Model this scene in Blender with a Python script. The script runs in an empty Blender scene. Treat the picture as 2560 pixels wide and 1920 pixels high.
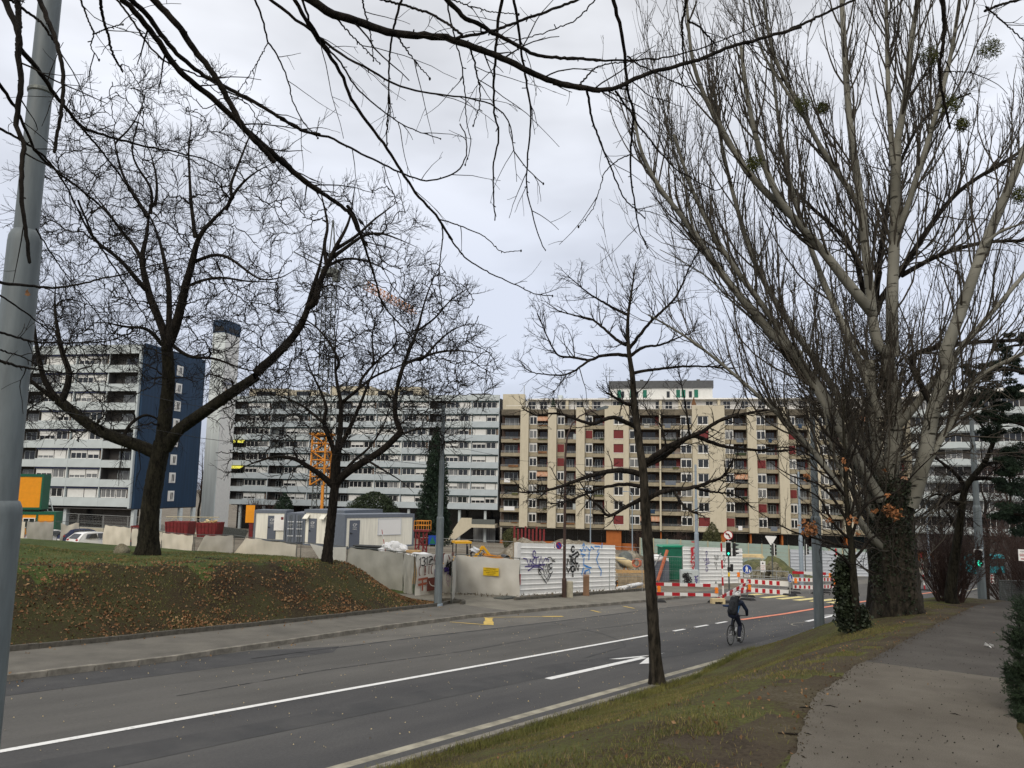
import bpy, math, random
import numpy as np
from mathutils import Vector, Matrix

random.seed(7)
RNG = np.random.default_rng(11)
PI = math.pi
scene = bpy.context.scene
COL = scene.collection

# ------------------------------------------------------------------ camera
FPX, CX, CY = 1950.0, 1280.0, 960.0            # focal length and centre of the photograph, in its pixels
PITCH, ROLL = math.atan(0.134), 0.017
_F = np.array([0, math.cos(PITCH), math.sin(PITCH)])
_R0 = np.array([1.0, 0, 0]); _U0 = np.cross(_R0, _F)
_R = math.cos(ROLL) * _R0 + math.sin(ROLL) * _U0
_U = -math.sin(ROLL) * _R0 + math.cos(ROLL) * _U0
cam_d = bpy.data.cameras.new('camera'); cam = bpy.data.objects.new('camera', cam_d); COL.objects.link(cam)
cam_d.sensor_width = 36; cam_d.lens = FPX / 2560 * 36; cam_d.clip_start = 0.1; cam_d.clip_end = 3000
cam.matrix_world = Matrix(((_R[0], _U[0], -_F[0], 0), (_R[1], _U[1], -_F[1], 0), (_R[2], _U[2], -_F[2], 0), (0, 0, 0, 1)))
scene.camera = cam

# ------------------------------------------------------------------ sky, sun, exposure
SUN_EL, SUN_AZ = math.radians(36), math.radians(200)
world = bpy.data.worlds.new("World"); scene.world = world; world.use_nodes = True
wt = world.node_tree; wt.nodes.clear()
def wn(t): return wt.nodes.new(t)
w_out = wn('ShaderNodeOutputWorld'); w_bg = wn('ShaderNodeBackground'); w_bg.inputs['Strength'].default_value = 0.1
sky = wn('ShaderNodeTexSky'); sky.sky_type = 'NISHITA'; sky.sun_disc = False
sky.sun_elevation = SUN_EL; sky.sun_rotation = SUN_AZ
tc = wn('ShaderNodeTexCoord'); sep = wn('ShaderNodeSeparateXYZ'); wt.links.new(tc.outputs['Generated'], sep.inputs[0])
# overcast: grey-blue low down, whiter towards the zenith
ramp = wn('ShaderNodeValToRGB'); wt.links.new(sep.outputs['Z'], ramp.inputs[0])
cr = ramp.color_ramp; cr.elements[0].position = 0.0; cr.elements[0].color = (0.60, 0.655, 0.785, 1)
cr.elements[1].position = 0.95; cr.elements[1].color = (1.30, 1.28, 1.24, 1)
e_ = cr.elements.new(0.25); e_.color = (0.645, 0.69, 0.80, 1)
e_ = cr.elements.new(0.55); e_.color = (0.93, 0.95, 1.0, 1)
# soft cloud variation
vm = wn('ShaderNodeVectorMath'); vm.operation = 'MULTIPLY'; vm.inputs[1].default_value = (1.0, 1.0, 2.6); wt.links.new(tc.outputs['Generated'], vm.inputs[0])
nz = wn('ShaderNodeTexNoise'); nz.inputs['Scale'].default_value = 1.7; nz.inputs['Detail'].default_value = 5; nz.inputs['Roughness'].default_value = 0.5
wt.links.new(vm.outputs[0], nz.inputs['Vector'])
mr = wn('ShaderNodeMapRange'); mr.inputs['From Min'].default_value = 0.38; mr.inputs['From Max'].default_value = 0.62
mr.inputs['To Min'].default_value = 6.1; mr.inputs['To Max'].default_value = 9.6; wt.links.new(nz.outputs['Fac'], mr.inputs['Value'])
sc_ = wn('ShaderNodeVectorMath'); sc_.operation = 'SCALE'; wt.links.new(ramp.outputs['Color'], sc_.inputs[0]); wt.links.new(mr.outputs[0], sc_.inputs['Scale'])
mx = wn('ShaderNodeMix'); mx.data_type = 'RGBA'; mx.inputs['Factor'].default_value = 0.96
wt.links.new(sky.outputs['Color'], mx.inputs['A']); wt.links.new(sc_.outputs[0], mx.inputs['B'])
wt.links.new(mx.outputs['Result'], w_bg.inputs['Color']); wt.links.new(w_bg.outputs[0], w_out.inputs[0])
sun_d = bpy.data.lights.new('sun', 'SUN'); sun_d.energy = 1.5; sun_d.angle = math.radians(40); sun_d.color = (1.0, 0.90, 0.76)
sun = bpy.data.objects.new('sun', sun_d); COL.objects.link(sun)
sdir = Vector((math.sin(SUN_AZ) * math.cos(SUN_EL), math.cos(SUN_AZ) * math.cos(SUN_EL), math.sin(SUN_EL)))
sun.rotation_euler = sdir.to_track_quat('Z', 'Y').to_euler(); sun.location = (0, -20, 60)
vs = scene.view_settings; vs.view_transform = 'Standard'; vs.look = 'None'; vs.exposure = 0.28; vs.gamma = 1; vs.use_curve_mapping = False
scene.cycles.max_bounces = 5; scene.cycles.diffuse_bounces = 3; scene.cycles.glossy_bounces = 2; scene.cycles.transmission_bounces = 3
scene.cycles.use_adaptive_sampling = True; scene.cycles.adaptive_threshold = 0.015

# ------------------------------------------------------------------ the sloping street: s runs along the road (downhill), n across it to the left
UH = np.array([0.5919, 0.8060]); UH /= np.linalg.norm(UH)
NH = np.array([-UH[1], UH[0]])
SLOPE, HC = 0.0579, 3.6
ROADANG = math.atan2(UH[1], UH[0])
def ray(px, py): return _F + _R * (px - CX) / FPX - _U * (py - CY) / FPX
def at(px, py, d): return Vector(ray(px, py) * d)
def horizon(px): return CY + FPX * math.tan(PITCH) + ROLL * (px - CX)
def smooth(t):
    t = np.clip(t, 0, 1); return t * t * (3 - 2 * t)
def base_z(s): return -HC - SLOPE * np.clip(s, -60, 175)
KERB_S = [-40, 0, 8, 11, 15, 19, 24, 30, 33, 38, 46, 60, 80, 110, 200]
KERB_N = [17.8, 17.8, 17.8, 17.9, 18.5, 19.1, 19.6, 19.6, 19.4, 19.2, 19.2, 19.2, 19.2, 19.2, 19.2]
def kerb_n(s): return np.interp(s, KERB_S, KERB_N)
def back_n(s): return np.interp(s, [-40, 0, 8, 11, 16, 19, 25.5, 27], [20.3, 20.4, 20.6, 20.8, 21.3, 21.65, 22.45, 23.0])
def e_bump(s, n):
    s = np.asarray(s, float); n = np.asarray(n, float)
    # near-side bank with the footpath on top
    nn = n - 1.3 * smooth((s - 17) / 7)
    near = (1.95 * (1 - smooth((nn - 2.4) / 6.1)) + 0.08 * (1 - smooth((nn - 7.2) / 1.3))) * (1 - 0.97 * smooth((s - 30) / 12))
    near = near * (n < 8.62)
    # far-side berm
    top = np.interp(n, [20, 26, 31, 36, 42, 50, 60, 80, 100], [1.75, 1.68, 1.5, 1.36, 1.22, 1.06, 0.9, 0.35, 0.2]) + 0.40 * smooth((18 - s) / 4) * smooth((n - 30) / 5) * smooth((60 - n) / 12)
    send = 27.3 + np.clip((n - 25) * 0.35, 0, 3)
    berm = top * smooth((n - back_n(s) - 0.05) / 4.6) * (1 - smooth((s - send + 4.2) / 4.2))
    site = 1.1 * smooth((n - 30) / 8) * (1 - smooth((n - 68) / 8)) * smooth((s - 34) / 6) * (1 - smooth((s - 65) / 14))
    return near + berm + site
def to_sn(x, y): return x * UH[0] + y * UH[1], x * NH[0] + y * NH[1]
def gz(x, y):
    s, n = to_sn(x, y); return float(base_z(s) + e_bump(s, n))
def wp(s, n, e=0.0):
    x = UH[0] * s + NH[0] * n; y = UH[1] * s + NH[1] * n
    return Vector((x, y, float(base_z(s)) + e))
def gp(s, n, e=0.0): return wp(s, n, float(e_bump(s, n)) + e)
def hit(px, py):
    d = ray(px, py); t = 2.0
    while t < 400:
        p = d * t
        if p[2] <= gz(p[0], p[1]): break
        t += 0.05
    return Vector(p)
def foot(px, D, e=0.0):
    """point on the ground at depth D in the direction of column px"""
    y = 1400.0
    for _ in range(30):
        p = ray(px, y) * D; y += (p[2] - gz(p[0], p[1]) - e) * FPX / D * 0.9
    return Vector(ray(px, y) * D)

# ------------------------------------------------------------------ helpers
class MB:
    def __init__(s): s.v = []; s.f = []; s.m = []; s.uv = None
    def add(s, vs_, fs, m=0):
        b = len(s.v); s.v += [tuple(p) for p in vs_]; s.f += [tuple(i + b for i in f) for f in fs]; s.m += [m] * len(fs); return s
    def box(s, x0, x1, y0, y1, z0, z1, m=0):
        return s.add([(x0,y0,z0),(x1,y0,z0),(x1,y1,z0),(x0,y1,z0),(x0,y0,z1),(x1,y0,z1),(x1,y1,z1),(x0,y1,z1)],
                     [(0,3,2,1),(4,5,6,7),(0,1,5,4),(1,2,6,5),(2,3,7,6),(3,0,4,7)], m)
    def bar(s, a, b, w, h, m=0, up=(0,0,1)):
        a = Vector(a); b = Vector(b); d = (b - a).normalized(); up = Vector(up)
        if abs(d.dot(up)) > 0.97: up = Vector((1,0,0))
        x = d.cross(up).normalized() * (w/2); y = x.cross(d).normalized() * (h/2)
        return s.add([a-x-y, a+x-y, a+x+y, a-x+y, b-x-y, b+x-y, b+x+y, b-x+y], [(0,3,2,1),(4,5,6,7),(0,1,5,4),(1,2,6,5),(2,3,7,6),(3,0,4,7)], m)
    def tube(s, pts, r, k=8, m=0, caps=True):
        pts = [Vector(p) for p in pts]; n = len(pts)
        rr = r if isinstance(r, (list, tuple)) else [r] * n
        t0 = (pts[-1] - pts[0]); ref = Vector((0,0,1)) if abs(t0.normalized().z) < 0.8 else Vector((1,0,0)) if t0.length else Vector((1,0,0))
        vs_ = []
        for i, p in enumerate(pts):
            t = (pts[min(i+1, n-1)] - pts[max(i-1, 0)])
            if t.length < 1e-9: t = Vector((0,0,1))
            t.normalize(); u = ref - t * t.dot(ref)
            if u.length < 1e-4: u = t.orthogonal()
            u.normalize(); w = t.cross(u)
            for j in range(k):
                a = 2*PI*j/k; vs_.append(p + (u*math.cos(a) + w*math.sin(a)) * rr[i])
        fs = [(i*k+j, i*k+(j+1)%k, (i+1)*k+(j+1)%k, (i+1)*k+j) for i in range(n-1) for j in range(k)]
        if caps: fs += [tuple(range(k-1, -1, -1)), tuple((n-1)*k + j for j in range(k))]
        return s.add(vs_, fs, m)
    def lathe(s, prof, k=16, c=(0,0,0), m=0):
        vs_ = []; n = len(prof)
        for r, z in prof:
            for j in range(k):
                a = 2*PI*j/k; vs_.append((c[0]+r*math.cos(a), c[1]+r*math.sin(a), c[2]+z))
        fs = [(i*k+j, i*k+(j+1)%k, (i+1)*k+(j+1)%k, (i+1)*k+j) for i in range(n-1) for j in range(k)]
        fs += [tuple(range(k-1, -1, -1)), tuple((n-1)*k + j for j in range(k))]
        return s.add(vs_, fs, m)
    def prism(s, poly, y0, y1, m=0):
        """polygon in x,z pushed along y"""
        n = len(poly)
        vs_ = [(x, y0, z) for x, z in poly] + [(x, y1, z) for x, z in poly]
        fs = [tuple(range(n)), tuple(range(2*n-1, n-1, -1))] + [(i, i+n, (i+1)%n+n, (i+1)%n) for i in range(n)]
        return s.add(vs_, fs, m)
    def disc(s, c, r, y0, y1, k=24, m=0):
        return s.prism([(c[0]+r*math.cos(2*PI*j/k), c[1]+r*math.sin(2*PI*j/k)) for j in range(k)], y0, y1, m)
    def ring(s, c, r0, r1, y0, y1, k=24, m=0):
        vs_ = []
        for y in (y0, y1):
            for r in (r0, r1):
                vs_ += [(c[0]+r*math.cos(2*PI*j/k), y, c[1]+r*math.sin(2*PI*j/k)) for j in range(k)]
        A, B, Cc, D = 0, k, 2*k, 3*k; fs = []
        for j in range(k):
            q = (j+1) % k
            fs += [(A+j, A+q, B+q, B+j), (Cc+q, Cc+j, D+j, D+q), (B+j, B+q, D+q, D+j), (A+q, A+j, Cc+j, Cc+q)]
        return s.add(vs_, fs, m)
    def ball(s, c, r, k=10, m=0, sx=1, sy=1, sz=1):
        prof = []; n = max(4, k//2+1); vs_ = []
        for i in range(n+1):
            a = PI*i/n
            for j in range(k):
                b = 2*PI*j/k
                vs_.append((c[0]+r*sx*math.sin(a)*math.cos(b), c[1]+r*sy*math.sin(a)*math.sin(b), c[2]-r*sz*math.cos(a)))
        fs = [(i*k+j, i*k+(j+1)%k, (i+1)*k+(j+1)%k, (i+1)*k+j) for i in range(n) for j in range(k)]
        return s.add(vs_, fs, m)
    def mesh(s, name, mats, smooth_=False):
        me = bpy.data.meshes.new(name); me.from_pydata(s.v, [], s.f)
        for mt in (mats if isinstance(mats, (list, tuple)) else [mats]): me.materials.append(mt)
        if any(s.m): me.polygons.foreach_set('material_index', s.m)
        if smooth_: me.polygons.foreach_set('use_smooth', [True]*len(me.polygons))
        me.update(); return me
    def build(s, name, mats, parent=None, loc=None, rz=0, sm=False):
        o = obj(name, s.mesh(name, mats, sm), parent, loc, rz)
        if sm:
            try: o.data.set_sharp_from_angle(angle=math.radians(42))
            except Exception: pass
        return o
def obj(name, me, parent=None, loc=None, rz=0):
    o = bpy.data.objects.new(name, me); COL.objects.link(o)
    if loc is not None: o.location = loc
    if rz: o.rotation_euler = (0, 0, rz)
    if parent is not None: o.parent = parent
    return o
def tag(o, label=None, cat=None, group=None, kind=None):
    if label: o['label'] = label
    if cat: o['category'] = cat
    if group: o['group'] = group
    if kind: o['kind'] = kind
    return o
def thing(name, label, cat, loc=(0,0,0), rz=0, group=None):
    o = bpy.data.objects.new(name, None); COL.objects.link(o); o.location = loc; o.rotation_euler = (0,0,rz); o.empty_display_size = 0.2
    return tag(o, label, cat, group)
def smooth_by_angle(o, deg=40):
    me = o.data; me.polygons.foreach_set('use_smooth', [True]*len(me.polygons))
    try: me.set_sharp_from_angle(angle=math.radians(deg))
    except Exception: pass
    return o
def copy_tree(o, parent=None):
    c = o.copy(); COL.objects.link(c)
    if parent is not None: c.parent = parent
    for ch in list(o.children): copy_tree(ch, c)
    return c
def lettering(txt, size, mat, parent, loc, rot=(PI/2,0,0), name='lettering', ext=0.003, align='CENTER', shear=0.0):
    cu = bpy.data.curves.new(name, 'FONT'); cu.body = txt; cu.size = size; cu.extrude = ext; cu.align_x = align; cu.align_y = 'CENTER'; cu.resolution_u = 2; cu.shear = shear
    cu.materials.append(mat); t_ = bpy.data.objects.new('t', cu); COL.objects.link(t_); me = bpy.data.meshes.new_from_object(t_)
    bpy.data.objects.remove(t_); bpy.data.curves.remove(cu); me.name = name
    o = bpy.data.objects.new(name, me); COL.objects.link(o); o.location = loc; o.rotation_euler = rot
    if parent is not None: o.parent = parent
    return o

# ------------------------------------------------------------------ materials
def mat(name, col, rough=0.7, metal=0.0, var=0.0, scale=3.0, bump=0.0, bscale=30.0, spec=0.3, col2=None, detail=4, emit=None, stretch=None, coord='Object', lo=0.35, hi=0.65):
    """one Principled material; var or col2 adds a noise mix, bump a fine noise relief"""
    m = bpy.data.materials.new(name); m.use_nodes = True; nt = m.node_tree; b = nt.nodes['Principled BSDF']
    b.inputs['Base Color'].default_value = (*col, 1); b.inputs['Roughness'].default_value = rough; b.inputs['Metallic'].default_value = metal
    b.inputs['Specular IOR Level'].default_value = spec
    tcn = nt.nodes.new('ShaderNodeTexCoord'); src = tcn.outputs[coord]
    if stretch:
        mp = nt.nodes.new('ShaderNodeMapping'); mp.inputs['Scale'].default_value = stretch; nt.links.new(src, mp.inputs[0]); src = mp.outputs[0]
    if var or col2:
        n = nt.nodes.new('ShaderNodeTexNoise'); n.inputs['Scale'].default_value = scale; n.inputs['Detail'].default_value = detail; n.inputs['Roughness'].default_value = 0.6
        nt.links.new(src, n.inputs['Vector'])
        r = nt.nodes.new('ShaderNodeValToRGB'); r.color_ramp.elements[0].position = lo; r.color_ramp.elements[1].position = hi
        c2 = col2 if col2 else tuple(min(1, c*(1+var)) for c in col); c1 = col if col2 else tuple(c*(1-var) for c in col)
        r.color_ramp.elements[0].color = (*c1, 1); r.color_ramp.elements[1].color = (*c2, 1)
        nt.links.new(n.outputs['Fac'], r.inputs[0]); nt.links.new(r.outputs[0], b.inputs['Base Color'])
    if bump:
        n2 = nt.nodes.new('ShaderNodeTexNoise'); n2.inputs['Scale'].default_value = bscale; n2.inputs['Detail'].default_value = 5
        nt.links.new(src, n2.inputs['Vector']); bp = nt.nodes.new('ShaderNodeBump'); bp.inputs['Strength'].default_value = bump; bp.inputs['Distance'].default_value = 0.02
        nt.links.new(n2.outputs['Fac'], bp.inputs['Height']); nt.links.new(bp.outputs[0], b.inputs['Normal'])
    if emit:
        b.inputs['Emission Color'].default_value = (*emit[0], 1); b.inputs['Emission Strength'].default_value = emit[1]
    return m
def two_noise(name, cols, s1, s2, rough=0.9, bump=0.6, bscale=40, coord='Object', stretch=None, pos=(0.39, 0.5, 0.61)):
    """ground covers: a large patch noise plus a fine noise, through a three-colour ramp"""
    m = bpy.data.materials.new(name); m.use_nodes = True; nt = m.node_tree; b = nt.nodes['Principled BSDF']; b.inputs['Roughness'].default_value = rough; b.inputs['Specular IOR Level'].default_value = 0.15
    tcn = nt.nodes.new('ShaderNodeTexCoord'); src = tcn.outputs[coord]
    if stretch:
        mp = nt.nodes.new('ShaderNodeMapping'); mp.inputs['Scale'].default_value = stretch; nt.links.new(src, mp.inputs[0]); src = mp.outputs[0]
    def noise(sc, d=5):
        n = nt.nodes.new('ShaderNodeTexNoise'); n.inputs['Scale'].default_value = sc; n.inputs['Detail'].default_value = d; n.inputs['Roughness'].default_value = 0.62; nt.links.new(src, n.inputs['Vector']); return n.outputs['Fac']
    a, c = noise(s1), noise(s2, 8)
    mix = nt.nodes.new('ShaderNodeMath'); mix.operation = 'ADD'
    m1 = nt.nodes.new('ShaderNodeMath'); m1.operation = 'MULTIPLY'; m1.inputs[1].default_value = 0.55; nt.links.new(a, m1.inputs[0])
    m2 = nt.nodes.new('ShaderNodeMath'); m2.operation = 'MULTIPLY'; m2.inputs[1].default_value = 0.45; nt.links.new(c, m2.inputs[0])
    nt.links.new(m1.outputs[0], mix.inputs[0]); nt.links.new(m2.outputs[0], mix.inputs[1])
    r = nt.nodes.new('ShaderNodeValToRGB'); els = r.color_ramp.elements
    els[0].position = pos[0]; els[0].color = (*cols[0], 1); els[1].position = pos[-1]; els[1].color = (*cols[-1], 1)
    for p, c_ in zip(pos[1:-1], cols[1:-1]):
        e2 = els.new(p); e2.color = (*c_, 1)
    nt.links.new(mix.outputs[0], r.inputs[0]); nt.links.new(r.outputs[0], b.inputs['Base Color'])
    bp = nt.nodes.new('ShaderNodeBump'); bp.inputs['Strength'].default_value = bump; bp.inputs['Distance'].default_value = 0.05
    nt.links.new(noise(bscale, 6), bp.inputs['Height']); nt.links.new(bp.outputs[0], b.inputs['Normal'])
    return m
M = {}
M['asphalt_lane'] = two_noise('asphalt_lane', [(0.060,0.060,0.062),(0.080,0.079,0.079),(0.105,0.103,0.100)], 0.5, 60, 0.85, 0.25, 160, 'UV', (0.25,1,1))
M['asphalt_mid'] = two_noise('asphalt_mid', [(0.082,0.080,0.076),(0.104,0.101,0.095),(0.128,0.123,0.115)], 0.6, 60, 0.88, 0.25, 160, 'UV', (0.22,1,1))
M['asphalt_old'] = two_noise('asphalt_old', [(0.115,0.111,0.100),(0.145,0.138,0.124),(0.18,0.172,0.152)], 0.9, 70, 0.9, 0.3, 120, 'UV', (0.4,1,1))
M['asphalt_patch'] = two_noise('asphalt_patch', [(0.055,0.056,0.058),(0.068,0.068,0.069),(0.085,0.084,0.083)], 1.2, 70, 0.85, 0.25, 160, 'UV')
M['tar'] = mat('tar', (0.03,0.03,0.03), 0.7, var=0.3, scale=8)
M['pavement'] = two_noise('pavement_asphalt', [(0.105,0.100,0.088),(0.14,0.132,0.115),(0.175,0.165,0.142)], 0.8, 60, 0.92, 0.3, 110, 'UV')
M['drive'] = two_noise('drive_asphalt', [(0.15,0.14,0.118),(0.20,0.187,0.155),(0.24,0.225,0.19)], 0.8, 50, 0.92, 0.35, 90, 'UV')
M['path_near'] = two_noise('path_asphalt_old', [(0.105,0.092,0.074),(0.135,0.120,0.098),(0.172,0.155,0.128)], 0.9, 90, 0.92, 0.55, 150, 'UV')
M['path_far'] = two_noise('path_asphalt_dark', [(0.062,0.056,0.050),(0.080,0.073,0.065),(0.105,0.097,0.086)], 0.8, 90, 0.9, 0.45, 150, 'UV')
M['kerb'] = mat('kerb_concrete', (0.20,0.185,0.155), 0.9, var=0.35, scale=4, bump=0.4, bscale=50)
M['kerb_dark'] = mat('kerb_mossy', (0.10,0.092,0.075), 0.9, var=0.4, scale=5, bump=0.5, bscale=50)
M['gutter'] = mat('gutter_concrete', (0.30,0.28,0.22), 0.9, var=0.3, scale=3, bump=0.3, bscale=60)
M['white_line'] = mat('white_road_paint', (0.76,0.76,0.74), 0.6, scale=7, coord='UV', col2=(0.40,0.40,0.385), lo=0.55, hi=0.72, detail=8)
M['yellow_line'] = mat('yellow_road_paint', (0.62,0.43,0.09), 0.65, col2=(0.30,0.24,0.11), scale=5, lo=0.5, hi=0.75)
M['pale_yellow_line'] = mat('pale_yellow_road_paint', (0.66,0.56,0.24), 0.65, var=0.15, scale=6)
M['red_line'] = mat('salmon_road_paint', (0.72,0.24,0.14), 0.65, var=0.15, scale=6)
M['grass'] = two_noise('verge_grass', [(0.052,0.040,0.022),(0.090,0.072,0.038),(0.090,0.100,0.030),(0.150,0.145,0.050)], 0.55, 22, 0.95, 0.9, 45, pos=(0.41,0.48,0.53,0.60))
M['berm_grass'] = two_noise('berm_grass', [(0.026,0.019,0.011),(0.046,0.034,0.017),(0.038,0.040,0.014),(0.070,0.058,0.026)], 0.45, 14, 0.95, 0.9, 30, pos=(0.41,0.48,0.54,0.61))
M['berm_top'] = two_noise('berm_top_grass', [(0.044,0.052,0.018),(0.050,0.074,0.018),(0.070,0.094,0.026),(0.105,0.115,0.038)], 0.5, 14, 0.95, 0.9, 30, pos=(0.41,0.48,0.54,0.61))
M['mud'] = two_noise('bare_mud', [(0.050,0.038,0.026),(0.080,0.062,0.043),(0.086,0.072,0.042),(0.125,0.105,0.074)], 0.9, 30, 0.95, 0.8, 50, pos=(0.40,0.48,0.55,0.62))
M['site_soil'] = two_noise('site_soil', [(0.11,0.09,0.068),(0.17,0.15,0.118),(0.24,0.215,0.175)], 0.25, 3, 0.95, 0.5, 8)
M['gravel'] = two_noise('gravel_heap', [(0.10,0.085,0.062),(0.19,0.165,0.125),(0.34,0.31,0.25)], 0.8, 7, 0.95, 1.0, 9)
M['boulder'] = two_noise('boulder_stone', [(0.10,0.09,0.06),(0.19,0.17,0.115),(0.28,0.26,0.19)], 3, 20, 0.95, 0.8, 18)
def bark(name, c1, c2, sc=7, st=(1,1,0.22), bump=0.9):
    return two_noise(name, [c1, tuple((a+b)/2 for a, b in zip(c1, c2)), c2], sc, sc*4, 0.95, bump, sc*2.5, stretch=st, pos=(0.40,0.5,0.60))
M['bark'] = bark('dark_bark', (0.006,0.005,0.004), (0.028,0.023,0.018))
M['bark_moss'] = bark('mossy_bark', (0.007,0.006,0.0045), (0.032,0.029,0.019))
M['twig'] = mat('twig_bark', (0.010,0.008,0.007), 0.9)
M['twig_red'] = mat('reddish_twig_bark', (0.050,0.030,0.024), 0.9)
M['twig_grey'] = mat('grey_green_twig_bark', (0.055,0.047,0.036), 0.9)
M['old_bark'] = bark('furrowed_bark', (0.011,0.0095,0.007), (0.052,0.044,0.033), 4, (1,1,0.25), 1.0)
M['steel_paint'] = mat('blue_grey_pole_paint', (0.125,0.147,0.155), 0.55, var=0.2, scale=3, bump=0.05, bscale=120, stretch=(3,3,.5), spec=0.4)
M['steel_pale'] = mat('pale_grey_pole_paint', (0.25,0.30,0.345), 0.5, var=0.06, scale=2, spec=0.4)
M['galv'] = mat('galvanised_steel', (0.36,0.37,0.36), 0.45, 0.5, var=0.15, scale=8)
M['galv_dark'] = mat('weathered_fence_steel', (0.12,0.13,0.12), 0.5, 0.4, var=0.2, scale=8)
M['brown_steel'] = mat('brown_lamp_post_paint', (0.060,0.036,0.028), 0.5, var=0.2, scale=5)
M['white'] = mat('white_paint', (0.80,0.79,0.75), 0.55, var=0.05, scale=2)
M['white_sheet'] = mat('white_steel_sheet', (0.85,0.845,0.80), 0.5, var=0.05, scale=1.2, stretch=(2,2,.6))
M['offwhite'] = mat('cream_cabin_panel', (0.75,0.73,0.63), 0.55, var=0.09, scale=1.5, stretch=(4,4,.3))
M['cab_grey'] = mat('blue_grey_cabin_frame', (0.135,0.155,0.185), 0.5, var=0.06, scale=3)
M['dark_door'] = mat('slate_cabin_door', (0.11,0.125,0.155), 0.5)
M['cream_cloth'] = mat('cream_fence_cloth', (0.64,0.58,0.47), 0.85, var=0.05, scale=1.2, bump=0.3, bscale=4)
M['grey_cloth'] = mat('grey_fence_cloth', (0.40,0.385,0.335), 0.85, var=0.07, scale=1.5, bump=0.3, bscale=4)
M['pale_cloth'] = mat('pale_fence_cloth', (0.60,0.58,0.52), 0.85, var=0.05, scale=1.4, bump=0.3, bscale=4)
M['banner'] = mat('white_banner', (0.70,0.68,0.62), 0.7, var=0.08, scale=1.4)
M['red'] = mat('red_barrier_foil', (0.42,0.015,0.022), 0.45)
M['barrier_white'] = mat('white_barrier_foil', (0.74,0.73,0.69), 0.5)
M['orange_lamp'] = mat('orange_lamp_lens', (0.85,0.22,0.02), 0.35)
M['orange'] = mat('orange_panel', (0.80,0.30,0.012), 0.5, var=0.05)
M['orange_steel'] = mat('orange_crane_paint', (0.62,0.24,0.03), 0.5, var=0.15, scale=2)
M['green_frame'] = mat('dark_green_frame', (0.012,0.10,0.055), 0.5)
M['container_green'] = mat('green_container_paint', (0.012,0.12,0.072), 0.5, var=0.15, scale=1.5)
M['container_lid'] = mat('bright_green_lid', (0.012,0.24,0.13), 0.45)
M['red_steel'] = mat('rusty_red_steel', (0.21,0.022,0.026), 0.6, col2=(0.12,0.02,0.018), scale=3)
M['salmon_beam'] = mat('salmon_painted_beam', (0.50,0.15,0.075), 0.6, var=0.15)
M['yellow_machine'] = mat('yellow_machine_paint', (0.72,0.38,0.015), 0.45, var=0.1, scale=4)
M['ochre_skip'] = mat('ochre_dumper_skip', (0.55,0.24,0.02), 0.5, var=0.2, scale=5)
M['rubber'] = mat('black_rubber', (0.018,0.018,0.018), 0.8)
M['black'] = mat('black_plastic', (0.014,0.014,0.015), 0.5)
M['dark_pipe'] = mat('black_plastic_pipe', (0.02,0.022,0.022), 0.4)
M['timber'] = mat('sawn_timber', (0.44,0.28,0.12), 0.8, var=0.25, scale=4, stretch=(1,8,8), bump=0.2)
M['timber_grey'] = mat('weathered_timber', (0.30,0.235,0.15), 0.85, var=0.3, scale=4)
M['sack'] = mat('white_sack_plastic', (0.74,0.74,0.73), 0.5, bump=0.5, bscale=6)
M['canvas'] = mat('cream_canvas', (0.58,0.47,0.27), 0.85, var=0.1)
M['glass'] = mat('dark_window_glass', (0.018,0.021,0.024), 0.08, spec=0.6, var=0.3, scale=0.5)
M['glass_curtain'] = mat('curtained_window_glass', (0.17,0.175,0.175), 0.15, spec=0.5, var=0.35, scale=1.0, stretch=(4,1,0.2))
M['navy'] = mat('navy_cladding', (0.015,0.041,0.084), 0.6, var=0.16, scale=1.2, stretch=(2,2,.12))
M['grey_band'] = mat('pale_grey_band', (0.47,0.515,0.515), 0.7, var=0.06, scale=0.6)
M['grey_band2'] = mat('blue_grey_band', (0.42,0.47,0.49), 0.7, var=0.06, scale=0.6)
M['white_render'] = mat('white_tower_render', (0.66,0.71,0.70), 0.7, var=0.10, scale=0.9, stretch=(2,2,.12))
M['shutter'] = mat('cream_roller_shutter', (0.63,0.63,0.60), 0.6, var=0.04, scale=2)
M['navy_strip'] = mat('navy_awning_box', (0.016,0.022,0.058), 0.6)
M['green_strip'] = mat('dark_green_awning_box', (0.018,0.045,0.048), 0.6)
M['brown_panel'] = mat('brown_wall_panel', (0.19,0.145,0.115), 0.7, var=0.1)
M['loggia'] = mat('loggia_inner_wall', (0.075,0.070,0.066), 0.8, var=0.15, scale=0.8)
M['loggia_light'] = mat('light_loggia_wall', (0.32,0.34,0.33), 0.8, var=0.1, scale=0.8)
M['tan'] = two_noise('tan_concrete', [(0.42,0.375,0.275),(0.53,0.48,0.365),(0.57,0.52,0.40)], 0.3, 2.5, 0.85, 0.15, 6, stretch=(1,1,0.35), pos=(0.25,0.5,0.75))
M['tan_band'] = two_noise('weathered_tan_concrete', [(0.20,0.17,0.12),(0.31,0.27,0.19),(0.40,0.35,0.255)], 0.5, 3, 0.88, 0.2, 6, stretch=(1,1,0.5), pos=(0.28,0.5,0.72))
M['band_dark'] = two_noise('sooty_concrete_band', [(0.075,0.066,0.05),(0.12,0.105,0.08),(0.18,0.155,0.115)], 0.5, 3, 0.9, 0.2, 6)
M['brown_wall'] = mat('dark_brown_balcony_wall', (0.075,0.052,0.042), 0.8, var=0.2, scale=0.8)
M['oxblood'] = mat('oxblood_shutter', (0.155,0.022,0.022), 0.6, var=0.1, stretch=(1,1,12), scale=3)
M['orange_brick'] = mat('orange_plinth', (0.36,0.11,0.026), 0.75, var=0.12, scale=1.2)
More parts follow.
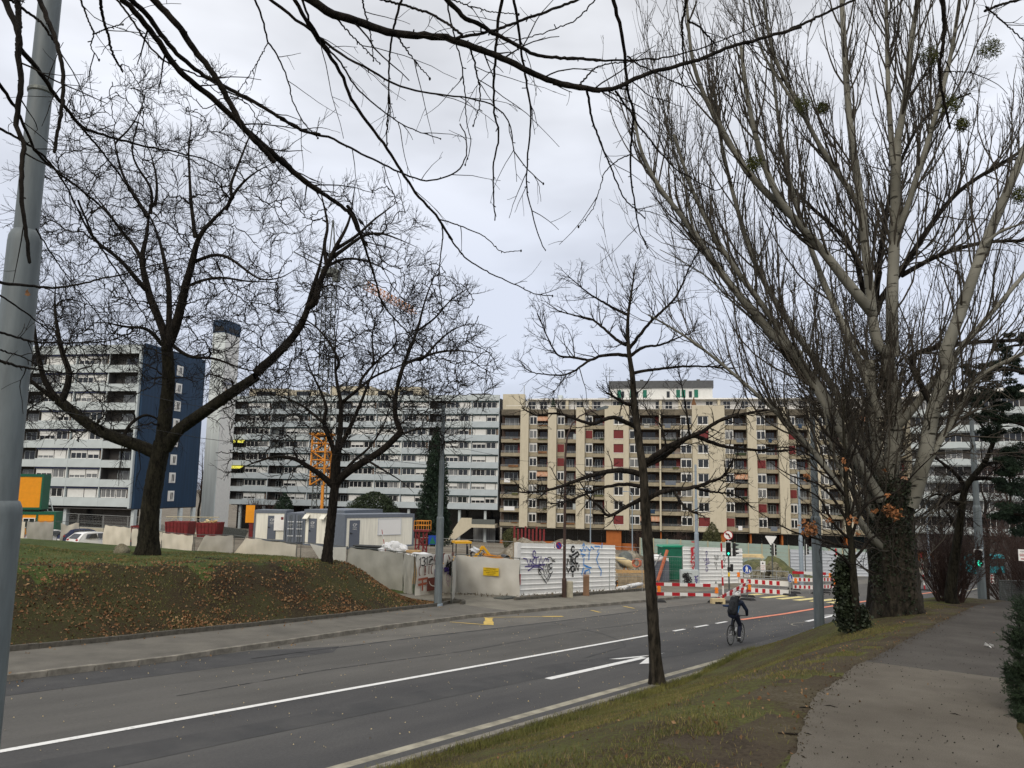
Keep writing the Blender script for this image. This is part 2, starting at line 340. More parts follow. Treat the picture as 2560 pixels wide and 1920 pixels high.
M['roof_grey'] = mat('dark_zinc_roof', (0.085,0.088,0.09), 0.6, var=0.12, scale=1.5)
M['green_shutter'] = mat('green_shutter', (0.012,0.13,0.085), 0.6)
M['dark_glass_wall'] = mat('dark_shop_glazing', (0.014,0.014,0.015), 0.15, spec=0.5, var=0.5, scale=0.35)
M['hoarding'] = mat('pale_green_hoarding', (0.285,0.36,0.315), 0.6, var=0.07, scale=0.8)
M['hoarding_post'] = mat('tan_hoarding_post', (0.42,0.37,0.25), 0.7)
M['grey_sheet'] = mat('blue_grey_steel_sheet', (0.19,0.215,0.26), 0.5, var=0.06, scale=1)
M['lip_pale'] = mat('pale_sheet_lip', (0.56,0.58,0.60), 0.5)
M['concrete'] = mat('pale_concrete', (0.42,0.39,0.30), 0.9, var=0.12, scale=6, bump=0.3)
M['wood_post'] = mat('brown_bollard_wood', (0.21,0.125,0.075), 0.8, var=0.2, scale=3, stretch=(1,1,0.3))
M['sign_blue'] = mat('sign_blue', (0.012,0.055,0.30), 0.4)
M['sign_red'] = mat('sign_red', (0.36,0.018,0.022), 0.4)
M['sign_white'] = mat('sign_white', (0.75,0.75,0.73), 0.45)
M['sign_back'] = mat('sign_grey_back', (0.40,0.41,0.40), 0.5)
M['sign_yellow'] = mat('sign_yellow', (0.75,0.50,0.02), 0.5)
M['green_light'] = mat('lit_green_arrow', (0.02,0.6,0.35), 0.4, emit=((0.05,1.0,0.62), 1.6))
M['dark_lens'] = mat('unlit_lens', (0.012,0.012,0.012), 0.3)
M['spray_black'] = mat('black_spray_paint', (0.012,0.012,0.013), 0.6)
M['spray_purple'] = mat('purple_spray_paint', (0.045,0.018,0.20), 0.6)
M['spray_blue'] = mat('blue_spray_paint', (0.05,0.27,0.68), 0.6)
M['spray_red'] = mat('red_spray_paint', (0.72,0.05,0.07), 0.6)
M['spray_brown'] = mat('brown_spray_paint', (0.15,0.045,0.035), 0.6)
M['spray_rust'] = mat('rust_spray_paint', (0.34,0.10,0.06), 0.6)
M['spray_orange'] = mat('orange_spray_paint', (0.72,0.38,0.10), 0.6)
M['spray_lilac'] = mat('lilac_spray_paint', (0.38,0.22,0.36), 0.6)
M['leaf_brown'] = mat('dry_brown_leaf', (0.11,0.050,0.022), 0.85, col2=(0.24,0.125,0.055), scale=0.8)
M['leaf_pale'] = mat('dry_pale_leaf', (0.16,0.09,0.042), 0.85, col2=(0.30,0.19,0.095), scale=0.8)
M['leaf_orange'] = mat('dry_orange_leaf', (0.27,0.115,0.045), 0.8, var=0.3, scale=3)
M['ivy'] = mat('ivy_leaf', (0.009,0.014,0.007), 0.6, col2=(0.024,0.034,0.014), scale=3)
M['conifer'] = mat('dark_conifer', (0.009,0.020,0.012), 0.8, col2=(0.022,0.042,0.022), scale=2)
M['hedge'] = mat('dark_hedge', (0.016,0.026,0.012), 0.8, col2=(0.042,0.060,0.026), scale=2)
M['juniper'] = mat('juniper_green', (0.011,0.022,0.011), 0.75, col2=(0.032,0.052,0.024), scale=6)
M['olive_bush'] = mat('olive_bush', (0.055,0.062,0.026), 0.85, col2=(0.12,0.12,0.05), scale=2)
M['mistletoe'] = mat('mistletoe_green', (0.055,0.065,0.018), 0.8, col2=(0.10,0.11,0.03), scale=3)
M['grass_blade'] = mat('grass_blade', (0.070,0.080,0.018), 0.8, col2=(0.16,0.15,0.042), scale=1.2)
M['grass_dry'] = mat('dry_grass_blade', (0.14,0.105,0.045), 0.85, col2=(0.23,0.18,0.08), scale=1.5)
# ================================================================== ground, road, path
def np_mesh(name, V, F, mats, uv=None, midx=None, smooth_=True):
    me = bpy.data.meshes.new(name); V = np.asarray(V, np.float32); F = np.asarray(F, np.int32); k = F.shape[1]
    me.vertices.add(len(V)); me.vertices.foreach_set('co', V.ravel())
    me.loops.add(F.size); me.loops.foreach_set('vertex_index', F.ravel())
    me.polygons.add(len(F)); me.polygons.foreach_set('loop_start', np.arange(0, F.size, k, dtype=np.int32))
    try: me.polygons.foreach_set('loop_total', np.full(len(F), k, np.int32))
    except Exception: pass
    if smooth_: me.polygons.foreach_set('use_smooth', np.ones(len(F), bool))
    for m_ in (mats if isinstance(mats, (list, tuple)) else [mats]): me.materials.append(m_)
    if midx is not None: me.polygons.foreach_set('material_index', np.asarray(midx, np.int32))
    if uv is not None:
        l = me.uv_layers.new(name='UVMap'); l.data.foreach_set('uv', np.asarray(uv, np.float32)[F.ravel()].ravel())
    me.update(calc_edges=True); me.validate(); return me
def sheet(name, S, N, e, mats, midx=None, kind='structure', noise=0.0, hfun=None):
    """grid over s (rows) and n (columns); N is a list, or a function of s giving a list"""
    S = np.asarray(S, float); rows = [np.asarray(N(s_) if callable(N) else N, float) for s_ in S]
    Nn = np.array(rows); Ss = np.repeat(S[:, None], Nn.shape[1], 1)
    h = base_z(Ss) + (e_bump(Ss, Nn) if hfun is None else hfun(Ss, Nn)) + e
    if noise: h = h + RNG.normal(0, noise, h.shape)
    X = UH[0]*Ss + NH[0]*Nn; Y = UH[1]*Ss + NH[1]*Nn
    V = np.stack([X, Y, h], -1).reshape(-1, 3); a, b = Nn.shape
    idx = np.arange(a*b).reshape(a, b); F = np.stack([idx[:-1,:-1], idx[1:,:-1], idx[1:,1:], idx[:-1,1:]], -1).reshape(-1, 4)
    mi = None
    if midx is not None: mi = np.array([[midx(S[i], Nn[i, j]*0.5+Nn[i, j+1]*0.5) for j in range(b-1)] for i in range(a-1)]).ravel()
    o = obj(name, np_mesh(name, V, F, mats, np.stack([Ss, Nn], -1).reshape(-1, 2), mi)); o['kind'] = kind; return o
flat = lambda s, n: np.zeros_like(s)
# wide ground under everything, out to the horizon
def g_h(s, n):
    under = 1 - smooth((s - 29) / 3) * smooth((n - 19.0) / 2.0)
    return e_bump(s, n) - 0.16 * under
gs = np.concatenate([[-900, -400, -150, -60], np.arange(-40, 110, 1.5), np.arange(110, 200, 8), [250, 400, 800, 1600]])
gn = np.concatenate([[-1500, -500, -150, -60], np.arange(-30, 110, 1.5), np.arange(110, 200, 10), [260, 500, 1500]])
sheet('ground', gs, gn, 0, M['site_soil'], hfun=g_h)
# near bank (grass) between path and road
vs_s = np.concatenate([np.arange(-14, 34, 0.33), np.arange(34, 60, 1.0)])
def v_n(s): return np.concatenate([np.arange(-26, -2, 2.0), np.arange(-2, 8.4, 0.3), [8.45, 8.58]])
PL = ([-8, -2, 3, 5, 6.2, 7.6, 8.5, 11.3, 12.2, 16, 21.4, 26, 29.5], [0.6, 0.9, 1.4, 1.72, 1.87, 2.2, 2.36, 2.57, 2.54, 2.66, 2.70, 2.75, 2.3])
PR = ([-8, -2, 3, 6, 8, 9, 12, 16, 21, 26, 29.5], [-1.2, -0.9, -0.1, 0.32, 0.55, 0.68, 0.84, 0.92, 0.9, 0.8, 0.2])
def mud(s, n):
    d = n - np.interp(s, *PL); a = ((s-10.5)/4.5)**2 + ((n-5.6-0.18*(s-10.5))/0.75)**2; w = 0.25*np.sin(s*2.1+n*3)+0.2*np.sin(s*5.3-n*4)
    return (np.abs(d) < 0.55+w*1.2) | (a < 1+w) | (((s-13)/3.5)**2+((n-4)/0.9)**2 < 0.8+w)
sheet('grass_bank', vs_s, v_n, 0, [M['grass'], M['mud']], midx=lambda s, n: int(mud(s, n)), noise=0.008)
# footpath
def path_n(s):
    l = np.interp(s, *PL) + 0.012*math.sin(s*3.1) + 0.010*math.sin(s*8.7) + 0.008*math.sin(s*19); r = np.interp(s, *PR) + 0.015*math.sin(s*2.3+1)+0.01*math.sin(s*9)
    return np.linspace(r, l, 9)
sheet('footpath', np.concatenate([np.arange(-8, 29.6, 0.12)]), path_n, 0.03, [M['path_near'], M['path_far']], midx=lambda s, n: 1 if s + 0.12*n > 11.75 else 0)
# road: strips across n
def r_n(s): return [8.62, 9.0, 9.2, 12.0, 14.6, 17.2, float(kerb_n(s))]
def r_m(s, n): return 0 if n < 9.0 else 1 if n < 9.2 else 0 if n < 12.97 else 2 if n < 17.2 else 3
def r_n2(s): return [8.62, 9.0, 9.2, 11.0, 12.97, 15.0, 17.2, float(kerb_n(s))]
sheet('road', np.concatenate([np.arange(-40, 60, 1.0), np.arange(60, 210, 5.0)]), r_n2, 0, [M['asphalt_lane'], M['gutter'], M['asphalt_mid'], M['asphalt_old']], midx=r_m, hfun=flat)
# junction apron beyond the barriers (road widens to the left behind the crossing)
sheet('road_apron', np.arange(46, 130, 2.0), lambda s: list(np.linspace(float(kerb_n(s))+0.001, 23.0, 4)), -0.004, M['asphalt_mid'], hfun=flat)
# far side-road to the right of the road beyond the bank
sheet('side_road', np.arange(40, 150, 3.0), list(np.linspace(-14, 8.6, 8)), -0.006, M['asphalt_mid'], hfun=flat)
# pavement and drive on the far side (one step above the road)
def pv_n(s): return np.linspace(float(kerb_n(s))+0.15, float(back_n(s))-0.10, 4)
sheet('pavement', np.arange(-40, 27.01, 0.5), pv_n, 0.12, M['pavement'], hfun=flat)
def dr_n(s): return np.linspace(float(kerb_n(s))+0.15, float(np.interp(s, [27, 31, 33.4, 34, 60], [27.5, 26.3, 23.5, 22.35, 22.35])), 8)
def dr_h(s, n): return np.zeros_like(s) - 0.10*smooth((n - kerb_n(s) < 0.6)*1.0)*0
sheet('drive', np.concatenate([np.arange(27.0, 34.1, 0.4), np.arange(34.4, 46.1, 0.6)]), dr_n, 0.10, M['drive'], hfun=flat)
# berm
bm_s = np.concatenate([np.arange(-40, 8, 1.2), np.arange(8, 33.5, 0.45)])
def bm_n(s): return np.concatenate([[float(back_n(s))+0.10], np.arange(23.2, 40, 0.45) + (float(back_n(s))+0.10-23.0)*np.clip(1-(np.arange(23.2, 40, 0.45)-23.2)/8, 0, 1), np.arange(40, 100, 1.5)])
sheet('grass_berm', bm_s[bm_s <= 27.2], bm_n, 0.05, [M['berm_grass'], M['berm_top']], midx=lambda s, n: 1 if n - float(back_n(s)) + random.gauss(0, 0.7) > 4.3 else 0, noise=0.02)
sheet('grass_berm', bm_s[(bm_s >= 26.9)], np.concatenate([np.arange(27.6, 40, 0.5), np.arange(40, 100, 1.5)]), 0.045, M['berm_top'], noise=0.02)
# tar seam, patches, markings: thin sheets, each above the one below
def strip(name, pts, w, e, m, res=0.6, wob=0.0, kind='structure'):
    """painted or poured band along a line of (s, n) points"""
    P = []
    for (a, b) in zip(pts[:-1], pts[1:]):
        L = math.hypot(b[0]-a[0], b[1]-a[1]); k = max(1, int(L/res))
        P += [(a[0]+(b[0]-a[0])*i/k, a[1]+(b[1]-a[1])*i/k) for i in range(k)]
    P.append(pts[-1]); V = []; UV = []
    for i, p in enumerate(P):
        q0 = P[max(i-1, 0)]; q1 = P[min(i+1, len(P)-1)]; d = np.array([q1[0]-q0[0], q1[1]-q0[1]]); d = d/np.linalg.norm(d); nr = np.array([-d[1], d[0]])
        ww = w*(1+wob*random.uniform(-1, 1))/2
        for sg in (-1, 1):
            s_, n_ = p[0]+nr[0]*ww*sg, p[1]+nr[1]*ww*sg; V.append(wp(s_, n_, e)); UV.append((s_, n_))
    F = [(2*i, 2*i+2, 2*i+3, 2*i+1) for i in range(len(P)-1)]
    o = obj(name, np_mesh(name, V, F, m, UV, smooth_=False)); o['kind'] = kind; return o
def patch(name, poly, e, m, kind='structure'):
    mb = MB(); mb.add([wp(s_, n_, e) for s_, n_ in poly], [tuple(range(len(poly)))]); o = mb.build(name, m)
    l = o.data.uv_layers.new(name='UVMap')
    for i, lp in enumerate(o.data.loops): l.data[i].uv = poly[lp.vertex_index]
    o['kind'] = kind; return o
strip('tar_seam', [(12.5, 17.12), (15, 17.22), (19, 17.28), (23, 17.22), (27, 17.16), (31.5, 17.2), (36, 17.22), (46, 17.2)], 0.09, 0.004, M['tar'], 0.3, 0.6)
patch('asphalt_patch', [(2, 17.75), (13.2, 18.1), (15.6, 17.35), (14.8, 16.7), (12.3, 16.62), (2, 16.4)], 0.004, M['asphalt_patch'])
patch('asphalt_patch', [(4, 12.3), (9, 11.9), (18, 11.9), (30, 10.2), (45, 9.9), (45, 9.5), (28, 9.75), (16, 11.0), (8, 11.2), (2, 11.2)], 0.004, M['asphalt_patch'])
strip('centre_line', [(-8, 12.97), (26.9, 12.97)], 0.15, 0.008, M['white_line'])
for s0, s1 in ((28.2, 29.2), (30.2, 31.5), (32.4, 33.6)): strip('centre_dash', [(s0, 12.95), (s1, 12.95)], 0.15, 0.008, M['white_line'])
strip('red_guide_line', [(35.0, 12.83), (40, 12.5), (46, 12.36), (50.5, 12.15), (62, 11.6), (75, 10.6)], 0.24, 0.012, M['red_line'])
strip('kerb_edge_line', [(-10, 8.68), (45, 8.68)], 0.1, 0.03, M['kerb'])
def arrow(s0, s1, n0, right=1.0):
    L = s1 - s0; mb = MB(); e = 0.008
    def q(pts): mb.add([wp(a, b, e) for a, b in pts], [tuple(range(len(pts)))])
    q([(s0, n0-0.10), (s0+L*0.78, n0-0.12), (s0+L*0.78, n0+0.08), (s0, n0+0.10)])
    q([(s0+L*0.60, n0+0.50), (s1-L*0.13, n0+0.06), (s1, n0), (s0+L*0.78, n0+0.08), (s0+L*0.64, n0+0.30)])
    q([(s0+L*0.60, n0-0.46), (s0+L*0.66, n0-0.62), (s1-L*0.12, n0-0.10), (s1, n0), (s0+L*0.78, n0-0.12)])
    o = mb.build('lane_arrow', M['white_line']); o['kind'] = 'structure'; l = o.data.uv_layers.new(name='UVMap')
    for i, lp in enumerate(o.data.loops): v = o.data.vertices[lp.vertex_index].co; l.data[i].uv = to_sn(v.x, v.y)
arrow(16.4, 22.9, 10.82); arrow(37.5, 43.6, 10.7)
for k in range(5):      # yellow zebra
    n0 = 16.7 - k*0.93
    strip('zebra_stripe', [(49.4+0.25*k, n0), (53.4+0.25*k, n0-0.25)], 0.5, 0.008, M['pale_yellow_line'])
strip('zebra_stripe', [(50.4, 18.0), (52.6, 17.9)], 0.5, 0.008, M['pale_yellow_line'])
# yellow bus-bay zigzag, half worn away
for pts, w in (([(22.6, 19.25), (23.2, 18.0)], 0.10), ([(23.25, 17.95), (25.0, 19.3)], 0.34), ([(25.1, 19.35), (27.4, 18.35)], 0.07), ([(27.4, 18.35), (28.3, 17.95)], 0.22), ([(31.7, 18.6), (31.3, 17.9)], 0.16), ([(35.0, 18.7), (34.6, 17.9)], 0.16)):
    strip('bus_bay_line', pts, w, 0.009, M['yellow_line'], 0.3, 0.25)
strip('path_crack', [(10.9, 0.9), (11.75, 1.4), (11.62, 2.5)], 0.02, 2.0 + 0.003, M['tar'], 0.2, 0.8)
# manhole-like circular scar in the lane
mbq = MB(); ring_pts = [(36.0+0.9*math.cos(a), 10.35+0.5*math.sin(a)) for a in np.linspace(0.3, PI, 12)]
strip('patched_crack', ring_pts, 0.07, 0.006, M['gutter'], 0.2, 0.5)
# cracks, a trench repair, covers and a gully
for pts in ([(9, 14.6), (13, 14.9), (18, 14.7), (24, 15.1), (30, 14.9)], [(20, 11.9), (23, 12.2), (24, 12.9), (25, 14.2), (26, 16.9)], [(28, 9.4), (34, 9.9), (40, 9.6)]): strip('crack', pts, 0.035, 0.005, M['tar'], 0.15, 0.9)
# kerbs: every stone a piece
def kerb(name, s0, s1, nfun, L, w, z0, z1, m):
    root = thing(name, None, None); root['kind'] = 'structure'
    me = MB(); b = 0.012; me.box(-L/2+0.006, L/2-0.006, 0, w, z0, z1-b); me.box(-L/2+0.006, L/2-0.006, b*0.8, w, z1-b, z1); me = me.mesh('kerb_stone', m)
    s = s0
    while s < s1:
        ds = 0.05; d = np.array([ds*2, float(nfun(s+L/2+ds)-nfun(s+L/2-ds))]); ang = math.atan2(d[1], d[0]); step = L*math.cos(ang)
        c = wp(s+step/2, float(nfun(s+step/2)), random.uniform(-0.006, 0.006)); o = obj('kerb_stone', me, root, c)
        o.rotation_euler = (0, math.atan(SLOPE)*math.cos(ang), ROADANG+ang); s += step
    return root
kerb('kerb', 3, 46, kerb_n, 1.0, 0.15, -0.2, 0.125, M['kerb'])
kerb('lawn_edging', 4, 27, lambda s: back_n(s)-0.1, 1.0, 0.12, -0.1, 0.24, M['kerb_dark'])
kerb('bank_edging', 6, 40, lambda s: 8.56 + 0*s, 1.0, 0.10, -0.2, 0.035, M['kerb'])
kerb('planter_edging', 31.2, 46, lambda s: np.interp(s, [30, 31.5, 34, 46], [23.4, 22.45, 22.35, 22.5]), 1.0, 0.14, -0.1, 0.22, M['kerb_dark'])
# rounded end of the lawn edging at the drive
rc = thing('lawn_edging_end', None, None); rc['kind'] = 'structure'
for k in range(5):
    a0 = -PI/2 + k*PI/5; a1 = a0 + PI/5*0.95; c = (27.0, 23.1); r = 0.75
    mb = MB(); P = []
    for rr in (r, r-0.12):
        for a in (a0, a1): P.append((c[0]+rr*math.cos(a), c[1]+rr*math.sin(a)))
    lo = [wp(p[0], p[1], 0.05) for p in P]; hi = [wp(p[0], p[1], 0.25) for p in P]
    mb.add(lo+hi, [(0,1,3,2),(4,6,7,5),(0,4,5,1),(1,5,7,3),(3,7,6,2),(2,6,4,0)]); mb.build('kerb_stone', M['kerb_dark'], rc)
# ================================================================== buildings
FTH = math.radians(-10.3)
FD = np.array([math.cos(FTH), math.sin(FTH)])      # along every facade, to the right
def facade_x(px, O):
    """x along the facade plane through O that shows at photo column px"""
    d = ray(px, horizon(px)); nrm = np.array([-FD[1], FD[0]])
    t = (O[0]*nrm[0]+O[1]*nrm[1]) / (d[0]*nrm[0]+d[1]*nrm[1])
    return float((d[0]*t-O[0])*FD[0] + (d[1]*t-O[1])*FD[1])
WCACHE = {}
def window(parent, x, y, z, w, h, nm=2, pane='glass', fr='white', fw=0.07, name='window'):
    """frame with uprights, pane as its piece; x is the left edge, y the frame's outer face"""
    key = (round(w,2), round(h,2), nm, pane, fr)
    if key not in WCACHE:
        mb = MB(); d = 0.08
        mb.box(0, w, 0, d, 0, fw); mb.box(0, w, 0, d, h-fw, h); mb.box(0, fw, 0, d, fw, h-fw); mb.box(w-fw, w, 0, d, fw, h-fw)
        for i in range(1, nm): c = w*i/nm; mb.box(c-fw/2, c+fw/2, 0.005, d-0.005, fw, h-fw)
        a = mb.mesh(name, M[fr]); mb = MB(); mb.box(fw*0.5, w-fw*0.5, 0.045, 0.06, fw*0.5, h-fw*0.5); WCACHE[key] = (a, mb.mesh('pane', M[pane]))
    a, b = WCACHE[key]; o = obj(name, a, parent, (x, y, z)); obj('pane', b, o); return o
BOX = {}
def slab(name, parent, x0, x1, y0, y1, z0, z1, m):
    key = (round(x1-x0,2), round(y1-y0,2), round(z1-z0,2), m)
    if key not in BOX: mb = MB(); mb.box(0, x1-x0, 0, y1-y0, 0, z1-z0); BOX[key] = mb.mesh(name, M[m])
    return obj(name, BOX[key], parent, (x0, y0, z0))
rb = random.Random(5)
def band_bay(b, x0, x1, z, fh, strip_m, band_m, wh=1.3, pat=None):
    """one storey of one bay of the banded buildings: spandrel, window row, awning box"""
    w = x1-x0
    slab('spandrel', b, x0, x1-0.02, -0.45, 0.0, z, z+fh-wh-0.27, band_m)
    slab('awning_box', b, x0+0.12, x1-0.14, -0.32, 0.0, z+fh-0.25, z+fh, strip_m)
    zb = z+fh-wh-0.27
    slab('fin', b, x1-0.12, x1, -0.40, 0.0, zb, z+fh, band_m)
    ws = [0.5, 0.36] if w > 4 else [0.8]
    x = x0+0.14
    for i, f in enumerate(ws):
        ww = w*f-0.1; k = rb.random()
        pane = 'glass' if rb.random() < 0.72 else 'glass_curtain'
        window(b, x, -0.06, zb+0.02, ww, wh-0.02, 3 if i == 0 and w > 4 else 2, pane)
        if k < 0.62:      # roller shutter part or all the way down
            hh = (wh-0.1) * rb.choice([0.35, 0.55, 0.6, 0.72, 1.0, 1.0])
            slab('roller_shutter', b, x+0.05, x+ww-0.05, -0.075, -0.062, zb+wh-hh-0.02, zb+wh-0.03, 'shutter')
        x += ww+0.14
    if x < x1-0.3: slab('wall_panel', b, x, x1-0.13, -0.055, 0.0, zb+0.02, z+fh-0.26, 'shutter' if rb.random() < 0.7 else 'brown_panel')
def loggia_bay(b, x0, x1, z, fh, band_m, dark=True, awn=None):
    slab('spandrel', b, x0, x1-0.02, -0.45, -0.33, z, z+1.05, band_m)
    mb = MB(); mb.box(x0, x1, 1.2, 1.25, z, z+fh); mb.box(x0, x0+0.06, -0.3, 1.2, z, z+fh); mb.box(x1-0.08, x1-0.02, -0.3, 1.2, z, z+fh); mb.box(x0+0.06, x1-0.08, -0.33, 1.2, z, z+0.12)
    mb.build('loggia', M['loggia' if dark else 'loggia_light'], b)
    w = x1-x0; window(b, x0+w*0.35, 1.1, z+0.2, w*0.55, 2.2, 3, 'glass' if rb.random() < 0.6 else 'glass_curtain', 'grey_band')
    slab('rail', b, x0+0.1, x1-0.12, -0.40, -0.36, z+1.06, z+1.12, 'galv')
    if awn: 
        mb = MB(); mb.add([(x0+0.1, -0.3, z+fh-0.1), (x1-0.1, -0.3, z+fh-0.1), (x1-0.1, -1.2, z+fh-0.75), (x0+0.1, -1.2, z+fh-0.75), (x0+0.1, -0.3, z+fh-0.13), (x1-0.1, -0.3, z+fh-0.13), (x1-0.1, -1.2, z+fh-0.78), (x0+0.1, -1.2, z+fh-0.78)], [(0,1,2,3),(7,6,5,4),(0,4,5,1),(1,5,6,2),(2,6,7,3),(3,7,4,0)]); mb.build('awning', awn, b)
M['yellow_awning'] = mat('yellow_awning', (0.80, 0.76, 0.10), 0.6)
FH = 2.83
# ---- left slab with the navy gable
OA = at(333, horizon(333), 114); OA.z = -3.6
A = thing('apartment_building', 'pale banded apartment block with navy gable wall and pilotis, behind the big left tree', 'building', OA, FTH)
LA = -48.0
mb = MB(); mb.box(LA, -0.02, 1.3, 16, -0.2, 8*FH+1.4); mb.box(LA, -0.02, 0.0, 1.3, 8*FH-0.02, 8*FH+1.0); mb.build('wall', M['loggia'], A)
slab('parapet', A, LA, -0.01, -0.45, -0.02, 8*FH, 8*FH+1.35, 'grey_band')
slab('corner_fin', A, -0.30, -0.01, -0.5, -0.02, -0.2, 8*FH-0.02, 'grey_band')
# gable: navy cladding with a strip of small windows
GX, GW = 0.0, 15.9
slab('gable_wall', A, 0.0, 0.35, 0.0, GW, -0.25, 8*FH+1.6, 'navy')
for k in range(8):
    mb = MB(); mb.box(0.36, 0.42, 8.0, 9.6, k*FH+0.75, k*FH+2.35); o = mb.build('window_surround', M['white'], A)
    w_ = window(A, 0.43, 8.7, k*FH+0.95, 0.8, 1.2, 2); w_.rotation_euler = (0, 0, PI/2); w_.location = (0.52, 8.4, k*FH+0.95)
xs = [0.0]; lay = 'LBBLBBBL'; x = -0.32
for ch in lay:
    w = 4.9 if ch == 'L' else 5.6
    for k in range(8):
        if ch == 'L' and k > 0: loggia_bay(A, x-w, x, k*FH, FH, 'grey_band', dark=True)
        else: band_bay(A, x-w, x, k*FH, FH, 'navy_strip', 'grey_band')
    x -= w
# ground floor: set-back dark glazing, white pilotis, a green panel
slab('ground_floor_wall', A, LA, -1.0, 3.0, 3.3, -4.2, -0.26, 'dark_glass_wall')
slab('ground_floor_wall', A, -6.0, -1.0, 2.0, 2.2, -4.2, -0.3, 'loggia')
slab('soffit', A, LA, 0.3, -0.4, 15.9, -0.38, -0.27, 'loggia')
slab('green_panel', A, -20.6, -17.6, 2.6, 2.9, -4.2, -0.4, 'olive_bush'); slab('navy_panel', A, -26.6, -22.6, 2.6, 2.9, -4.2, -0.4, 'navy_strip')
for px_ in (0.15, -21.0, -11.0, -31.0): slab('piloti', A, px_-0.25, px_+0.25, 0.2, 0.9, -4.6, -0.39, 'grey_band')
for py_ in (6.5, 12.0, 15.6): slab('piloti', A, -0.1, 0.32, py_-0.4, py_+0.4, -4.6, -0.39, 'white_render')
# ---- white stair tower with dark cap
OT = at(539, horizon(539), 148); OT.z = 0
T = thing('stair_tower', 'tall white stair tower with a dark navy cap and small sign', 'tower', OT, FTH)
mb = MB(); mb.box(-2.7, 0, 0, 5.3, -9.5, 29.2); mb.build('shaft', M['white_render'], T)
mb = MB(); mb.box(-0.02, 0.05, 0.15, 5.25, -9.4, 29.1); mb.build('side_wall', M['white'], T)
slab('cap', T, -2.75, 0.08, -0.05, 5.35, 29.2, 31.7, 'navy')
slab('louvre', T, -2.4, -0.35, -0.08, -0.05, 29.4, 30.4, 'black'); slab('louvre', T, 0.08, 0.11, 1.0, 4.6, 29.6, 30.4, 'black')
sgn = slab('sign_board', T, 0.055, 0.12, 0.3, 5.2, 17.3, 20.4, 'sign_white')
lettering("d'Habitation", 0.85, M['sign_blue'], T, (0.125, 2.75, 19.4), (PI/2, 0, PI/2))
lettering("Genève", 0.8, M['spray_orange'], T, (0.125, 2.1, 18.1), (PI/2, 0, PI/2))
for k in range(3): window(T, 0.13, 3.9, 8+3*k, 0.8, 1.2, 2).rotation_euler = (0, 0, PI/2)
# ---- long grey banded building
OB = at(1246, horizon(1246), 161.5); OB.z = -4.4
B = thing('apartment_building', 'long pale grey apartment block with dark green awning boxes behind the second tree', 'building', OB, FTH)
LB = facade_x(573, OB)
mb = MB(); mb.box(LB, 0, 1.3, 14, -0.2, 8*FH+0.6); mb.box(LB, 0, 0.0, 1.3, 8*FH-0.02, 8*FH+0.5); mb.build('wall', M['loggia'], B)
slab('parapet', B, LB, -0.02, -0.45, -0.02, 8*FH, 8*FH+1.2, 'grey_band')
lay = 'BBLBBBLBBLBL'; nB, nL = lay.count('B'), lay.count('L'); u_ = -LB/(nB*5.3+nL*3.1); x = 0.0
for ci, ch in enumerate(lay):
    w = (3.1 if ch == 'L' else 5.3)*u_
    for k in range(8):
        aw = M['yellow_awning'] if ci == 11 and k in (2, 4) else None
        if ch == 'L': loggia_bay(B, x-w, x, k*FH, FH, 'grey_band2', dark=not (ci == 9 and k > 3), awn=aw)
        else: band_bay(B, x-w, x, k*FH, FH, 'green_strip', 'grey_band2' if rb.random() < 0.85 else 'grey_band')
    x -= w
# penthouse boxes and roof bits
for p0, p1, zt in ((592, 690, 2.4), (700, 770, 2.0), (800, 905, 2.8), (915, 960, 1.9), (965, 1035, 2.6)):
    a, c = facade_x(p0, OB), facade_x(p1, OB); slab('penthouse', B, a, c, 3.0, 9.0, 8*FH+0.6, 8*FH+0.9+zt, 'tan'); 
    window(B, a+(c-a)*0.2, 2.9, 8*FH+1.3, (c-a)*0.5, 1.3, 3, 'glass', 'green_strip')
slab('roof_hatch', B, facade_x(1165, OB), facade_x(1215, OB), 2.0, 5.0, 8*FH+0.6, 8*FH+1.8, 'roof_grey')
# recessed ground floor, raised walkway and stair
slab('ground_floor_wall', B, LB, -0.3, 4.0, 4.3, -7.5, -0.22, 'dark_glass_wall')
for k in range(11): slab('column', B, LB*(k+0.5)/11-0.25, LB*(k+0.5)/11+0.25, 0.3, 0.8, -7.5, -0.25, 'grey_band')
wx0 = facade_x(1188, OB); slab('walkway', B, wx0, -0.1, -2.6, 1.0, -3.6, -2.9, 'tan'); slab('walkway_rail', B, wx0, -0.1, -2.62, -2.5, -2.9, -1.9, 'galv_dark')
mb = MB(); sx = facade_x(1128, OB); mb.prism([(wx0, -2.7), (wx0, -3.6), (sx, -7.4), (sx-0.9, -7.4), (sx-0.2, -6.4), (wx0-2.2, -1.7), (wx0, -1.7)], -2.62, -2.35); mb.build('stair_wall', M['tan'], B)
slab('shop_window', B, facade_x(1180, OB), facade_x(1235, OB), 2.2, 2.4, -7.2, -3.7, 'glass_curtain')
# ---- tan block with pilasters and balconies
OC = at(1249, horizon(1249), 160.5); OC.z = -7.55
C = thing('apartment_building', 'tan concrete apartment block with wide pilasters, balconies and striped awnings', 'building', OC, FTH)
XC = lambda p: facade_x(p, OC)
LC = XC(2330); NF = 8
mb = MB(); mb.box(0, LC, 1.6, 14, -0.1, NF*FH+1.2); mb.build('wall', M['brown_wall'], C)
AWN = bpy.data.materials.new('striped_orange_awning'); AWN.use_nodes = True
_nt = AWN.node_tree; _w = _nt.nodes.new('ShaderNodeTexWave'); _w.wave_type = 'BANDS'; _w.bands_direction = 'X'; _w.inputs['Scale'].default_value = 1.15
_t = _nt.nodes.new('ShaderNodeTexCoord'); _nt.links.new(_t.outputs['Object'], _w.inputs['Vector']); _r = _nt.nodes.new('ShaderNodeValToRGB'); _r.color_ramp.interpolation = 'CONSTANT'
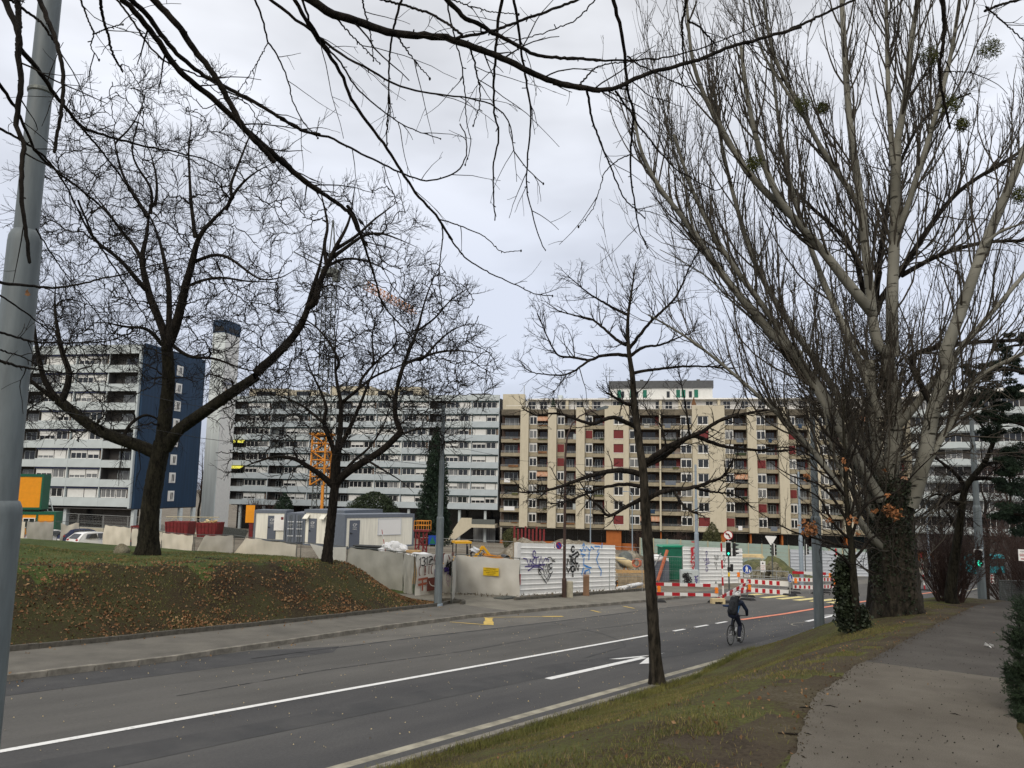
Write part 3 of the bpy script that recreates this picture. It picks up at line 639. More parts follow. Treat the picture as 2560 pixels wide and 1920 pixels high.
_r.color_ramp.elements[0].color = (0.42, 0.13, 0.06, 1); _r.color_ramp.elements[1].position = 0.5; _r.color_ramp.elements[1].color = (0.52, 0.42, 0.29, 1)
_nt.links.new(_w.outputs['Fac'], _r.inputs[0]); _nt.links.new(_r.outputs[0], _nt.nodes['Principled BSDF'].inputs['Base Color'])
AWN_ME = {}
def balcony(x0, x1, k, door_left=False, awn=False):
    z = k*FH; w = x1-x0
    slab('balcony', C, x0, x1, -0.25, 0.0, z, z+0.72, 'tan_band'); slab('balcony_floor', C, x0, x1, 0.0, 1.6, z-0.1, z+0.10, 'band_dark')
    key = round(w, 2)
    if ('r', key) not in BOX:
        mb = MB()
        for zz in (0.16, 0.38): mb.box(0.02, w-0.02, -0.2, -0.16, zz, zz+0.05)
        for xx in (0.04, w/2, w-0.08): mb.box(xx, xx+0.04, -0.195, -0.165, 0, 0.40)
        BOX[('r', key)] = mb.mesh('railing', M['galv'])
    obj('railing', BOX[('r', key)], C, (x0, 0, z+0.72))
    window(C, x0+w*0.12, 1.5, z+0.15, w*0.7, 2.25, 3, 'glass' if rb.random() < 0.75 else 'glass_curtain', 'brown_wall' if rb.random() < 0.6 else 'grey_band', name='balcony_door')
    q_ = rb.random()
    if q_ < .22: slab('flower_box', C, x0+w*rb.choice([.1, .4, .6]), x0+w*.9, -.42, -.27, z+.62, z+rb.choice([.8, .95, 1.1]), rb.choice(['hedge', 'olive_bush', 'hedge', 'leaf_brown']))
    elif q_ < .34: slab('laundry', C, x0+w*.2, x0+w*rb.choice([.5, .75]), -.30, -.26, z+.3, z+1.1, rb.choice(['sack', 'navy', 'cab_grey', 'grey_cloth']))
    elif q_ < .44: slab('cupboard', C, x1-w*.3, x1-.05, .7, 1.3, z+.11, z+1.9, rb.choice(['shutter', 'brown_panel', 'grey_band']))
    if rb.random() < 0.3: slab('side_screen', C, x1-w*0.2, x1-0.05, 1.3, 1.36, z+0.12, z+FH-0.2, 'oxblood')
    if awn:
        if key not in AWN_ME:
            mb = MB(); d = 0.035
            mb.add([(0, 0.2, 0), (w, 0.2, 0), (w, -0.75, -0.75), (0, -0.75, -0.75), (0, 0.2, -d), (w, 0.2, -d), (w, -0.75, -0.75-d), (0, -0.75, -0.75-d)], [(0,1,2,3),(7,6,5,4),(0,4,5,1),(1,5,6,2),(2,6,7,3),(3,7,4,0)])
            mb.box(0.01, w-0.01, -0.77, -0.75, -1.05, -0.75-d); AWN_ME[key] = mb.mesh('awning', AWN)
        obj('awning', AWN_ME[key], C, (x0, 0, z+FH-0.18))
def boxwin(x0, x1, k, shut=False):
    z = k*FH; w = x1-x0
    slab('balcony', C, x0, x1, -0.20, 0.0, z, z+0.85, 'tan_band'); slab('window_box', C, x0+0.02, x1-0.02, 0.06, 1.6, z+0.85, z+FH-0.02, 'tan')
    if shut: slab('shutter', C, x0+0.1, x1-0.1, -0.02, 0.05, z+0.95, z+FH-0.3, 'oxblood')
    else:
        window(C, x0+0.05, -0.05, z+0.9, w-0.1, 1.65, 2, 'glass' if rb.random() < 0.65 else 'glass_curtain', 'white', 0.11)
        slab('shutter_box', C, x0+0.05, x1-0.05, -0.06, 0.05, z+2.56, z+FH-0.03, 'shutter')
def pilaster(p0, p1, top=1.55, prot=0.95): slab('pilaster', C, XC(p0), XC(p1), -prot, 1.6, -0.15, NF*FH+top, 'tan')
cols = [('b', 1251, 1300, None), ('w', 1321.5, 1342, 'b', 1369.5), ('w', 1391.5, 1411, 'b', 1440), ('w', 1462.5, 1482, 'b', 1511.5), ('w', 1573.5, 1600.5, 'b', 1649), ('b', 1653.5, 1702.5, 'w', 1731.5), ('w', 1814.5, 1837, 'b', 1870), ('w', 1894, 1918, 'b', 1948), ('w', 1974, 1994, 'b', 2025), ('w', 2051, 2074, 'b', 2106), ('w', 2132, 2155, 'b', 2190), ('w', 2212, 2236, 'b', 2270)]
for c_ in cols:
    a, m_ = XC(c_[1]), XC(c_[2])
    for k in range(NF):
        aw = rb.random() < 0.13
        if c_[3] is None: balcony(a, m_, k, awn=False); continue
        e = XC(c_[4])
        if c_[0] == 'w': boxwin(a, m_-0.03, k, rb.random() < 0.16); balcony(m_, e, k, awn=aw)
        else: balcony(a, m_-0.03, k, awn=aw); boxwin(m_, e, k, rb.random() < 0.1)
    e = XC(c_[4]) if c_[3] else m_
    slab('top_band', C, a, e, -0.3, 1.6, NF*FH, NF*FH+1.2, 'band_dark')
for p0, p1 in ((1300.5, 1321), (1370, 1391), (1440.5, 1462), (1649.2, 1653.2), (1870.5, 1893.5), (1948.5, 1973.5), (2025.5, 2050.5), (2106.5, 2131.5), (2190.5, 2211.5), (2270.5, 2300)): pilaster(p0, p1)
# two broad walls each with a column of single windows
for p0, p1, q0, q1, sh in ((1512, 1573, 1534.5, 1559, (0, 4, 5, 6)), (1732, 1814, 1745, 1773, (0, 6))):
    a, b_, c0, c1 = XC(p0), XC(p1), XC(q0), XC(q1)
    slab('pilaster', C, a, c0, -0.95, 1.6, -0.15, NF*FH+1.9, 'tan'); slab('pilaster', C, c1, b_, -0.95, 1.6, -0.15, NF*FH+1.9, 'tan')
    for k in range(NF+1):
        z0 = -0.15 if k == 0 else (k-1)*FH+2.62; z1 = k*FH+0.88 if k < NF else NF*FH+1.9
        slab('spandrel', C, c0+0.003, c1-0.003, -0.93, 1.6, z0, z1, 'tan')
        if k < NF:
            if k in sh: slab('shutter', C, c0+0.02, c1-0.02, -0.78, -0.70, k*FH+0.9, k*FH+2.6, 'oxblood')
            else: window(C, c0+0.03, -0.7, k*FH+0.9, c1-c0-0.06, 1.7, 2, 'glass', 'white', 0.11)
            slab('sill', C, c0-0.05, c1+0.05, -1.0, -0.95, k*FH+0.80, k*FH+0.88, 'white')
# attic storey, white, set back under a thin white roof edge
za = NF*FH+1.2
slab('attic_wall', C, XC(1262), XC(2300), 3.0, 3.2, za, za+2.2, 'white'); slab('attic_roof', C, XC(1312), XC(2300), 1.6, 12, za+2.2, za+2.45, 'white')
slab('attic_end', C, XC(1250), XC(1305), 1.4, 2.9, za, za+3.4, 'tan')
slab('terrace_rail', C, XC(1262), XC(2300), -0.1, -0.04, za+0.75, za+0.82, 'white')
for p in (1275, 1312, 1342, 1398, 1436, 1480, 1530, 1578, 1640, 1665, 1712, 1770, 1815, 1862, 1905, 1960, 2010, 2070): window(C, XC(p), 2.9, za+0.35, XC(p+19)-XC(p), 1.6, 2, 'glass')
for p in (1410, 1470, 1650, 1700, 1800): slab('attic_fin', C, XC(p), XC(p+7), 1.9, 2.98, za, za+2.2, 'tan')
for p, mt in ((1380, 'conifer'), (1552, 'conifer'), (1738, 'leaf_brown')):
    mb = MB(); mb.lathe([(0.10, 0.0), (0.55, 0.3), (0.5, 0.8), (0.28, 1.6), (0.03, 2.5)], 10); mb.build('potted_shrub', M[mt], C, (XC(p), 0.6, za+0.1))
for p, w_, h_ in ((1340, 22, 0.5), (1385, 12, 1.1), (1415, 24, 0.45), (1490, 22, 0.5)): slab('roof_vent', C, XC(p), XC(p+w_), 5, 7, za+2.45, za+2.45+h_, 'grey_band' if h_ > 1 else 'roof_grey')
mb = MB(); mb.tube([(XC(1303), 2, za), (XC(1303), 2, za+5.2)], 0.07, 6); mb.build('mast', M['galv'], C)
# penthouse with green shutters and zinc roof
P0, P1 = XC(1521), XC(1790); slab('penthouse_wall', C, P0, P1, 4.5, 11, za+2.46, za+4.9, 'shutter'); slab('penthouse_roof', C, P0-0.2, P1+0.2, 4.2, 11.3, za+4.9, za+6.4, 'roof_grey')
for p in (1541, 1574, 1608, 1695, 1709, 1742): slab('green_shutter', C, XC(p), XC(p+10), 4.4, 4.5, za+2.9, za+4.5, 'green_shutter')
for p in (1551, 1588, 1670, 1728): window(C, XC(p), 4.4, za+2.9, XC(p+8)-XC(p), 1.3, 1, 'glass', 'roof_grey')
for p in (1568, 1600, 1715, 1750): slab('chimney', C, XC(p), XC(p+9), 6, 7, za+6.4, za+6.9, 'roof_grey')
mb = MB(); q = XC(1520); mb.tube([(q, 6, za+6), (q, 6, za+9.6)], 0.05, 5); [mb.tube([(q-0.9, 6, za+h), (q+0.9, 6, za+h)], 0.035, 4) for h in (7.6, 8.4, 9.0)]; mb.build('antenna', M['galv_dark'], C)
# ground floor: orange plinth, dark glazing, orange columns
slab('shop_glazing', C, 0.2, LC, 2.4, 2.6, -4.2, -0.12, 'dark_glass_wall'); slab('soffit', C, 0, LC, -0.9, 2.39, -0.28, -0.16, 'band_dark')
slab('plinth', C, 0.1, LC, 0.8, 1.2, -4.6, -2.9, 'orange_brick')
for p, w_ in ((1516, 37), (1650, 3), (1800, 12), (1872, 4), (1950, 4), (2030, 6), (2110, 4), (2190, 4)): slab('column', C, XC(p), XC(p+w_), -0.3, 2.3, -4.6, -0.29, 'orange_brick')
for i in range(44): slab('mullion', C, 1.5+i*2.4, 1.56+i*2.4, 2.3, 2.39, -4.1, -0.3, 'galv_dark')
for p in range(1806, 1866, 20): slab('handrail', C, XC(p), XC(p+19), 0.5, 0.56, -2.5, -2.4, 'galv')
# ---- block further right, mostly hidden by trees
OD = at(2285, horizon(2285), 138); OD.z = -9.5
D_ = thing('apartment_building', 'pale grey terraced block half hidden behind the poplar on the right', 'building', OD, math.radians(-30))
mb = MB(); mb.box(0, 40, 0, 14, 0, 27); mb.build('wall', M['loggia'], D_)
for k in range(8):
    slab('balcony', D_, 0, 40, -1.4, -1.2, 3.2+k*2.9, 4.25+k*2.9, 'grey_band'); slab('balcony_floor', D_, 0, 40, -1.2, 0, 3.0+k*2.9, 3.19+k*2.9, 'grey_band')
    for j in range(9): window(D_, 0.8+j*4.4, -0.1, 4.3+k*2.9, 2.6, 1.6, 3, 'glass' if rb.random() < 0.7 else 'glass_curtain')
slab('roof_edge', D_, -0.2, 40.2, -1.5, 14, 27.0, 27.8, 'white')
# ================================================================== fences and the building site
def proj(P):
    P = np.array(P, float); z = P @ _F
    return CX + FPX*(P@_R)/z, CY - FPX*(P@_U)/z
def flat_foot(px, D):
    y = 1400.0
    for _ in range(30):
        p = ray(px, y)*D; s, n = to_sn(p[0], p[1]); y += (p[2]-base_z(s))*FPX/D*0.9
    return Vector(ray(px, y)*D)
def top_at(px, ytop, h):
    """foot point of something h tall on the site plane whose top shows at (px, ytop)"""
    a, b = 15.0, 95.0
    for _ in range(40):
        D = (a+b)/2; P = flat_foot(px, D); y = proj(P + Vector((0, 0, h)))[1]
        if y > ytop: a = D
        else: b = D
    return flat_foot(px, D)
def frame_of(a, b):
    d = b - a; return math.atan2(d.y, d.x), math.hypot(d.x, d.y), d.z
def cloth(L, H, dz, x0=0.0, x1=1.0, tear=None, seed=0, sag=0.03, bulge=0.09):
    """sheet hung on a panel frame, wrinkled; dz is the drop along the panel"""
    r = np.random.default_rng(seed); nx, nz = 22, 12; mb = MB(); V = []
    ph = r.uniform(0, 6, 6)
    for j in range(nz+1):
        for i in range(nx+1):
            u = x0 + (x1-x0)*i/nx; v = j/nz
            top = 1.0 - sag*abs(math.sin(u*PI*3+ph[0]))
            if tear: top = min(top, tear(u))
            zz = 0.04 + v*(H*top-0.04)
            y = -0.04 - bulge*math.sin(PI*v)*(0.4+0.6*math.sin(u*PI)) * (0.6+0.4*math.sin(u*9+ph[1])) - 0.025*math.sin(u*23+v*5+ph[2]) - 0.02*math.sin(u*11-v*9+ph[3])
            V.append((u*L + 0.02*math.sin(v*7+ph[4]), y, zz + u*dz))
    F = [(j*(nx+1)+i, j*(nx+1)+i+1, (j+1)*(nx+1)+i+1, (j+1)*(nx+1)+i) for j in range(nz) for i in range(nx)]
    mb.add(V, F); return mb
def panel_frame(L, H, dz, bars=True):
    mb = MB(); g = 0.021
    for z in (0.05, H*0.5, H): mb.tube([(0, 0, z), (L, 0, z+dz)], g if z != H*0.5 else 0.008, 6)
    for x in (0.02, L-0.02): mb.tube([(x, 0, -0.1+dz*x/L), (x, 0, H+0.03+dz*x/L)], g, 6)
    if bars:
        for i in range(1, int(L/0.16)): x = i*L/int(L/0.16); mb.tube([(x, 0.01, 0.05+dz*x/L), (x, 0.01, H+dz*x/L)], 0.0028, 3, caps=False)
        for i in range(1, 7): z = i*H/7; mb.tube([(0, 0.012, z), (L, 0.012, z+dz)], 0.0028, 3, caps=False)
    return mb
FG = 'sheeted site fence panels behind the grass berm'
PANELS = [
 (-24, 1298, 59, 1303, 'cream_cloth', None, 'cream sheeted fence panel half hidden behind the near grey mast'),
 (61, 1303, 127, 1303, 'cream_cloth', None, 'cream sheeted fence panel in front of the orange and green huts'),
 (129, 1303, 192, 1305, 'cream_cloth', ('v', 0.28, 1.0), 'cream fence panel with a V-shaped dip in the top of its sheet'),
 (194, 1306, 255, 1310, None, None, 'bare steel fence panel with parked cars showing through'),
 (257, 1311, 325, 1318, 'cream_cloth', None, 'cream sheeted fence panel just left of the boulder and big trunk'),
 (327, 1319, 401, 1329, 'cream_cloth', None, 'cream sheeted fence panel behind the big tree trunk'),
 (403, 1330, 479, 1337, 'cream_cloth', None, 'cream sheeted fence panel in front of the red skip'),
 (482, 1337, 577, 1337, 'cream_cloth', ('cutl', 0.0, 1.0), 'cream fence panel with its upper left sheet corner folded, below the rubble skip'),
 (582, 1338, 738, 1359, 'cream_cloth', ('cutl2', 0.02, 1.0), 'long cream fence panel with a slack sheet left of the torn one'),
 (748, 1355, 865, 1367, 'pale_cloth', ('torn', 0.25, 1.0), 'fence panel with a torn sheet hanging open, left of the second trunk'),
 (869, 1367, 1007, 1380, 'grey_cloth', None, 'wide grey sheeted fence panel right of the second trunk'),
 (1009, 1381, 1033, 1386, 'grey_cloth', None, 'narrow grey sheeted fence panel beside the painted banner'),
 (1127, 1400, 1136, 1385, 'grey_cloth', None, 'very narrow grey sheeted panel between banner and pale panel'),
 (1137, 1385, 1299, 1396, 'pale_cloth', None, 'pale sheeted fence panel carrying a yellow notice'),
]
TEARS = {'v': lambda u: 0.83+0.45*abs(u-0.55), 'cutl': lambda u: 0.25+u*3.6 if u < 0.21 else 1.0, 'cutl2': lambda u: min(1.0, 0.3+u*3.2), 'torn': lambda u: 0.995 if u > 0.3 else 0.99}
for i, (a, ya, b, yb, m_, tr, lab) in enumerate(PANELS):
    pa, pb = top_at(a, ya, 2.0), top_at(b, yb, 2.0); ang, L, dz = frame_of(pa, pb)
    t = thing('fence_panel', lab, 'fence panel', pa, ang, FG)
    panel_frame(L, 2.0, dz, bars=(m_ is None or tr is not None)).build('frame', M['galv_dark'], t, sm=True)
    if m_:
        if tr and tr[0] == 'torn':      # the sheet hangs from its right edge only
            mb = MB(); mb.add([(L*0.22, -0.05, 1.98), (L*0.6, -0.12, 1.9), (L*0.99, -0.05, 1.98+dz), (L*0.99, -0.06, 0.1+dz), (L*0.85, -0.16, 0.12), (L*0.62, -0.2, 0.75), (L*0.45, -0.15, 1.3)], [(0,1,6), (1,2,5), (1,5,6), (2,3,4), (2,4,5)]); mb.build('sheet', M[m_], t)
        else:
            o = cloth(L, 1.98, dz, tr[1] if tr else 0.0, tr[2] if tr else 1.0, TEARS[tr[0]] if tr else None, i).build('sheet', M[m_], t, sm=True)
    mb = MB(); [mb.box(x-0.3, x+0.3, -0.12, 0.12, -0.12, 0.02) for x in (0.0,)]; mb.build('foot', M['concrete'], t)
    if i == 13:
        nt_ = thing('notice', 'yellow site notice with dark lettering tied to the pale fence panel', 'notice', pa, ang)
        mb = MB(); mb.box(L*0.46, L*0.70, -0.185, -0.17, 1.02, 1.42); mb.build('board', M['sign_yellow'], nt_)
        for q, tx in enumerate(('CHANTIER INTERDIT', "Accès interdit à toute personne", 'étrangère au chantier', 'Le propriétaire')):
            lettering(tx, 0.062, M['spray_black'], nt_, (L*0.58, -0.19, 1.36-q*0.095))
# painted banner hung on its own panel
pa, pb = top_at(1036, 1387, 2.0), top_at(1127, 1386, 2.0); ang, L, dz = frame_of(pa, pb)
bn = thing('banner', 'white banner covered in red and black graffiti beside the grey pole', 'banner', pa, ang)
panel_frame(L, 2.0, dz, False).build('frame', M['galv_dark'], bn, sm=True)
cloth(L, 2.02, dz, seed=40, sag=0.0, bulge=0.02).build('sheet', M['banner'], bn, sm=True)
def stroke(mb, pts, w, y, m=0, kx=1.0, kz=1.0, x0=0.0, z0=0.0):
    """one spray stroke: a thin ribbon through x,z points"""
    P = [(x0+a*kx, z0+b*kz) for a, b in pts]; n = len(P); V = []
    for i in range(n):
        q0, q1 = P[max(i-1, 0)], P[min(i+1, n-1)]; d = np.array([q1[0]-q0[0], q1[1]-q0[1]]); d = d/(np.linalg.norm(d)+1e-9); nr = (-d[1]*w/2, d[0]*w/2)
        V += [(P[i][0]+nr[0]-d[0]*w*0.3*(i == 0)+d[0]*w*0.3*(i == n-1), y, P[i][1]+nr[1]), (P[i][0]-nr[0], y, P[i][1]-nr[1])]
        V[-2:] = [V[-2], V[-1]]
    V2 = V + [(a, y+0.004, c) for a, _, c in V]; b = len(V)
    F = []
    for i in range(n-1): F += [(2*i, 2*i+1, 2*i+3, 2*i+2), (2*i, 2*i+2, 2*i+2+b, 2*i+b), (2*i+1, 2*i+1+b, 2*i+3+b, 2*i+3)]
    mb.add(V2, F, m)
def graffiti(parent, strokes, w, y, m, kx, kz, x0, z0, name='graffiti'):
    mb = MB()
    for i, s_ in enumerate(strokes): stroke(mb, s_, w, y-0.0006*i, 0, kx, kz, x0, z0)
    return mb.build(name, M[m], parent)
def arc(cx, cz, rx, rz, a0, a1, k=9): return [(cx+rx*math.cos(math.radians(a0+(a1-a0)*i/k)), cz+rz*math.sin(math.radians(a0+(a1-a0)*i/k))) for i in range(k+1)]
yb_ = -0.115; sc_x = L
graffiti(bn, [[(0,.7),(.06,.98),(.05,0)], arc(.2,.75,.09,.22,150,-80)+arc(.2,.27,.1,.25,80,-150), [(.34,.7),(.4,.98),(.39,0)], arc(.56,.72,.1,.26,160,-30)+[(.46,.05),(.72,.1)], arc(.62,.35,.1,.3,20,200), [(.84,1.0),(.80,-.05)]], 0.055, yb_, 'spray_black', L*0.52, 0.42, L*0.05, 1.45)
graffiti(bn, [[(0,1),(-.1,.5),(.05,.0)], [(.25,1),(.2,0)], [(.2,.6),(.5,.9)], [(.6,1),(.55,0)], [(.7,.9),(.95,1.0)], [(.82,1),(.78,0)], [(1.3,.8),(1.5,.2)], [(1.75,1.1),(1.7,.6)], [(1.9,1.1),(1.85,.6)]], 0.07, yb_-0.01, 'spray_brown', L*0.28, 0.42, L*0.47, 1.5)
graffiti(bn, [arc(.08,.5,.08,.45,100,260), arc(.26,.5,.08,.45,80,-80), arc(.36,.5,.06,.45,100,260), [(.52,.9),(.52,.1)], [(.52,1.05),(.53,1.12)], arc(.72,.5,.08,.45,100,260), arc(.86,.5,.08,.45,80,-80), [(.95,.9),(.95,.2),(1.05,.1)], arc(1.12,.5,.08,.4,180,360)], 0.06, yb_-0.02, 'spray_brown', L*0.5, 0.48, L*0.04, 0.98)
graffiti(bn, [[(0,1),(.05,0)], [(.3,1),(.35,0)], [(0,.5),(.33,.5)], [(.45,.95),(.85,1)], [(.65,1),(.68,0)], [(1,1),(1.02,0)]+[(1.0,1)]+arc(1.1,.75,.18,.2,90,-90), [(1.45,1),(1.42,0)]], 0.085, yb_-0.03, 'spray_purple', L*0.26, 0.34, L*0.46, 0.88)
graffiti(bn, [[(0,0),(.3,1),(.6,.1),(1,1.0)], [(.1,.5),(.5,.8),(.2,.1),(.9,.2)], [(.7,.9),(.6,-.3)], [(.8,.1),(.75,-.4)]], 0.15, yb_-0.03, 'spray_black', L*0.2, 0.55, L*0.76, 1.0)
graffiti(bn, [[(0,1),(.9,1.02)], [(.4,1),(.42,0)], [(0,.55),(.8,.6)], [(.9,.9),(.95,.1)]], 0.11, yb_-0.02, 'spray_rust', L*0.27, 0.55, L*0.03, 0.28)
mb = MB(); mb.box(L*0.25, L*0.67, -0.165, -0.158, 0.22, 0.84); mb.build('graffiti', M['spray_brown'], bn)
graffiti(bn, [arc(.5,.6,.42,.5,180,360)], 0.04, yb_-0.06, 'banner', L*0.42, 0.55, L*0.27, 0.35)
graffiti(bn, [arc(.5,.5,.5,.45,120,20)], 0.05, yb_-0.02, 'spray_orange', L*0.3, 0.3, L*0.42, 1.22)
graffiti(bn, [arc(.3,.6,.25,.4,0,300), [(.6,1),(.5,.1),(.9,.6),(.8,0)], [(.1,.2),(.4,-.3),(.5,.2)], [(.9,1.1),(.7,.5)]], 0.03, yb_-0.02, 'spray_lilac', L*0.2, 0.5, L*0.78, 0.42)
# corrugated sheet hoardings: each course a piece
def sheet_fence(name, lab, pa, pb, H, rows, m, lip, cat='hoarding', m2=None, split=None):
    ang, L, dz = frame_of(pa, pb); t = thing(name, lab, cat, pa, ang); h = H/rows
    def course(x0, x1, mm):
        mb = MB()
        for (a, b, c) in ((0.0, 0.045, -0.05), (0.045, 0.075, -0.05), (0.075, h, -0.012)): pass
        prof = [(-0.055, 0.0), (-0.055, 0.035), (-0.015, 0.07), (-0.012, h-0.004), (0.012, h-0.004), (0.012, 0.0)]
        V = [(x0, y, z) for y, z in prof]+[(x1, y, z+dz*(x1-x0)/L) for y, z in prof]; k = len(prof)
        F = [tuple(range(k-1, -1, -1)), tuple(range(k, 2*k))]+[(i, (i+1) % k, (i+1) % k+k, i+k) for i in range(k)]
        mb.add(V, F, 0); me = mb.mesh('board', [M[mm], M[lip]])
        for p in me.polygons:
            if p.index in (2, 3, 4) and lip != mm: p.material_index = 1
        return me
    segs = [(0, L, m)] if not split else [(0, L*split, m), (L*split+0.004, L, m2)]
    for x0, x1, mm in segs:
        me = course(x0, x1, mm)
        for r in range(rows): obj('board', me, t, (0, 0, r*h + dz*x0/L))
    mb = MB()
    for i in range(int(L/2.5)+1): x = min(L-0.1, i*2.5+0.05); mb.box(x, x+0.08, 0.03, 0.11, -0.2+dz*x/L, H+dz*x/L)
    mb.build('post', M['galv_dark'], t); return t, L, dz
wf, WL, wdz = sheet_fence('site_hoarding', 'white corrugated hoarding with purple, black and blue graffiti beside the brown lamp post', wp(33.35, 23.85, 0.1), wp(42.9, 23.5, 0.1), 2.66, 10, 'white_sheet', 'white_sheet')
mb = MB(); mb.box(-0.30, -0.02, -0.12, 0.10, -0.05, 2.68); mb.build('end_post', M['white'], wf); mb = MB(); mb.box(-0.33, -0.015, -0.135, -0.122, 0.55, 1.1); mb.build('reflector', M['red'], wf)
mb = MB(); mb.box(-0.25, -0.1, 0.12, 0.2, 1.2, 2.9); mb.build('post', M['timber_grey'], wf)
gy = -0.058
graffiti(wf, [[(.0,.72),(.18,.66),(.3,.2),(.36,.62)], [(.36,.62),(.42,.25),(.55,.68),(.42,.5),(.56,.3)], [(.55,.66),(.8,.72)], [(.66,.7),(.64,.25)], [(.8,.3),(.9,.74),(.98,.3),(1.12,.6),(1.3,.5),(1.28,.36)], [(.1,.24),(1.1,.22)], [(.25,-.02),(.5,.16),(.85,.12),(1.0,-.05)]], 0.055, gy, 'spray_purple', 1.75, 0.9, 0.27, 1.22)
graffiti(wf, [arc(.5,.5,.42,.5,0,330)], 0.065, gy-.004, 'spray_purple', 0.3, 0.34, 1.08, 1.86)
graffiti(wf, [arc(.12,.75,.1,.24,60,300), [(.3,.5),(.38,1.0),(.45,.6),(.55,1.0),(.6,.5)], [(.68,.95),(.68,.55)], arc(.85,.75,.12,.22,40,320), arc(.14,.25,.12,.22,90,300), [(.32,.45),(.38,.02),(.46,.4),(.55,.0),(.6,.45)], arc(.82,.22,.14,.24,60,350), [(.2,-.1),(.55,-.9)], [(.85,-.1),(.62,-.7)], [(.4,-.1),(.58,-.5),(.7,-.1)], [(.95,1.1),(1.1,1.3),(.9,1.3),(1.12,1.1)], [(.2,.1),(.0,.5),(.05,.9)]], 0.055, gy, 'spray_black', 1.35, 0.55, 1.62, 0.92)
graffiti(wf, [arc(.5,.5,.5,.45,200,-20)], 0.04, gy-.004, 'spray_black', 0.5, 0.3, 2.35, 1.5)
graffiti(wf, [[(.05,.0),(.1,.45),(.3,.05),(.35,.5)], [(.42,0),(.45,.5),(.62,.42),(.45,.25),(.66,.02)], arc(.85,.3,.16,.26,60,300), [(.0,-.1),(.15,-.5),(.35,-.1)], arc(.5,-.3,.13,.2,0,360), [(.7,-.45),(.75,-.05),(.95,-.45),(1.0,-.05)], [(.45,.62),(.9,.85),(1.0,.6)], [(.2,.65),(.4,.55)], [(.5,-.6),(.52,-.85)]], 0.11, gy, 'spray_black', 1.25, 0.8, 4.25, 1.25)
graffiti(wf, [arc(.5,.5,.42,.45,20,340)], 0.10, gy-.004, 'spray_black', 0.36, 0.36, 4.7, 1.92)
graffiti(wf, [[(.0,.9),(.1,.7),(.2,1.0),(.28,.7),(.35,1.05)], [(.15,1.1),(.2,1.3),(.25,1.1)], [(.05,.55),(.3,.4),(.12,.3)], [(.4,.95),(.55,.7),(.62,1.0),(.75,.78)], [(.22,.2),(.2,-.3),(.45,-.5)], [(.5,.6),(.48,.0)], [(.8,1.0),(1.1,.95),(.95,.5)], [(1.05,.5),(.9,.0),(1.0,-.4)], [(.2,-.5),(.1,-1.0)], [(.3,-.45),(.62,-.6)], [(.25,-.8),(.5,-.7),(.55,-1.0)], [(1.02,-.5),(1.18,-.9),(1.15,-1.3)], [(.18,-1.05),(.2,-1.3)], [(1.2,.8),(1.22,1.2)]], 0.075, gy, 'spray_blue', 1.95, 0.76, 5.6, 1.4)
graffiti(wf, [[(.5+.5*math.cos(math.radians(90+144*i)), .5+.5*math.sin(math.radians(90+144*i))) for i in range(6)]], 0.05, gy-.004, 'sign_blue', 0.26, 0.26, 6.0, 0.58)
w2, WL2, d2 = sheet_fence('site_hoarding', 'second white corrugated hoarding with red scrawl, behind the traffic light', flat_foot(1708, 57.5), flat_foot(1857, 63.5), 2.75, 10, 'white_sheet', 'white_sheet')
graffiti(w2, [[(.0,1.5),(.15,1.1),(.5,1.15),(.9,1.1),(1,1.5)], [(.1,1.95),(.9,1.9)], arc(.5,1.25,.3,.3,200,-20), [(.1,1.1),(.15,.3)], [(.85,1.1),(.9,.3)], [(.0,.9),(.3,.7),(.45,.9),(.6,.7)], [(.35,.6),(.95,-.4)], [(.6,.65),(.3,.0)], [(-.1,.6),(.2,.5)], [(.95,.7),(1.2,.6)], [(.1,.2),(.25,.1),(.3,-.2)], [(.5,-.35),(.8,-.3)]], 0.10, gy, 'spray_red', 0.95, 1.05, 1.0, 1.0)
mb = MB(); mb.box(1.05, 1.35, gy-.006, gy-.002, 2.0, 2.65); mb.box(1.62, 1.85, gy-.006, gy-.002, 1.9, 2.65); mb.build('graffiti', M['spray_red'], w2)
graffiti(w2, [[(.0,.9),(.25,.5),(.5,.9)], [(.5,.6),(.9,.95),(.7,.4)], [(.55,1.3),(.6,.0)], [(1.0,.9),(.9,.4),(1.2,.5)], arc(.6,-.35,.2,.25,0,360), [(.3,.2),(1.1,.3)], arc(.6,1.5,.15,.2,0,360)], 0.05, gy, 'spray_purple', 0.75, 0.65, 2.75, 1.15)
graffiti(w2, [[(0,1),(.1,.4),(.2,.9),(.3,.3)], [(.4,1),(.5,.3),(.65,.9)], [(.0,.1),(.1,-.4),(.25,.0),(.35,-.5)], [(1.1,1),(1.2,.5),(1.35,1),(1.45,.5),(1.6,.9)], [(1.1,.3),(1.15,-.1),(1.3,.3),(1.5,.2),(1.55,-.1),(1.7,.3)], [(1.2,-.4),(1.3,-.8),(1.5,-.4),(1.6,-.8)], [(.2,-.6),(.3,-1.0)]], 0.06, gy, 'spray_black', 0.95, 0.55, 4.35, 1.35)
sheet_fence('site_hoarding', 'blue grey sheet steel hoarding, pale at its right end, behind the striped barriers', flat_foot(1977, 80), flat_foot(2092, 86), 2.7, 8, 'grey_sheet', 'lip_pale', m2='white_sheet', split=0.68)
sheet_fence('site_hoarding', 'short blue grey steel hoarding seen between the ivy trunk and the poplar', flat_foot(2140, 88), flat_foot(2190, 90), 2.7, 8, 'grey_sheet', 'lip_pale')
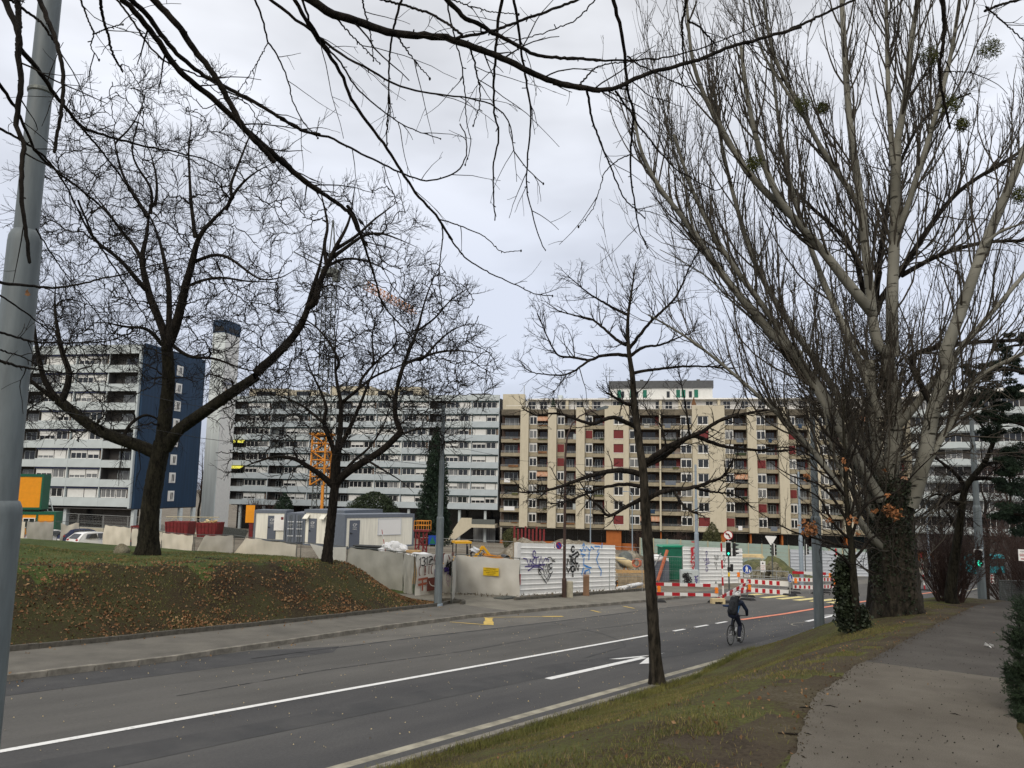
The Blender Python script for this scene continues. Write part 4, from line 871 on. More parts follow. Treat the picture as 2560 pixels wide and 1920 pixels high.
# pale green plank hoarding far across the site
ha, hb = flat_foot(1600, 100), flat_foot(2240, 101); ang, L, dz = frame_of(ha, hb)
hd = thing('plank_hoarding', 'long pale green plank hoarding with tan posts in front of the tan block', 'hoarding', ha, ang)
for i in range(int(L/1.76)+1):
    x = i*1.76; z = dz*x/L; mb = MB(); mb.box(x-0.05, x+0.05, -0.12, -0.03, z-0.3, z+3.0); mb.build('post', M['hoarding_post'], hd)
mb = MB()
for r in range(6):
    mb = MB(); z = r*0.49; mb.add([(0,-0.03,z),(L,-0.03,z+dz),(L,-0.03,z+0.475+dz),(0,-0.03,z+0.475),(0,0.01,z),(L,0.01,z+dz),(L,0.01,z+0.475+dz),(0,0.01,z+0.475)], [(0,1,2,3),(7,6,5,4),(3,2,6,7),(0,4,5,1)]); mb.build('plank', M['hoarding'], hd)
# bare mesh panels round the works
for a, b, Da, Db, lab in ((1523, 1606, 45, 47, 'bare mesh fence panel at the right end of the white hoarding'), (1628, 1708, 55, 56.5, 'bare mesh fence panel in front of the green tool container'), (1860, 1902, 64, 66, 'bare mesh fence panel right of the second white hoarding')):
    pa, pb = flat_foot(a, Da), flat_foot(b, Db); ang, L, dz = frame_of(pa, pb); t = thing('mesh_fence', lab, 'fence panel', pa, ang, 'bare mesh panels round the works')
    panel_frame(L, 2.0, dz).build('frame', M['galv'], t, sm=True)
pa, pb = flat_foot(1050, 78), flat_foot(1600, 84); ang, L, dz = frame_of(pa, pb); t = thing('mesh_fence', 'long bare mesh fence across the back of the building site', 'fence', pa, ang)
for i in range(7): panel_frame(L/7-0.05, 2.0, dz/7).build('panel', M['galv'], t, (i*L/7, 0, dz*i/7), sm=True)
pa, pb = flat_foot(130, 90), flat_foot(500, 92); ang, L, dz = frame_of(pa, pb); t = thing('mesh_fence', 'bare mesh fence on a low concrete wall below the navy gable', 'fence', pa+Vector((0,0,0.9)), ang)
for i in range(6): panel_frame(L/6-0.05, 1.5, dz/6).build('panel', M['galv'], t, (i*L/6, 0, dz*i/6), sm=True)
mb = MB(); mb.add([(0,-0.2,-1.2),(L,-0.2,-1.2+dz),(L,-0.2,dz),(0,-0.2,0),(0,0.25,-1.2),(L,0.25,-1.2+dz),(L,0.25,dz),(0,0.25,0)], [(0,1,2,3),(7,6,5,4),(3,2,6,7)]); mb.build('wall', M['concrete'], t)
mb = MB(); [mb.tube([(12.5, -0.3, z), (18.5, -0.3, z)], 0.05, 6) for z in (0.1, 1.2)]; [mb.tube([(12.5+i, -0.3, 0.1), (13.5+i, -0.3, 1.2)] if i % 2 == 0 else [(12.5+i, -0.3, 1.2), (13.5+i, -0.3, 0.1)], 0.035, 5) for i in range(6)]; mb.build('brace', M['hoarding_post'], t)
# ---------------------------------------------------------------- heaps
def heap(name, lab, c, w, d, h, m, seed, rz=0, peaks=((0, 0, 1),), n=34, rough=0.1):
    r = np.random.default_rng(seed); V = []; ph = r.uniform(0, 6, 8)
    for j in range(n+1):
        for i in range(n+1):
            x, y = (i/n-0.5)*2, (j/n-0.5)*2; z = 0
            for px_, py_, ps in peaks: z = max(z, ps*math.exp(-(((x-px_)/0.45)**2+((y-py_)/0.5)**2)))
            edge = float(smooth((1-max(abs(x), abs(y)))*3.5)); z = z*edge
            z += edge*(0.05*math.sin(x*9+ph[0])*math.sin(y*8+ph[1])+0.03*math.sin(x*21+ph[2]+y*13)) + edge*r.normal(0, rough*0.25)
            V.append((x*w/2, y*d/2, z*h-0.15))
    F = [(j*(n+1)+i, j*(n+1)+i+1, (j+1)*(n+1)+i+1, (j+1)*(n+1)+i) for j in range(n) for i in range(n)]
    mb = MB(); mb.add(V, F); o = mb.build(name, M[m], None, c, rz, sm=True); tag(o, lab, 'heap'); return o
heap('gravel_heap', 'large gravel heap behind the white graffiti hoarding', flat_foot(1395, 62), 14, 9, 2.95, 'gravel', 3, 0, ((-.32, 0, .98), (0.0, .1, .93), (.3, 0, .95), (.55, .1, .6)))
heap('gravel_heap', 'smaller gravel heap between white hoarding and young oak trunk', flat_foot(1605, 66), 9, 6, 2.3, 'gravel', 4, 0.2, ((-.2, 0, .95), (.3, 0, .9)))
heap('earth_bank', 'grassy earth bank behind the rock heap', flat_foot(1935, 80), 9, 6, 2.2, 'olive_bush', 5, 0, ((0, 0, .9), (-.4, 0, .8)))
rh = thing('rock_heap', 'pile of pale rocks below the grassy bank beside the blue walkway sign', 'rocks', flat_foot(1925, 72))
def rock_mesh(seed, flat_=0.75):
    r = np.random.default_rng(seed); mb = MB(); mb.ball((0,0,0), 1.0, 9); V = np.array(mb.v); d = V/np.maximum(np.linalg.norm(V, axis=1, keepdims=True), 1e-6)
    pl = r.normal(size=(9, 3)); pl /= np.linalg.norm(pl, axis=1, keepdims=True); k = r.uniform(0.62, 0.95, 9)
    s_ = np.min(np.where(d@pl.T > 0.05, k/np.maximum(d@pl.T, 0.05), 2.0), axis=1); V = d*np.minimum(s_, 1.15)[:, None]; V[:, 2] *= flat_
    mb.v = [tuple(v) for v in V]; return mb.mesh('rock', M['boulder'])
RK = [rock_mesh(i) for i in range(4)]
for i in range(46):
    a = random.uniform(0, 2*PI); q = random.random()**0.6; x = math.cos(a)*q*1.9; y = math.sin(a)*q*1.2; o = obj('rock', random.choice(RK), rh, (x, y, max(0.05, 1.35*(1-q))+random.uniform(-.1, .1)))
    k = random.uniform(0.18, 0.42); o.scale = (k*1.2, k, k); o.rotation_euler = (random.uniform(0, 3), random.uniform(0, 3), random.uniform(0, 3))
# ---------------------------------------------------------------- cabins and containers
def oriented(px0, D0, px1, D1, e=0.0):
    a, b = foot(px0, D0, e), foot(px1, D1, e); b.z = a.z; ang, L, _ = frame_of(a, b); return a, ang, L
def cabin(lab, a, ang, L, H, depth=2.5, door_x=(), dw=0.9, wall='offwhite', win=None, dm='dark_door', vent=()):
    t = thing('site_cabin', lab, 'site cabin', a, ang); f = 0.16
    mb = MB(); mb.box(f, L-f, 0.02, depth, 0.14, H-0.28); mb.build('wall', M[wall], t)
    mb = MB(); mb.box(0, L, -0.03, depth+0.03, H-0.28, H); mb.box(0, L, -0.03, depth+0.03, 0, 0.14); [mb.box(x, x+f, -0.03, depth+0.03, 0.14, H-0.28) for x in (0, L-f)]; mb.build('frame', M['cab_grey'], t)
    for dx in door_x:
        d = slab('door', t, dx, dx+dw, -0.02, 0.01, 0.18, 2.25, dm)
        mb = MB(); mb.box(0.08, 0.14, -0.06, -0.003, 0.98, 1.1); mb.box(0.08, 0.26, -0.075, -0.05, 1.02, 1.06); mb.build('handle', M['black'], d)
        lettering('CP', 0.32, M['sign_white'], d, (dw*0.5, -0.006, 1.68)); lettering('chantiers', 0.11, M['sign_white'], d, (dw*0.5, -0.006, 1.47)); lettering('propres', 0.11, M['sign_white'], d, (dw*0.5, -0.006, 1.36))
    if win:
        x0, x1, z0, z1 = win; mb = MB(); q = 0.05
        mb.box(x0, x1, -0.05, 0.015, z0, z0+q); mb.box(x0, x1, -0.05, 0.015, z1-q, z1); mb.box(x0, x0+q, -0.05, 0.015, z0+q, z1-q); mb.box(x1-q, x1, -0.05, 0.015, z0+q, z1-q); w_ = mb.build('window', M['lip_pale'], t)
        slab('roller_shutter', t, x0+q, x1-q, -0.03, 0.015, z0+q, z1-q, 'sign_white')
    for vx in vent: mb = MB(); mb.add([(vx, -0.02, H-0.4), (vx+0.5, -0.02, H-0.4), (vx+0.5, -0.4, H-0.75), (vx, -0.4, H-0.75), (vx, -0.02, H-0.44), (vx+0.5, -0.02, H-0.44), (vx+0.5, -0.4, H-0.79), (vx, -0.4, H-0.79)], [(0,1,2,3),(7,6,5,4),(0,4,5,1),(1,5,6,2),(2,6,7,3),(3,7,4,0)]); mb.build('flap', M['offwhite'], t)
    return t
a, g, L = oriented(859, 62, 1033, 66.5); cabin('white site cabin with a large shuttered window and slate door right of the second trunk', a, g, L, 2.72, 2.4, (0.45,), 0.95, 'offwhite', (L*0.46, L*0.80, 1.0, 2.35))
a, g, L = oriented(757, 66, 858, 64.5); cabin('white site cabin with two slate doors and small flaps, left of the second trunk', a, g, L, 3.0, 6.0, (0.5, 2.35), 0.8, vent=(0.1, 1.75))
a, g, L = oriented(632, 70, 712, 70); cabin('cream site hut with a blue grey door beside the steel container', a, g, L, 2.75, 2.4, (1.25,), 0.75)
o = thing('notice_board', 'white notice board with a dark red mark on the cream site hut', 'notice board', a, g); mb = MB(); mb.box(L*0.64, L*0.95, -0.10, -0.06, 0.95, 2.35); mb.build('board', M['white'], o); mb = MB(); mb.box(L*0.85, L*0.93, -0.106, -0.1005, 1.9, 2.15); mb.build('mark', M['red_steel'], o)
a, g, L = oriented(713, 67.5, 757, 67.5); t = thing('steel_container', 'slate blue shipping container with closed ribbed doors left of the white cabins', 'container', a, g)
mb = MB(); mb.box(0, L, 0.02, 5.8, 0, 2.6); mb.build('body', M['dark_door'], t)
for q in range(2):
    d = slab('door', t, 0.06+q*L/2, L/2-0.03+q*L/2, -0.04, 0.015, 0.12, 2.5, 'cab_grey')
    for zz in (0.5, 1.1, 1.7): slab('rib', d, 0.08, L/2-0.16, -0.035, -0.002, zz, zz+0.09, 'lip_pale')
    mb = MB(); [mb.tube([(xx, -0.05, 0.05), (xx, -0.05, 2.35)], 0.02, 5) for xx in (0.25, L/2-0.35)]; mb.build('lock_bar', M['galv_dark'], d)
    lettering('CP', 0.26, M['sign_white'], d, (L/4-0.05, -0.01, 1.45))
# orange and green stacked huts at the left
def hut(lab, a, g, L, H, win=False):
    t = thing('site_hut', lab, 'site hut', a, g); mb = MB(); mb.box(0.12, L-0.12, 0.03, 2.4, 0.2, H-0.25); mb.build('wall', M['orange'], t)
    mb = MB(); mb.box(0, L, -0.02, 2.45, H-0.25, H); mb.box(0, L, -0.02, 2.45, 0, 0.2); [mb.box(x, x+0.16, -0.02, 2.45, 0.2, H-0.25) for x in (0, L-0.16)]
    mb.build('frame', M['green_frame'], t)
    if win: window(t, 0.9, -0.05, 1.1, 1.0, 0.9, 2); slab('frame_post', t, 1.95, 2.1, -0.02, 0.03, 0.2, H-0.25, 'green_frame')
    return t
a = flat_foot(24, 71); b = flat_foot(134, 72); ang, L, _ = frame_of(a, b); hut('lower orange hut in a dark green frame behind the cream fence panel', a, ang, L, 2.55, True)
b2 = flat_foot(97, 72); L2 = frame_of(a, b2)[1]; hut('upper orange hut in a dark green frame stacked beside the near mast', a+Vector((0, 0, 2.75)), ang, L2, 3.25)
t = thing('ladder', 'white ladder leaning behind the lower orange hut', 'ladder', flat_foot(120, 74)+Vector((0, 0, 2.4)), ang); mb = MB(); [mb.tube([(x, 0, 0), (x-0.5, 0, 1.6)], 0.05, 5) for x in (-0.15, 0.3)]; [mb.tube([(-0.15-0.5*k, 0, 1.6*k), (0.3-0.5*k, 0, 1.6*k)], 0.03, 4) for k in (0.2, 0.4, 0.6, 0.8)]; mb.build('frame', M['white'], t)
# orange board on a red post
p = foot(616, 72); t = thing('site_board', 'orange board on a dark red post in front of the grey block', 'board', p); mb = MB(); mb.box(-0.2, 0.62, -0.03, 0.03, 1.55, 3.15); mb.build('panel', M['orange'], t); mb = MB(); mb.box(0.15, 0.5, 0.04, 0.2, 0, 1.7); mb.build('post', M['red_steel'], t)
def skip(lab, px0, px1, D, e, h, m, fill=None):
    a, g, L = oriented(px0, D, px1, D, e); t = thing('skip', lab, 'skip', a, g)
    mb = MB(); sl = 0.12
    o_ = [(sl, 0.1, 0), (L-sl, 0.1, 0), (L-sl, 1.8, 0), (sl, 1.8, 0)]; u = [(0, 0, h), (L, 0, h), (L, 1.9, h), (0, 1.9, h)]; i_ = [(0.08, 0.08, h), (L-0.08, 0.08, h), (L-0.08, 1.82, h), (0.08, 1.82, h)]; b_ = [(sl+.08, .2, h*0.35), (L-sl-.08, .2, h*0.35), (L-sl-.08, 1.7, h*0.35), (sl+.08, 1.7, h*0.35)]
    mb.add(o_+u+i_+b_, [(3,2,1,0)]+[(k, (k+1) % 4, (k+1) % 4+4, k+4) for k in range(4)]+[(k+4, (k+1) % 4+4, (k+1) % 4+8, k+8) for k in range(4)]+[(k+8, (k+1) % 4+8, (k+1) % 4+12, k+12) for k in range(4)]+[(12,13,14,15)]); mb.build('body', M[m], t)
    mb = MB(); n_ = max(3, int(L/0.3))
    for k in range(n_): x = 0.15+k*(L-0.3)/(n_-1); mb.bar((x, 0.07, 0.05), (x, -0.02, h-0.05), 0.05, 0.05)
    mb.build('rib', M[m], t)
    if fill:
        mb = MB()
        for k in range(40): x = random.uniform(0.2, L-0.4); y = random.uniform(0.15, 1.5); z = h*0.75+random.uniform(0, 0.5)*(1-abs(x/L-0.6)); d = Vector((random.uniform(-1, 1), random.uniform(-.5, .5), random.uniform(-.3, .4))).normalized()*random.uniform(0.15, 0.4); mb.bar((x, y, z), Vector((x, y, z))+d, random.uniform(0.06, 0.2), random.uniform(0.03, 0.12), random.randint(0, 1))
        mb.build('rubble', [M['timber'], M['canvas']], t)['kind'] = 'stuff'
    return t
skip('rusty red skip left of the stair tower foot', 409, 469, 70, 0.0, 1.35, 'red_steel')
skip('raised dark red skip heaped with broken timber', 487, 540, 68, 0.15, 1.25, 'red_steel', True)
skip('small red skip hidden beside the big trunk', 322, 345, 70, -0.6, 1.9, 'red_steel')
t = thing('formwork_stack', 'leaning stack of grey steel formwork right of the rubble skip', 'stack', foot(545, 72, 0.1), -0.1)
for k in range(15): mb = MB(); mb.bar((k*0.17, 0, 0), (k*0.17+0.25, 0.2, 0.95-0.02*k), 0.05, 0.35); mb.build('panel', M['galv_dark'], t)
# ---------------------------------------------------------------- tower crane
cb = flat_foot(793, 112); cr_ = thing('tower_crane', 'dark lattice tower crane with an orange base cage behind the second tree', 'crane', cb, -0.2)
def lattice(mb, z0, z1, w, step, r, m=0):
    h = w/2; z = z0
    for sx in (-h, h):
        for sy in (-h, h): mb.tube([(sx, sy, z0), (sx, sy, z1)], r*1.5, 5, m)
    i = 0
    while z < z1-0.01:
        zt = min(z+step, z1)
        for (a, b) in (((-h,-h),(h,-h)), ((h,-h),(h,h)), ((h,h),(-h,h)), ((-h,h),(-h,-h))):
            p, q = (a, b) if i % 2 == 0 else (b, a); mb.tube([(p[0], p[1], z), (q[0], q[1], zt)], r, 4, m, False); mb.tube([(a[0], a[1], zt), (b[0], b[1], zt)], r, 4, m, False)
        z = zt; i += 1
zj = 39.3
mb = MB(); lattice(mb, 0, 15.0, 1.5, 1.5, 0.05); lattice(mb, 15, zj, 1.5, 1.5, 0.05); mb.build('mast', M['galv_dark'], cr_)
mb = MB(); lattice(mb, 8.0, 15.2, 2.1, 1.2, 0.09); mb.box(-1.5, 1.5, -1.2, 1.2, 15.2, 15.5); mb.box(0.7, 1.05, -1.05, -0.75, 0, 8.0); mb.build('climbing_cage', M['orange_steel'], cr_)
mb = MB(); mb.box(-1.1, 1.1, -1.1, 1.1, zj, zj+0.8); mb.build('slewing_ring', M['galv_dark'], cr_); mb = MB(); mb.box(1.1, 1.9, -1.5, -0.5, zj-1.3, zj+0.4); mb.build('cab', M['galv_dark'], cr_)
mb = MB(); mb.tube([(-0.5, 0, zj+0.8), (0, 0, zj+8.6)], 0.11, 6); mb.tube([(0.9, 0, zj+0.8), (0.05, 0, zj+8.6)], 0.11, 6); mb.build('tower_head', M['galv_dark'], cr_)
jd = Vector((math.cos(1.48), math.sin(1.48), 0)); jn = Vector((-jd.y, jd.x, 0)); up = Vector((0, 0, 1)); o_ = Vector((0, 0, zj+0.9)); mb = MB(); mb2 = MB()
for k in range(20):
    q = mb if k < 7 else mb2; a, b = o_+jd*(1+k*1.5), o_+jd*(1+(k+1)*1.5); r = 0.06
    for sg in (-0.6, 0.6): q.tube([a+jn*sg, b+jn*sg], r, 4); q.tube([a+jn*sg, (a+b)/2+up*1.3], r*0.7, 4); q.tube([(a+b)/2+up*1.3, b+jn*sg], r*0.7, 4)
    q.tube([a+jn*0.6, b-jn*0.6], r*0.7, 4); q.tube([(a+b)/2+up*1.3-jd*0.75, (a+b)/2+up*1.3+jd*0.75], r, 4)
mb.build('jib', M['galv'], cr_); mb2.build('jib', M['orange_steel'], cr_)
mb = MB(); [mb.tube([o_-jn*0.6-jd*0.5, o_-jn*0.6-jd*9], 0.09, 5), mb.tube([o_+jn*0.6-jd*0.5, o_+jn*0.6-jd*9], 0.09, 5)]; mb.tube([Vector((0, 0, zj+8.6)), o_-jd*8.5], 0.03, 4); mb.tube([Vector((0, 0, zj+8.6)), o_+jd*16+up*1.3], 0.03, 4); mb.build('counter_jib', M['galv_dark'], cr_)
# ---------------------------------------------------------------- stores and machines behind the fence
p = flat_foot(915, 46.5); g = -0.12
t = thing('timber_cribbing', 'timber crib platform carrying sacks behind the grey fence panel', 'platform', p, g)
for k in range(8):
    for j in range(4): mb = MB(); (mb.box(-0.9, 2.2, j*0.4, j*0.4+0.2, k*0.2, k*0.2+0.19) if k % 2 == 0 else mb.box(-0.9+j*0.97, -0.7+j*0.97, -0.05, 1.45, k*0.2, k*0.2+0.19)); mb.build('beam', M['timber_grey'], t)
t = thing('pipe_stack', 'stack of black plastic pipes lying on the crib platform', 'pipes', p+Vector((0, 0, 1.62)), g)
for k in range(15): mb = MB(); r = 0.045; zz = (k//5)*0.12+0.05; mb.tube([(-0.9+random.uniform(-.06, .06), 0.1+(k % 5)*0.2, zz+random.uniform(0, .06)), (0.95+random.uniform(-.1, .1), 0.12+(k % 5)*0.2, zz)], r, 7); mb.build('pipe', M['dark_pipe'], t)
def sack(lab, c, sx, sy, sz, seed, m='sack'):
    r = np.random.default_rng(seed); mb = MB(); mb.ball((0,0,0), 1, 22); V = np.array(mb.v); ph = r.uniform(0, 6, 6)
    n_ = 1+0.2*np.sin(V[:,0]*4+ph[0])*np.sin(V[:,1]*5+ph[1])+0.16*np.sin(V[:,2]*6+ph[2]+V[:,0]*5)+0.1*np.sin(V[:,0]*11+V[:,2]*9+ph[3])+r.normal(0,.035,len(V)); V = V*n_[:, None]*np.array([sx, sy, sz]); V[:, 2] = np.maximum(V[:, 2], -sz*0.6)+sz*0.6; mb.v = [tuple(v) for v in V]
    o = mb.build('sack', M[m], None, c, sm=True); tag(o, lab, 'sack', 'white sacks behind the fence'); return o
sack('bulging white plastic sack beside the black pipe stack', flat_foot(975, 46.3)+Vector((0, 0, 1.62)), 0.62, 0.5, 0.42, 1)
sack('smaller white sack with a red print, left of the sawn planks', flat_foot(1003, 46.3)+Vector((0, 0, 1.62)), 0.38, 0.4, 0.36, 2)
sack('flat folded white sheet lying on the fence top beside the sawn planks', flat_foot(1048, 45)+Vector((0, 0, 1.60)), 0.75, 0.5, 0.14, 3)
t = thing('plank_stack', 'stack of sawn planks behind the narrow grey fence panel', 'planks', flat_foot(1012, 45.2), -0.1)
for k in range(19): mb = MB(); mb.box(random.uniform(-.06, .06), 0.85+random.uniform(-.06, .06), 0, 0.5, k*0.1, k*0.1+0.088); mb.build('plank', M['timber'], t)
t = thing('survey_pole', 'red and white survey pole leaning on the white sack', 'pole', flat_foot(962, 45.8)+Vector((0, 0, 1.6)), g)
for k in range(5): mb = MB(); mb.tube([(-0.06*k, 0, 0.28*k), (-0.06*(k+1), 0, 0.28*(k+1))], 0.02, 6); mb.build('section', M['red' if k % 2 == 0 else 'white'], t)
# scissor lift
p = foot(1036, 62, 0.0); t = thing('scissor_lift', 'red scissor lift with an orange guard rail basket beside the white cabin', 'lift', p, -0.1)
mb = MB(); [mb.box(x, x+0.1, 0, 0.1, 0, 1.65) for x in (0, 0.28, 0.62, 0.9)]; [mb.box(0, 1.0, 0, 0.08, z, z+0.08) for z in (0.05, 0.6, 1.1)]; mb.bar((0.1, 0, 0.2), (0.9, 0, 1.5), 0.06, 0.08); mb.bar((0.9, 0.1, 0.2), (0.1, 0.1, 1.5), 0.06, 0.08); mb.build('frame', M['red_steel'], t)
mb = MB(); mb.box(-0.1, 1.1, -0.1, 1.0, 1.66, 1.8); mb.build('deck', M['red_steel'], t)
mb = MB(); [mb.tube([(x, y, 1.8), (x, y, 2.5)], 0.025, 5) for x in (-0.08, 0.3, 0.7, 1.08) for y in (-0.08, 0.95)]; [mb.tube([(-0.08, y, z), (1.08, y, z)], 0.025, 5) for z in (2.15, 2.5) for y in (-0.08, 0.95)]; mb.build('guard_rail', M['orange_steel'], t)
p = foot(1070, 66); t = thing('info_board', 'blue and green information board behind the grey pole', 'board', p, -0.1); mb = MB(); mb.box(0, 0.72, 0, 0.05, 0.6, 1.35); mb.build('panel', M['sign_blue'], t); mb = MB(); mb.prism([(0.08, 0.66), (0.64, 0.66), (0.36, 1.25)], -0.012, -0.004); mb.build('emblem', M['green_shutter'], t); mb = MB(); mb.box(0.05, 0.1, 0.01, 0.04, 0, 0.6); mb.box(0.62, 0.67, 0.01, 0.04, 0, 0.6); mb.build('leg', M['galv'], t)
# dumper
p = flat_foot(1190, 50); t = thing('dumper', 'yellow site dumper with an ochre skip behind the pale fence panel', 'dumper', p, 0.05)
mb = MB(); mb.prism([(0.35, 1.55), (1.9, 1.35), (1.55, 0.85), (0.55, 0.85)], -0.75, 0.75); mb.prism([(0.42, 1.72), (0.35, 1.55), (1.9, 1.35), (2.05, 1.42)], -0.78, -0.72); mb.prism([(0.42, 1.72), (0.35, 1.55), (1.9, 1.35), (2.05, 1.42)], 0.72, 0.78); mb.build('skip_body', M['ochre_skip'], t)
mb = MB(); mb.box(-1.5, -0.35, -0.55, 0.55, 0.75, 1.55); mb.box(-1.6, 0.5, -0.35, 0.35, 0.5, 0.8); mb.build('chassis', M['yellow_machine'], t)
mb = MB(); mb.box(-0.35, 0.1, -0.25, 0.25, 1.0, 1.5); mb.box(-0.4, -0.3, -0.25, 0.25, 1.5, 1.85); mb.build('seat', M['black'], t)
mb = MB(); [mb.tube([(-0.55, y, 1.5), (-0.6, y, 2.2)], 0.04, 6) for y in (-0.5, 0.5)]; mb.tube([(-0.6, -0.5, 2.2), (-0.6, 0.5, 2.2)], 0.04, 6); mb.build('roll_bar', M['black'], t)
mb = MB(); mb.tube([(0.1, 0, 1.2), (0.3, 0, 1.75)], 0.025, 5); mb.ring((0.32, 1.78), 0.14, 0.18, -0.02, 0.02); mb.build('steering_wheel', M['black'], t)
for x in (-1.1, 0.95):
    for y in (-0.75, 0.5): mb = MB(); mb.disc((x, 0.45), 0.45, y, y+0.25, 18); w_ = mb.build('wheel', M['rubber'], t); mb = MB(); mb.disc((x, 0.45), 0.22, y-0.012, y+0.262, 14); mb.build('rim', M['yellow_machine'], w_)
sack('small silver white sack lying on top of the dumper', p+Vector((-0.15, 0.3, 1.75)), 0.3, 0.25, 0.22, 5, 'lip_pale')
t = thing('mini_excavator', 'small yellow excavator arm and cab roof behind the dumper', 'excavator', flat_foot(1152, 56), 0.3)
mb = MB(); mb.box(-0.6, 0.6, -0.6, 0.6, 2.2, 2.35); mb.build('cab_roof', M['yellow_machine'], t); mb = MB(); [mb.box(x, x+0.06, y, y+0.06, 1.0, 2.2) for x in (-0.55, 0.5) for y in (-0.55, 0.5)]; mb.build('cab_frame', M['black'], t); mb = MB(); mb.box(-0.8, 0.8, -0.7, 0.7, 0.55, 1.0); mb.build('body', M['yellow_machine'], t)
mb = MB(); [mb.box(-1.0, 1.0, y, y+0.3, 0, 0.5) for y in (-0.8, 0.5)]; mb.build('track', M['rubber'], t); mb = MB(); mb.bar((0.8, 0, 0.9), (1.6, 0, 1.95), 0.15, 0.2); mb.bar((1.6, 0, 1.95), (2.3, 0, 1.1), 0.12, 0.16); mb.build('arm', M['yellow_machine'], t); mb = MB(); mb.prism([(2.15, 1.15), (2.5, 1.1), (2.6, 0.75), (2.25, 0.65)], -0.25, 0.25); mb.build('bucket', M['galv_dark'], t)
t = thing('plank_stack', 'pale planks lying on rubble beside the gravel heap', 'planks', flat_foot(1225, 51)+Vector((0, 0, 1.42)), 0.0); [MB().bar((0.1*k, 0.1*k, 0.03*k), (1.5-0.05*k, 0.1+0.12*k, -0.1+0.05*k), 0.16, 0.035).build('plank', M['timber'], t) for k in range(6)]
heap('rubble_heap', 'low rubble heap behind the pale fence panel', flat_foot(1225, 53), 6, 4, 1.75, 'gravel', 8, 0, ((0, 0, .9), (.4, 0, .95)))
t = thing('pipe_coil', 'open end of a black drain pipe on the rubble', 'pipe', flat_foot(1262, 51)+Vector((0, 0, 1.55)), 0.3); mb = MB(); mb.ring((0, 0), 0.13, 0.17, -0.5, 0.5, 16); mb.build('tube', M['dark_pipe'], t)
# concrete mixer with a canvas chute
p = flat_foot(1575, 51); t = thing('concrete_mixer', 'concrete mixer with a cream canvas chute right of the white hoarding', 'mixer', p, 0.0)
mb = MB(); mb.lathe([(0.32, -0.5), (0.48, -0.2), (0.5, 0.15), (0.42, 0.4), (0.30, 0.5)], 16); d = mb.build('drum', M['galv_dark'], t, (-0.25, 0.5, 1.75), sm=True); d.rotation_euler = (0.9, 0.2, 0)
mb = MB(); mb.tube([(-1.1, -0.1, 1.95), (-0.5, -0.12, 1.75), (0.05, -0.12, 1.5), (0.12, -0.12, 1.25)], [0.06, 0.22, 0.26, 0.14], 12); mb.build('chute', M['canvas'], t, sm=True)
mb = MB(); [mb.bar((x, 0.4, 0), (-0.2, 0.4, 1.5), 0.07, 0.07) for x in (-0.8, 0.4)]; mb.bar((-0.8, 0.4, 0.35), (0.4, 0.4, 0.35), 0.06, 0.06); mb.build('stand', M['orange_steel'], t)
for k in range(2): mb = MB(); mb.disc((-0.7+k*1.0, 0.22), 0.22, 0.45, 0.55, 14); mb.build('wheel', M['rubber'], t)
t = thing('timber_stack', 'rough timber formwork box below the concrete mixer', 'timber', flat_foot(1545, 49), 0.03)
for k in range(5):
    for j in range(3): mb = MB(); mb.box(j*0.62+0.003, j*0.62+0.61, 0, 0.08, k*0.2, k*0.2+0.19); mb.build('board', M['timber_grey'], t)
for k in range(4): mb = MB(); mb.bar((-0.1, 0.1+0.1*k, 1.02+0.05*k), (1.9, 0.2+0.15*k, 1.05+0.02*k), 0.12, 0.04); mb.build('plank', M['timber'], t)
t = thing('pipe_bundle', 'white plastic pipes lying on the kerb beside the hoarding end', 'pipes', wp(42.6, 23.0, 0.16), ROADANG-0.1)
for k in range(5): mb = MB(); mb.tube([(0.0+0.12*k, -0.1-0.17*k+0.3, 0.08+(0.16 if k > 2 else 0)), (1.5+0.1*k, -0.16*k+0.3, 0.08+(0.16 if k > 2 else 0))], 0.085, 10); mb.build('pipe', M['sack'], t, sm=True)
t = thing('red_cable_reel', 'orange red hose bundle beside the concrete mixer', 'hose', flat_foot(1590, 50)+Vector((0, 0, 1.2)), 0); mb = MB(); [mb.tube([(0.25*math.cos(a)+0.05*k, 0.06*k, 0.45+0.25*math.sin(a)) for a in np.linspace(0, 2*PI, 13)], 0.035, 6) for k in range(4)]; mb.build('hose', M['salmon_beam'], t); mb = MB(); [mb.tube([(x, 0.1, -1.2), (0.1, 0.1, 0.4)], 0.03, 5) for x in (-0.3, 0.4)]; mb.build('stand', M['galv_dark'], t)
t = thing('tarpaulin', 'white and dark tarpaulin bundle behind the young oak trunk', 'tarpaulin', flat_foot(1632, 60)); mb = MB(); mb.ball((0.3, 0, 1.7), 0.55, 12, sz=0.55); mb.build('cover', M['sack'], t, sm=True); mb = MB(); mb.box(-0.4, 1.2, -0.4, 0.5, 0.0, 1.5); mb.build('crate', M['dark_door'], t)
